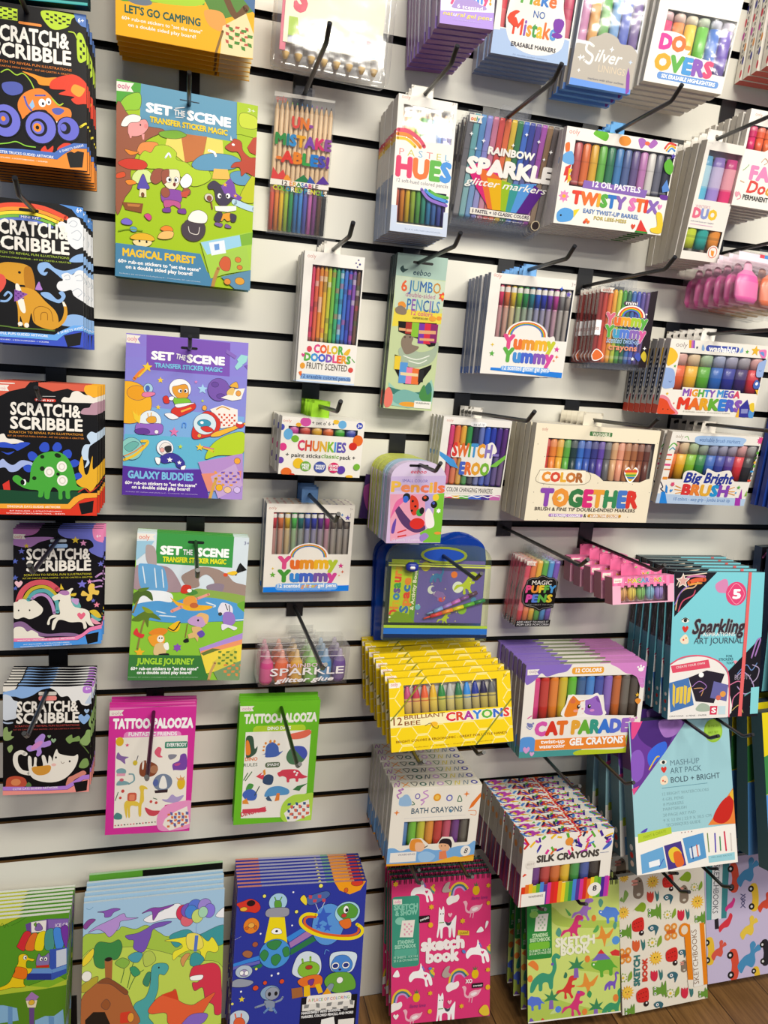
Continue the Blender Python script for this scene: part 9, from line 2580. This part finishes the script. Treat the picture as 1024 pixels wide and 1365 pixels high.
stack('dinop','sketch_pad','coloring pad','coloring pad with purple flying dinosaurs and balloons',(-0.0364,0.1000,0.3798,0.2283,0.2478,-0.2141,0.0019,0.0090),5,0.0550,0.0787,0.0055,r'''
OUT 3a3a40 .6
B pad t=7 side=cfe0e8
F b6d04a
P a4c8e4 -0.1,-2.8 229.6,-1.2 229.6,77.6 -0.5,60.5
L 6a98b8 0.8 4.2,8.8 9.4,10.9 14.5,7.4
S f4f4f8 95,38.8 105.3,31.8 123.6,27.2 139.2,18.1 155.2,18.8 158.3,40.2 131.9,40.9 108.3,44.7
S f4f4f8 214.3,46.1 222.2,35.9 230.2,32.7 230.5,49.7
S a8c84a 0.6,55.2 25.1,53 53.6,51.3 61.2,45.4 82.3,52.3 100.5,47.8 121.9,63.2 143.2,74.4 228.5,88.6 229.3,136 1.1,104.5
S 3f9aa0 137.9,72.3 153.6,64.6 169.4,64 185.6,74.5 209.4,66.5 222.7,62.7 229.4,66.4 227.3,96.9 191.2,92 164.6,85.6 148.9,91.8
S c2d858 0.5,88 64.9,80.4 117.4,93 175.9,117.6 227.9,135.9 229.6,235.3 2,202.1
S 8a5ab8 21.3,16.6 34.2,15.5 47.2,13 57.7,15.8 47.4,20 42.4,26.3 33.3,26.5 31.8,19.3
S 8a4a98 0,37.2 8.7,27.4 19.1,28.7 11.6,36 4.1,43.3
S b894d8 8.2,49.3 19.5,41.2 34.9,35 47.7,29.8 63.1,23.5 68.6,31.1 87,33.6 71.3,35.6 58.3,36.7 56,46.1 42.2,60.8 32.8,51.3 22.3,45.7
S 8a4aa8 92,27.3 107.6,19.5 123.4,20.2 144.5,17.4 134.1,23 121,26.9 110.8,40.9 107.7,25.1
S 7a5ab8 66.9,61.4 85.1,59.6 100.6,53.4 116.2,45.8 141.2,46.3 126.9,52.7 111.2,56.2 106.4,72.2 96.5,92.9 80.6,85.3 80.2,71.4 72.3,69
S f0e83a 130.2,78.2 148.6,76.5 169.7,75.2 185.5,73.1 201.8,87.8 209.7,81.9 220.7,101.5 215.5,109.2 202.1,106 197.1,120.5 191.7,117 188.8,102.8 170.2,100.2 154.5,106.4 145.5,113.4 145.1,99.6 159.5,93.2 154,84.2
S f0e060 167,72 188.2,74.9 194,97.9 170.2,97.4
P 5a78c8 180.3,75.2 186.1,76 184,103.5 178.7,102.8
S d89a5a 157.4,115.1 165,105.1 173,106.1 165.3,118.9 161.6,126.7
S 3f9aa0 174.4,109.1 183.5,104.8 197,117.8 186.7,128.8 173.9,125.6
E d83a5a 159.5,33.3 11.3,13.5
E e06a78 166.4,46.8 10.7,11.2
E 7a5ac0 168.7,30.3 12.9,12.4
E 5a78d8 179.3,26.1 12.4,13.5
E a08ad8 195.2,25.4 11.3,12.4
E 8a7ae0 203.4,34.9 9.7,12.4
E 4a88d8 172.8,33.7 10.2,11.8
E c8dc7a 183.6,42.1 9.7,11.8
E a8d8b8 192.8,36.3 8.1,9.6
L 8aa8d8 0.8 183.8,53.3 182.1,62.9 183.4,74.2
S 3f8a4a 18.1,76.8 25.6,66.8 43.8,70.6 56.7,66.9 62.2,80 57.5,95.9 49.9,100.3 39.4,96.1 34.8,111.9 21.8,107.3 17.4,93.1
P a8683a 34.9,98.2 47.3,98.6 47.1,132.7 36.7,131.2
E 2a2018 40.8,97.7 5.8,3.3
S f0d83a 0.7,93.5 8.1,83.6 16.8,76.6 17.2,87.6 11.1,97.7 1.1,104.5
S b8a838 -0.3,136.9 12.2,127.8 24.9,124.1 22.8,137.4 10.3,146.5 0.1,147.8
E f4f2e8 7.4,121.7 7.8,8.7
L 3f6a3a 1.1 74.8,152.9 84.6,132.5 97.3,123.3
L 3f6a3a 1.1 61.5,140.1 66,118.9 63,104.8
L 3f6a3a 1.1 72.1,149.8 78.9,115.2 83.7,102.2
S 8ab84a 51.4,106 62.8,98 74.7,106.5 65.9,116.2
S 4fa0b0 71.9,97.8 83.4,91.2 95.2,95.5 89.1,108.4 78.6,107
S b8cc5a 96.6,95.7 109.6,93.3 116.5,109.5 99.8,118.1
S 3f9a6a 75.1,117.5 84.1,116 92.2,128.1 82,132.1
S 3f8a6a 96.6,145.1 102.7,129.5 109.2,130.4 105.9,151.8
S 4fa8a8 83.4,181.3 101.2,170.3 108.5,149.5 110.3,122.3 118,115.2 133.8,117.3 137.9,126.2 131.6,136.3 122.4,135 121.7,159.5 114.5,183 107.3,203.7 115.5,218.7 89.5,214.9
E 222 122.1,122.6 1.3,1.7
S b0683a 0.5,158.6 15.2,141.8 30.3,133.1 51.1,138.7 69.7,154.9 80.8,180.9 89.5,214.9 2,202.1
S 9a5830 31.6,171.2 39.1,164.1 45.8,173.2 40.9,182 33.1,178.1
S 8a5030 25.3,135.1 40.5,129 66.9,149.1 73.7,158.2 67.3,160 46,140.7
P 2a2018 6.8,194.5 19.2,182.9 37.2,185.5 46.9,208.7 7.1,202.9
R d8402a 61.7,190.4 79,209.1 2.7
E e8a03a 78.8,200.9 5.2,8.1
S d83a50 173.2,142.1 178.8,129.1 194.6,127.1 213.1,126.9 224,138.1 227.1,166.2 229.3,213.1 217.4,216.9 214.5,200.1 201.1,189.9 195.4,167.2 182.3,170.8 178,156.5 187.2,156.4 194.9,145.1 181.8,147.4 175.2,147.9
S fff 175.1,145.1 194.9,145.1 192.5,153 176.6,152.2
S e8643a 106.5,192.7 117,177.9 127.3,171.2 142.8,168 150.6,163.6 156.3,183.6 177.5,194.8 193.2,188.8 216.7,178.5 206.5,196.2 193.7,216.2 178.2,227.8 141.6,222.5 135.9,202.4 112.4,200.4
P d84a2a 127.2,169.9 145.4,165.6 151.9,165.2 156.3,183.6
S 8a6ac8 165,221.6 177.9,211.2 198.9,211.5 205.6,217.9 194,230.1 165.1,225.9
''',True)
stack('dinopb','sketch_pad','coloring pad','green and black coloring pad behind the flying dinosaur pads',(-0.0364,0.0280,0.3766,0.2283,0.2478,-0.0750,0.0019,0.0090),1,0.0300,0.0486,0.0055,r'''
B pad t=5.5 side=a8d0a0
F 62a83a
P 141414 87.7,-33.4 233.1,-34.9 234.4,41.7 89.3,22.7
S 8a6a3a 43.4,-25.1 56.3,-29 69.6,-24.5 69.7,-18.9 46.2,-19.1
''')
stack('space','sketch_pad','coloring pad','dark blue coloring pad with aliens and planets',(0.2161,0.1000,0.3703,0.2312,0.3122,-0.1975,-0.0358,0.0304),9,0.0300,0.0576,0.0055,r'''
OUT 1a1a38 .6
TOPB d88a78:.18,a8a8c8:.5,7aa890:.06,d89a70:.16,3a3a90:.1
B pad t=9 side=d8a890
F 2f3aa0
P 3a88e0 -2,135.3 45.3,123.4 45.8,131.3 -1.7,140.5
P 6a6ac0 -1.7,140.5 45.9,132.7 46.2,137.9 -1.3,145.7
P 2f7a4a 31.3,144.6 47.5,138 51.6,142.3 46.7,146.6
P 3a88e0 90.1,95.2 115.5,81 126.3,84.4 95.8,103.5
P a87ab8 95.9,104.9 126.3,85.7 137.4,93.2 99.1,114.4
P 2f7a4a 99.2,117.1 137.5,95.9 148.5,102.1 99.8,127.7
S d83a2c -0.8,28.7 11.5,24.2 24,21 37.2,28.3 41.6,39.1 34.4,46.6 22.8,44.5 7.5,42.3 4.6,35.6
E 2a1a18 24.5,28.9 7.2,5.3
E f0b83a 12.4,38.7 6.4,3.9
E e8852c 27.4,69.2 13.8,14.2
E f0b04a 27.3,68.4 5.6,4.7
E d86a20 19.5,73.1 3.1,2.6
E d86a20 34.7,72.8 2.6,3.7
E a85a40 36,103.1 5.1,4.7
S a86a48 14.5,117.1 21.8,112.5 32.2,117.2 29,126.1 18.7,124
E a8cfe8 72,29.8 16.2,16
S 5fa03a 65.8,35.3 66.7,27.4 75.8,27.9 78.8,36.1 76.6,41.2 68.7,40.8
L 5fa03a 2.1 67.9,26.2 65.5,20.7
L 5fa03a 2.1 75.2,26.6 78,21.4
S 9a9aa8 50.6,47.6 58.4,40.1 86.9,40.5 93.1,47.6 87.9,56.5 56.7,55.9
P f2dc1c 58.8,56 85.3,57.7 92.8,106 51.7,101.6
S fff 62.9,82.7 68.3,76.4 78.7,78.5 81.8,86.6 68.9,87
E 222 72.5,82 2.6,2.1
E 4a98e0 71.7,122.4 27.6,26.5
S 3a8a4a 56.9,102 72.1,97.8 82.7,102.6 73.1,115.1 60,111.4
S 3a8a4a 45.3,123.4 52.4,113.5 60.6,122 53.7,134.6
S 3a8a4a 66.1,127.7 76.2,123.2 83.2,131.7 74.8,144.2 66.7,138.3
S 3a8a4a 84.8,116 93.7,111.3 98.4,125 89.5,129.6
E b8c8d8 19,150 14.8,11.5
S a89ac8 12.7,149.5 18.8,146.1 25.3,149.3 24.5,158.3 14.4,157.5
E fff 15.4,152.3 3.6,4.2
E fff 23.7,153 3.6,4.2
S 9aa0b0 -1.3,167.8 9.7,162.2 32.7,166.9 36,172.4 23.2,177.7 0.4,175.7
E 8aa8c8 67.3,192.2 17.1,13.2
E 9aa0b0 71.3,193.9 12.5,11.6
E 222 66.2,194.7 2.6,3.7
E 222 77.8,194.5 2.6,3.7
S 8a98b0 57.9,205.7 76,208.8 74.5,225.7 64,222
L 8a98b0 3.7 60.8,211.3 50.7,214.2 43.2,216.1
L 8a98b0 3.7 76.1,210.1 86.3,207.1 89.9,202.2
L 6a90c8 3.7 66.4,219.7 59.1,226.8
L 6a90c8 3.7 74.2,220.4 79.8,228.9
E c8d8e8 15.2,234.1 17.8,15.7
S e8643a 7,243 10.1,232.2 21.5,233.4 25.9,245
L e8643a 2.3 10.1,232.2 7.9,224.3
L e8643a 2.3 18.9,233.1 19,225.4
E 5a98e0 164.5,76.3 29.2,38
* 3a60c8 154.2,60.8 16.7
* 3a60c8 163.4,81.6 9.2
* 3a60c8 147.1,77.8 7
L f2dc1c 5.9 142,57.3 124.5,54.9 114.4,62.2 117.8,75.8 142.6,92.2 175.4,101.3 208.2,105 225.7,99.5 227.9,88.7 217.7,79.8
L e0642c 4.3 140.9,61.3 127.5,59.9 121.2,65.4 125.8,76.4 150.5,90.1 180.5,97.6 207.9,99.6 220,95 221.5,87.7
S 4a68a8 121.5,25.2 156.9,15.1 162.9,24.9 131.6,39.2
S f0d83a 111.1,27.3 117.2,19.6 123,28 122.3,38.7
K c84a5a 125.2,20.1 158.1,35.4 4 2
L c8d0e0 1.1 139.5,37 145.6,50.8
L c8d0e0 1.1 155.4,35.2 150.6,45.7
E a8d8e8 198.6,56.8 23.1,20.2
S 5aa03a 179.3,52.9 188.3,42.6 204.5,40.8 217.6,52.5 214.2,66 203.3,68 189.7,67.1
E fff 195.6,51.2 4.9,7.1
E 222 197,52.4 2.5,3.3
E c8403a 192.6,61.9 4.9,3.8
S e8742c 184.5,72.2 203.3,68 206.9,81.8 198.9,86.7 190.6,83.4
P f2a01c 170.8,-1.2 229.8,0.7 219.7,17.1 200.8,23.7 181.2,15.1
E d8402a 213.4,3.1 11.1,6
E d8602a 193.5,15.7 3.8,4.4
S d8e4f0 104,154.6 113,128.8 131.1,122.2 150.3,131.7 156.7,151 152.3,166.7 131.4,172.9 109.9,165.7
S 8ac03a 114,155.4 121.7,142.8 140.2,141.6 152.7,150.6 150.8,163.9 136.6,170.6 120.5,166.6
L 8ac03a 3.7 123.1,144.2 121.3,136.1
L 8ac03a 3.8 136.3,142.6 135.7,133.2
E b8402a 134.1,151.8 6.4,4
S e8742c 115.7,174.1 131.1,167.5 152.3,166.7 160.3,175.4 156.2,188.4 132.3,188.9 118.8,182.4
S 7a3a90 134.2,175.8 144.7,174 142.7,184.5 136,183.9
P f2c01c 126.9,185.8 137.3,184 139.9,205.6 127.9,204.5
P f2c01c 146.7,184.9 155.9,183 162.2,199.7 154.3,201.6
P a8683a 104.7,187.7 124.3,186.9 126.6,204.3 107.1,206.5
S d8e8f4 171.2,146.8 176.9,128.4 217.9,131.6 219.1,153.4 209,167.5 178.9,163.6
S 4a88d8 174.1,149.7 182.7,135.6 201.7,135.7 213.5,150.2 208.8,164.7 187.1,165.6 177.4,160.7
E fff 182.4,153.1 7.1,6.5
E fff 201.6,153.3 7.1,6.5
E 2a3a88 182.4,153.1 4.9,3.8
E 2a3a88 201.6,153.3 4.9,3.8
E 3a2a58 190.9,160.5 2.7,2.2
S 6aa83a 163.6,178.4 176.4,166 206.3,167.2 219.3,180.5 221.6,197 208.2,201.2 186.6,203.3 169.8,192.3
E f4f4f0 192,180 6,6
S 8a9aa8 167.3,194.8 174.7,184.7 181.7,188 175.7,200.9
P e8a01c 159.9,206.1 169.8,192.3 181.5,208.2
* f0d83a 18.1,198.8 5.7
D fff,fff,f0e86a,fff,fff,f0e86a 0.4,91.3 10.2,86.8 0.5 9
E f0e86a 47.2,17.1 3.1,3.2
E f0e86a 146.9,4.6 3.8,3.8
E f0e86a 105.7,48.9 3.2,3.2
E fff 97.9,13.2 1.6,1.6
E fff 44.3,84 1.5,1.6
E fff 99.3,73.2 1.6,1.6
E fff 79.5,158.3 2.1,2.1
E fff 68.1,160.8 1.8,1.9
E f0e86a 40.3,146.6 2.3,2.4
E fff 16,184.9 1.8,1.8
E f0e86a 2.2,205.6 2.3,2.3
E e0502c 57.2,172.9 3.6,3.7
E e0502c 86.9,172.9 4.2,4.3
E e0502c 41.1,180.7 5.1,4.7
L 6aa8e8 1.1 160.8,129.8 163.1,121.9 169.2,125.1
P 17151a 124.1,206.2 226.4,208.3 225.5,265.9 123,255.2
R f4f0e8 133.2,203.6 214.9,224 5.3
T d8803a,5a8ad8,5fae4a,d84a6a 136.4,213.2 211.8,216.7 5.4 .02 | A PLACE OF COLORING
P e8e4dc 126.1,218.9 221.6,220 221,233.5 126.3,230.9
K 8a8a88 128.7,217.8 221.2,237.6 9 2
T f4f4f4 125.8,236.1 196.7,237.3 4.3 .04 | MAKES SWEET WITH CRAYONS,
T f4f4f4 125.7,242.7 220.2,244 4.3 .04 | MARKERS, COLORED PENCILS, AND MORE!
P f4f4f0 162.4,249.1 185,246.1 187.8,261.9 161.6,259.2
R f0ece4 193.5,252.3 222.8,265.6
''',True)
stack('spink','sketchbook','sketchbook','pink spiral sketchbook with unicorns and llamas',(0.4901,0.0750,0.3297,0.1961,0.2877,-0.1719,-0.1223,-0.0489),4,0.0300,0.0521,0.0070,r'''
B wire t=11 side=3a6a60
F e33c7c
WIRE 1.3,-4.4 196.1,0.3 19
M unicorn fff 59,23.6 23.3
M unicorn fff 170.3,153.6 25.1
M unicorn fff 57.3,190.4 24.7
M llama fff 108.7,89.4 24.9
M llama fff 108.2,262.4 24.8
M flamingo f4b8c8 158.2,66.9 17.7
M flamingo f4b8c8 157.5,237.8 17.6
M flamingo f4b8c8 40.6,273.3 17.4
M rainbow 0 128.7,32.1 20.6
M rainbow 0 129.7,205.8 21.1
M rainbow 0 17.4,236.2 20.8
M pine e8c01c 166.2,30.6 8.3
M pine e8c01c 165.8,198.9 8.2
M pine e8c01c 49.5,234.9 8.1
R 3f9a82 1,32.2 54.3,172.6 6.4
P f1ece2 3.1,36.7 20.3,37.5 20.3,47.5 3.2,47
T e0a 6,44.6 17.5,44.9 5.8 .01 | ooly
T 8ad0b8 5.2,57.4 50.6,58.7 9.9 .06 | SKETCH
T 8ad0b8 7.6,69.8 50.1,69.2 9.9 .06 | & SHOW
E 8ad0b8 16.9,80.2 9.8,7.6
P f1ece2 20.6,79.7 45.6,80 41.8,114.5 16,112.3
K e8a0b8 23.5,85.2 40.9,110 4 5
T a8e0c8 12.3,125.1 43,126.3 7 .05 | STANDING
T a8e0c8 6.7,133.9 47.7,135.5 7 .05 | SKETCHBOOK
R 5ab098 5.3,136.1 49.8,150.3 4
T a8e0c8 4.2,152.9 51.3,155.4 4.1 .04 | 75 SHEETS - 8 X 10.5
T a8e0c8 4.3,159.3 51.3,161.8 4.1 .04 | 20 X 26 CM PAGE SIZE
T fbf6f4 59.2,143.8 141.6,141.6 22.8 .085 | sketch
T fbf6f4 69.2,168.7 131.2,165.4 22.8 .085 | book
R 2a1a22 53.6,73 74.5,86.5 0.9
T fff 56,83.8 73.3,78.8 5.3 .02 | sweet
P e8c83a 130.6,107.4 152.5,110.8 152.6,119.6 129.8,117.1
T 8a5a20 133.6,115.6 150.2,116.5 5.3 .02 | cute!
T fbf6f4 146.6,215.6 159.5,215.9 7.6 .05 | XO
R 2a1a22 159.5,217.4 181.8,226.9 0.9
T fff 161.8,224.4 180,224 4.4 .02 | sweet
* e8b82c 7.7,6.4 5.8 6
* e8b82c 77.5,56.8 5.8 6
* e8b82c 139.3,89.6 5.9 6
* e8b82c 190.3,22.7 5.3 6
* e8b82c 191,192.3 5.3 6
* e8b82c 76.2,228.6 5.2 6
* e8b82c 138.7,261 5.3 6
E f0b82c 76.2,92.5 4.6,5.3
E f0b82c 191.2,227.7 4.7,5.3
E f0b82c 75.6,265.1 4.1,4.7
E f0b82c 190.4,57.7 3.5,4.2
H f8c0d0 114.4,75.1 4.7
H f8c0d0 114.8,249.9 4.7
H fbf6f4 9.1,268.7 5.8
S b8a8a0 98.1,26.7 105.3,12.5 114,10.2 111.2,21.8 117.1,28.2 105.4,30.2
S b8a8a0 99.1,194.2 106.3,180.2 115,178.1 112.1,189.6 118,196 106.4,200.8
S fff 2.8,188.3 11.3,176 15.7,189.5
S fff 167.2,115 175.9,103.9 181.3,113.2
S fff 184.8,109.1 186.2,94.4 191.2,96.3
S e8c83a 173.8,274.6 182.5,263.7 191.3,266 194.3,282.5 182.6,284.3
T 8a3a8a 156.6,49.1 188.9,48.7 7.1 .01 s=.3 | llama love
T 8a3a8a 36.2,253.9 67.7,255 7 .01 s=.3 | llama love
E 5a88d0 142.5,151.1 2.9,4.7 -40
E 5a88d0 75.9,178.9 3.5,2.9
P 4fb0a0 85.3,293.1 197.3,287.2 197.4,304.3
''')
stack('sgreen','sketchbook','sketchbook','lime spiral sketchbook with small colourful dinosaurs',(0.7560,0.1100,0.3081,0.1941,0.2618,-0.2428,-0.0978,-0.0426),4,0.0400,0.0683,0.0080,r'''
B wire t=11 side=2a2a28
F cfe07a
WIRE 7.3,9.4 189.4,0.3 19
S b4cc5a 52.1,41.6 79.3,64 122.3,73.5 194.5,82.8 194.3,94.5 85.1,84.6 51.8,70.1
S b4cc5a 102.4,166.7 146.1,148.1 195.8,156 195.3,188.1 127,175
S b4cc5a -1.1,223.5 52.8,221.3 89.2,234 144.6,252 194.1,260.7 193.9,275.2 -0.1,263.3
M rex a87ad0 119.5,53 22.5
M trike 5a88e0 172.5,64.8 22.8
M rex d83a7a 97.4,85.7 23.3
M ptero e8953c 159.3,105.9 22.7
M comet 5a98e0 184.3,119.9 15.2
M sauro 3f9a78 38.4,171.4 33.7
M rex d8403a 83.5,201.9 22.2
M ptero e8953c 123.6,196.3 24
M sauro 7a5ac0 176.7,200.6 16.7
M trike 5fae3a 158.4,166.8 25.7
M trike 5a78d8 12.3,222.3 18.9
M rex d83a7a 98.4,235.1 23.8
M sauro 3f9a6a 179.2,244.4 25.8
M comet 5a88e0 61.6,242.2 11.8
M palm 3f8a5a 100.9,163.7 19.4
M palm 3f8a5a 48.3,220.8 17.6
M palm 3f8a5a 141.5,248.7 18
P 7a6ac0 134.1,155.6 154.1,135.9 174.3,155.3
P d83a3a 146.2,142.3 154.2,133.8 161.9,143.9
P d83a3a 172.9,142.1 184.1,137.4 193.5,141.2 193.3,151.4 177.5,148.9
S 5aa08a 59,93.7 65.3,82.8 71.2,91.9 66.5,101.5
S 5aa08a 149.3,41 154.1,34.1 159.7,41.8 153.8,51.6
S 5aa08a 180.1,90.3 184.9,82 188.6,89.6 184.1,98
S 5fae5a 137.5,98 147.1,85.9 150.1,93.4 143.7,100.1
S 5fae5a 79.5,46.7 91.6,59.3 86.9,61.8
E e8853c 139.4,71.5 5,6.4
E e8853c 124.9,150.3 5.6,6.9
E e8853c 5.4,176.4 5.4,6.8
E e8853c 118.1,253.2 5.6,6.3
E e8853c 184.1,233.4 5.7,7.5
S d84a3a 25.2,263.3 29.8,255.4 36.6,263.3 34.2,267.5 22.2,266
S 7a5ab8 2,263.5 6,252.5 12.7,260.4 12.1,264.8
S e8853c 1.2,147.7 11.8,141.7 22.1,152.7 20.5,162.4 8.6,154.1
M palm 3f8a5a 205,22.1 12.3
S 3f9a5a 123.3,220.7 128,212.6 133.2,219 129.4,227.2
S 3a7a5a 74.6,181 78.4,171.4 82.3,176.1 80.1,183
E 7a5ab8 51.6,152.9 3,2.8
E 7a5ab8 105.4,213.5 3.1,2.9
R 2f8a3f -0.4,32.9 50.9,140 4.1
T a8d88a 8.4,46.4 21.9,46.4 4 .04 | SKETCH
P f1ece2 18.8,53 44.4,52.9 39.4,86.7 14.8,85.3
K a8c8a0 21.8,56.1 38,83.2 4 5
E 8ac05a 14.3,52.6 9,6.8
T c8e8b8 10.8,96.3 42.3,97.8 6.8 .05 | STANDING
T c8e8b8 5.6,105.1 46.7,106.2 6.8 .05 | SKETCHBOOK
R 7ac03a 3.2,106.9 45.7,120.9 4.1
T c8e8b8 3.6,123.9 48.6,126.4 4 .04 | 75 SHEETS - 8 X 10.5
T c8e8b8 3.5,129.3 48.5,131.5 4 .04 | 20 X 26 CM PAGE SIZE
T f2f2da 58.7,122.2 138.8,117 16 .075 | SKETCH
T f2f2da 69.7,137.6 128.2,136.2 16 .075 | BOOK
P f4f0ea -0,258.8 194.1,259.3 194.1,263 -0.1,262.5
P 2f8a3f 0.8,262.6 194.1,263 193.7,287.1 0.8,263.4
''')
stack('fruit','sketchbook','sketchbook','cream sketchbook with ladybirds, frogs and suns',(0.9561,0.1100,0.3139,0.1939,0.2904,-0.1869,-0.0671,-0.0893),2,0.0500,0.0743,0.0100,r'''
B wire t=10 side=d8d4c8
F efe8d8
M sun f0b82c 13.3,1.9 11.7
M bunny 8a7a6a 44.3,29.2 22.9
M sun f0b82c 76.6,21.2 14.4
M lady d8302c 110.3,27.5 14.5
M pear 8aac2c 149.6,22.8 13.9
M tulip d8453a 72.2,52.8 12.5
M leafy 8ab05a 12,41.1 12.4
M birdy 3a6a78 110.9,60.9 11.8
M bunny 8a7a6a 146.7,58.9 19.8
M sun f0b82c 176.7,79.9 15.2
M daisy 8aac3a 174.4,46 11.3
M sun f0b82c 9.1,75.4 13.7
M pear 8aac2c 46.2,70.6 13.1
M frog 6a9a3a 77.8,85.4 15.8
M daisy 8aac3a 111.4,94.3 11.9
M tulip d8304a 140.1,102.4 12.6
M frog 6a9a3a 11,116.8 14.7
M lady d8302c 39.9,107.5 15.7
M birdy 3a6a78 75,119.8 12.5
M bfly e8953c 113.5,132.8 15.8
M frog 6a9a3a 180.7,115.6 12.6
M tulip e0653a 36.8,149.7 13.1
M daisy 8aac3a 75.7,147 13.2
M bfly e8953c 9.3,165.5 15
M sun f0b82c 77.9,182.3 15.1
M lady d8302c 113.5,183.7 15.8
M birdy 3a6a78 139.2,181.9 9.9
M daisy 8aac3a 7.8,209.6 12.4
M tulip d8304a 75,219.9 12.5
M birdy 3a6a78 115.5,227.1 12.6
M bunny 8a7a6a 141.6,211 13.2
M sun f0b82c 11.7,243.5 15.1
M lady d8302c 44.9,257.5 16.4
M frog 6a9a3a 84.1,251.8 15.8
M daisy 8aac3a 112.6,261.7 12.6
M tulip d8304a 143.1,268.8 12.6
M birdy 3a6a78 81.3,283.1 11.2
M frog 6a9a3a 184,277.7 12
M frog 6a9a3a 15.4,282.3 11.8
V 3a7a78 39.7,232.7 41.8,169.6 12.3 .05 | SKETCH
V d8402c 56.8,226.2 58.4,178.9 10.2 .06 | BOOK
P ee8a1c 142.8,125.1 156.5,122.7 161.1,243.2 149.2,241.1
E ee8a1c 144.2,133.3 12.4,14.6
E efe0c8 144.2,133.3 7.6,9.5
P f4f0e6 157.1,124.4 178.7,124.9 184.6,258.6 162.3,259.4
P ee8a1c 178.7,124.9 189.6,125.1 194.2,258.7 184.6,258.6
V 8a6a50 174.4,253.6 171.4,136.4 11.8 .01 | SKETCHBOOKS
P efe8d8 148.1,240.9 161.1,243.2 160.4,262.3 150.2,260.5
''')
stack('lilac','sketchbook','sketchbook','lilac sketchbook with animals driving racing cars',(1.2024,0.0800,0.2991,0.2277,0.2646,-0.2366,-0.0580,-0.0627),2,0.0500,0.0779,0.0100,r'''
B wire t=10 side=d0ccd8
F c9bedd
P 3f8a90 4.3,6.9 62.9,4.9 50.3,129.4 1.9,127.2
P e8eaec 20.5,12.2 46.1,10.8 37.5,129.1 13.9,127.3
P 5aa8a8 6.8,8.8 17,8.6 12.1,127.1 3,125.8
V 4a4a58 25.6,10.3 16.9,114.9 13.2 .01 | SKETCHBOOKS
M racer d8503a 74.1,45.3 31.2
M racer e8c03a 122,94.1 29.7
M racer d8503a 66.2,232 32.9
M racer e8c03a 9.3,194.2 29.1
M racer 2a2830 144.8,218 28
M racer e8c03a 120.2,269.6 24.4
M dragon 4a90c0 103.9,39.5 27.8
M dragon d8503a 145.6,110.4 19.3
M dragon 4a90c0 99.8,224.2 29.6
M dragon d85a4a 27.4,197 18.9
M bird d83a48 48.1,138.7 19
P 2a2830 21.1,128.4 30.3,126.5 31.2,149.2 21.3,149.3
L 4a4a78 1.7 87.3,82.7 98,90.7 88.6,94.3 95.6,103.4 86,111.8
L 4a4a78 1.7 98.3,84.3 86.8,92.4 97.8,97.2 88.3,102.4 97.1,113.4
M dragon e8c84a 102.5,159.6 22.6
M bird d83a8a 60.7,101.7 13.8
''')
stack('glit','glitter_pouch','glitter pouch','pink and orange glitter pouch at right photo edge',(0.9341,0.1500,1.5067,0.1488,0.0863,-0.1928,0.0019,0.0638),6,0.0300,0.0374,0.0140,r'''
B clear t=14
N blob e85aa8,e8703a,e8b02c 1.2,12.6 150.9,79.9
P f0d8e4 0.1,1.3 148.8,0 147.4,11.9 -0.3,14
P d84a5a 42,-9.3 51.2,-9.2 49.7,5.8 40.4,5.8
P 4a88c8 51.2,-9.2 60.3,-9.2 58.8,5.7 49.7,5.8
''')
stack('bluep','marker_box','markers','dark blue box at the right photo edge',(1.2013,0.1100,1.3025,0.1836,0.2405,-0.1375,-0.0548,0.0768),6,0.0200,0.0348,0.0120,r'''
B box t=12 side=2a3a88 top=2a3a80 bot=1a2a60
F 2a4aa8
P 3a68c8 -0.7,38.9 157.4,38.7 155.7,158.8 6.6,163
''')
stack('polka','marker_box','markers','white box with polka dot side at top right corner',(0.9895,0.1400,2.0009,0.1506,0.1935,-0.1065,-0.1597,0.0437),7,0.0250,0.0343,0.0170,r'''
B box t=17 side=ece6dc top=e0d8d0 bot=c05a50
F f0ebe2
SIDEDOT d8304a,3a3a98,e8953c,c83aa8
P e0507a 22.8,51.8 123.8,52.3 124.7,155 15.9,152.6
''')
stack('jright','art_journal','journal','black and pink floral art journal at right photo edge',(1.2357,0.1300,0.9887,0.2248,0.2887,-0.1529,0.0322,-0.0299),4,0.0300,0.0498,0.0200,r'''
B box t=30 side=2a3a58 top=4a5a60 bot=2a3a58
F 1d1b22
P 7fd0dc 3.9,77.4 221.2,73.8 224.8,288.7 0,288.7
L e07ab0 4.7 4.6,21.1 21.5,7.7 49,22.7 75.2,9.5
L b07ad0 4.8 14.5,42.5 40.8,36.6 68.7,52
L e8a0c0 4.9 58.4,30.2 103.1,17.6 132,33.1
''')
stack('mright','art_pack','art pack','yellow fronted art pack at lower right photo edge',(1.2096,0.1500,0.6854,0.2583,0.3000,-0.2867,0.0481,-0.0171),4,0.0310,0.0682,0.0280,r'''
B box t=30 side=4a6a70 top=3a4a58 bot=4a6a70
F e8d41c
P 3f8a48 -5.6,85.2 29.7,74.7 71.6,136.8 -3,156.1
P 5a98d8 -6.6,155.6 244.6,157.3 258.3,300 0,300
S e0502c 22.5,45.2 78.8,36.2 113.2,83.5 55.2,106.1
''')
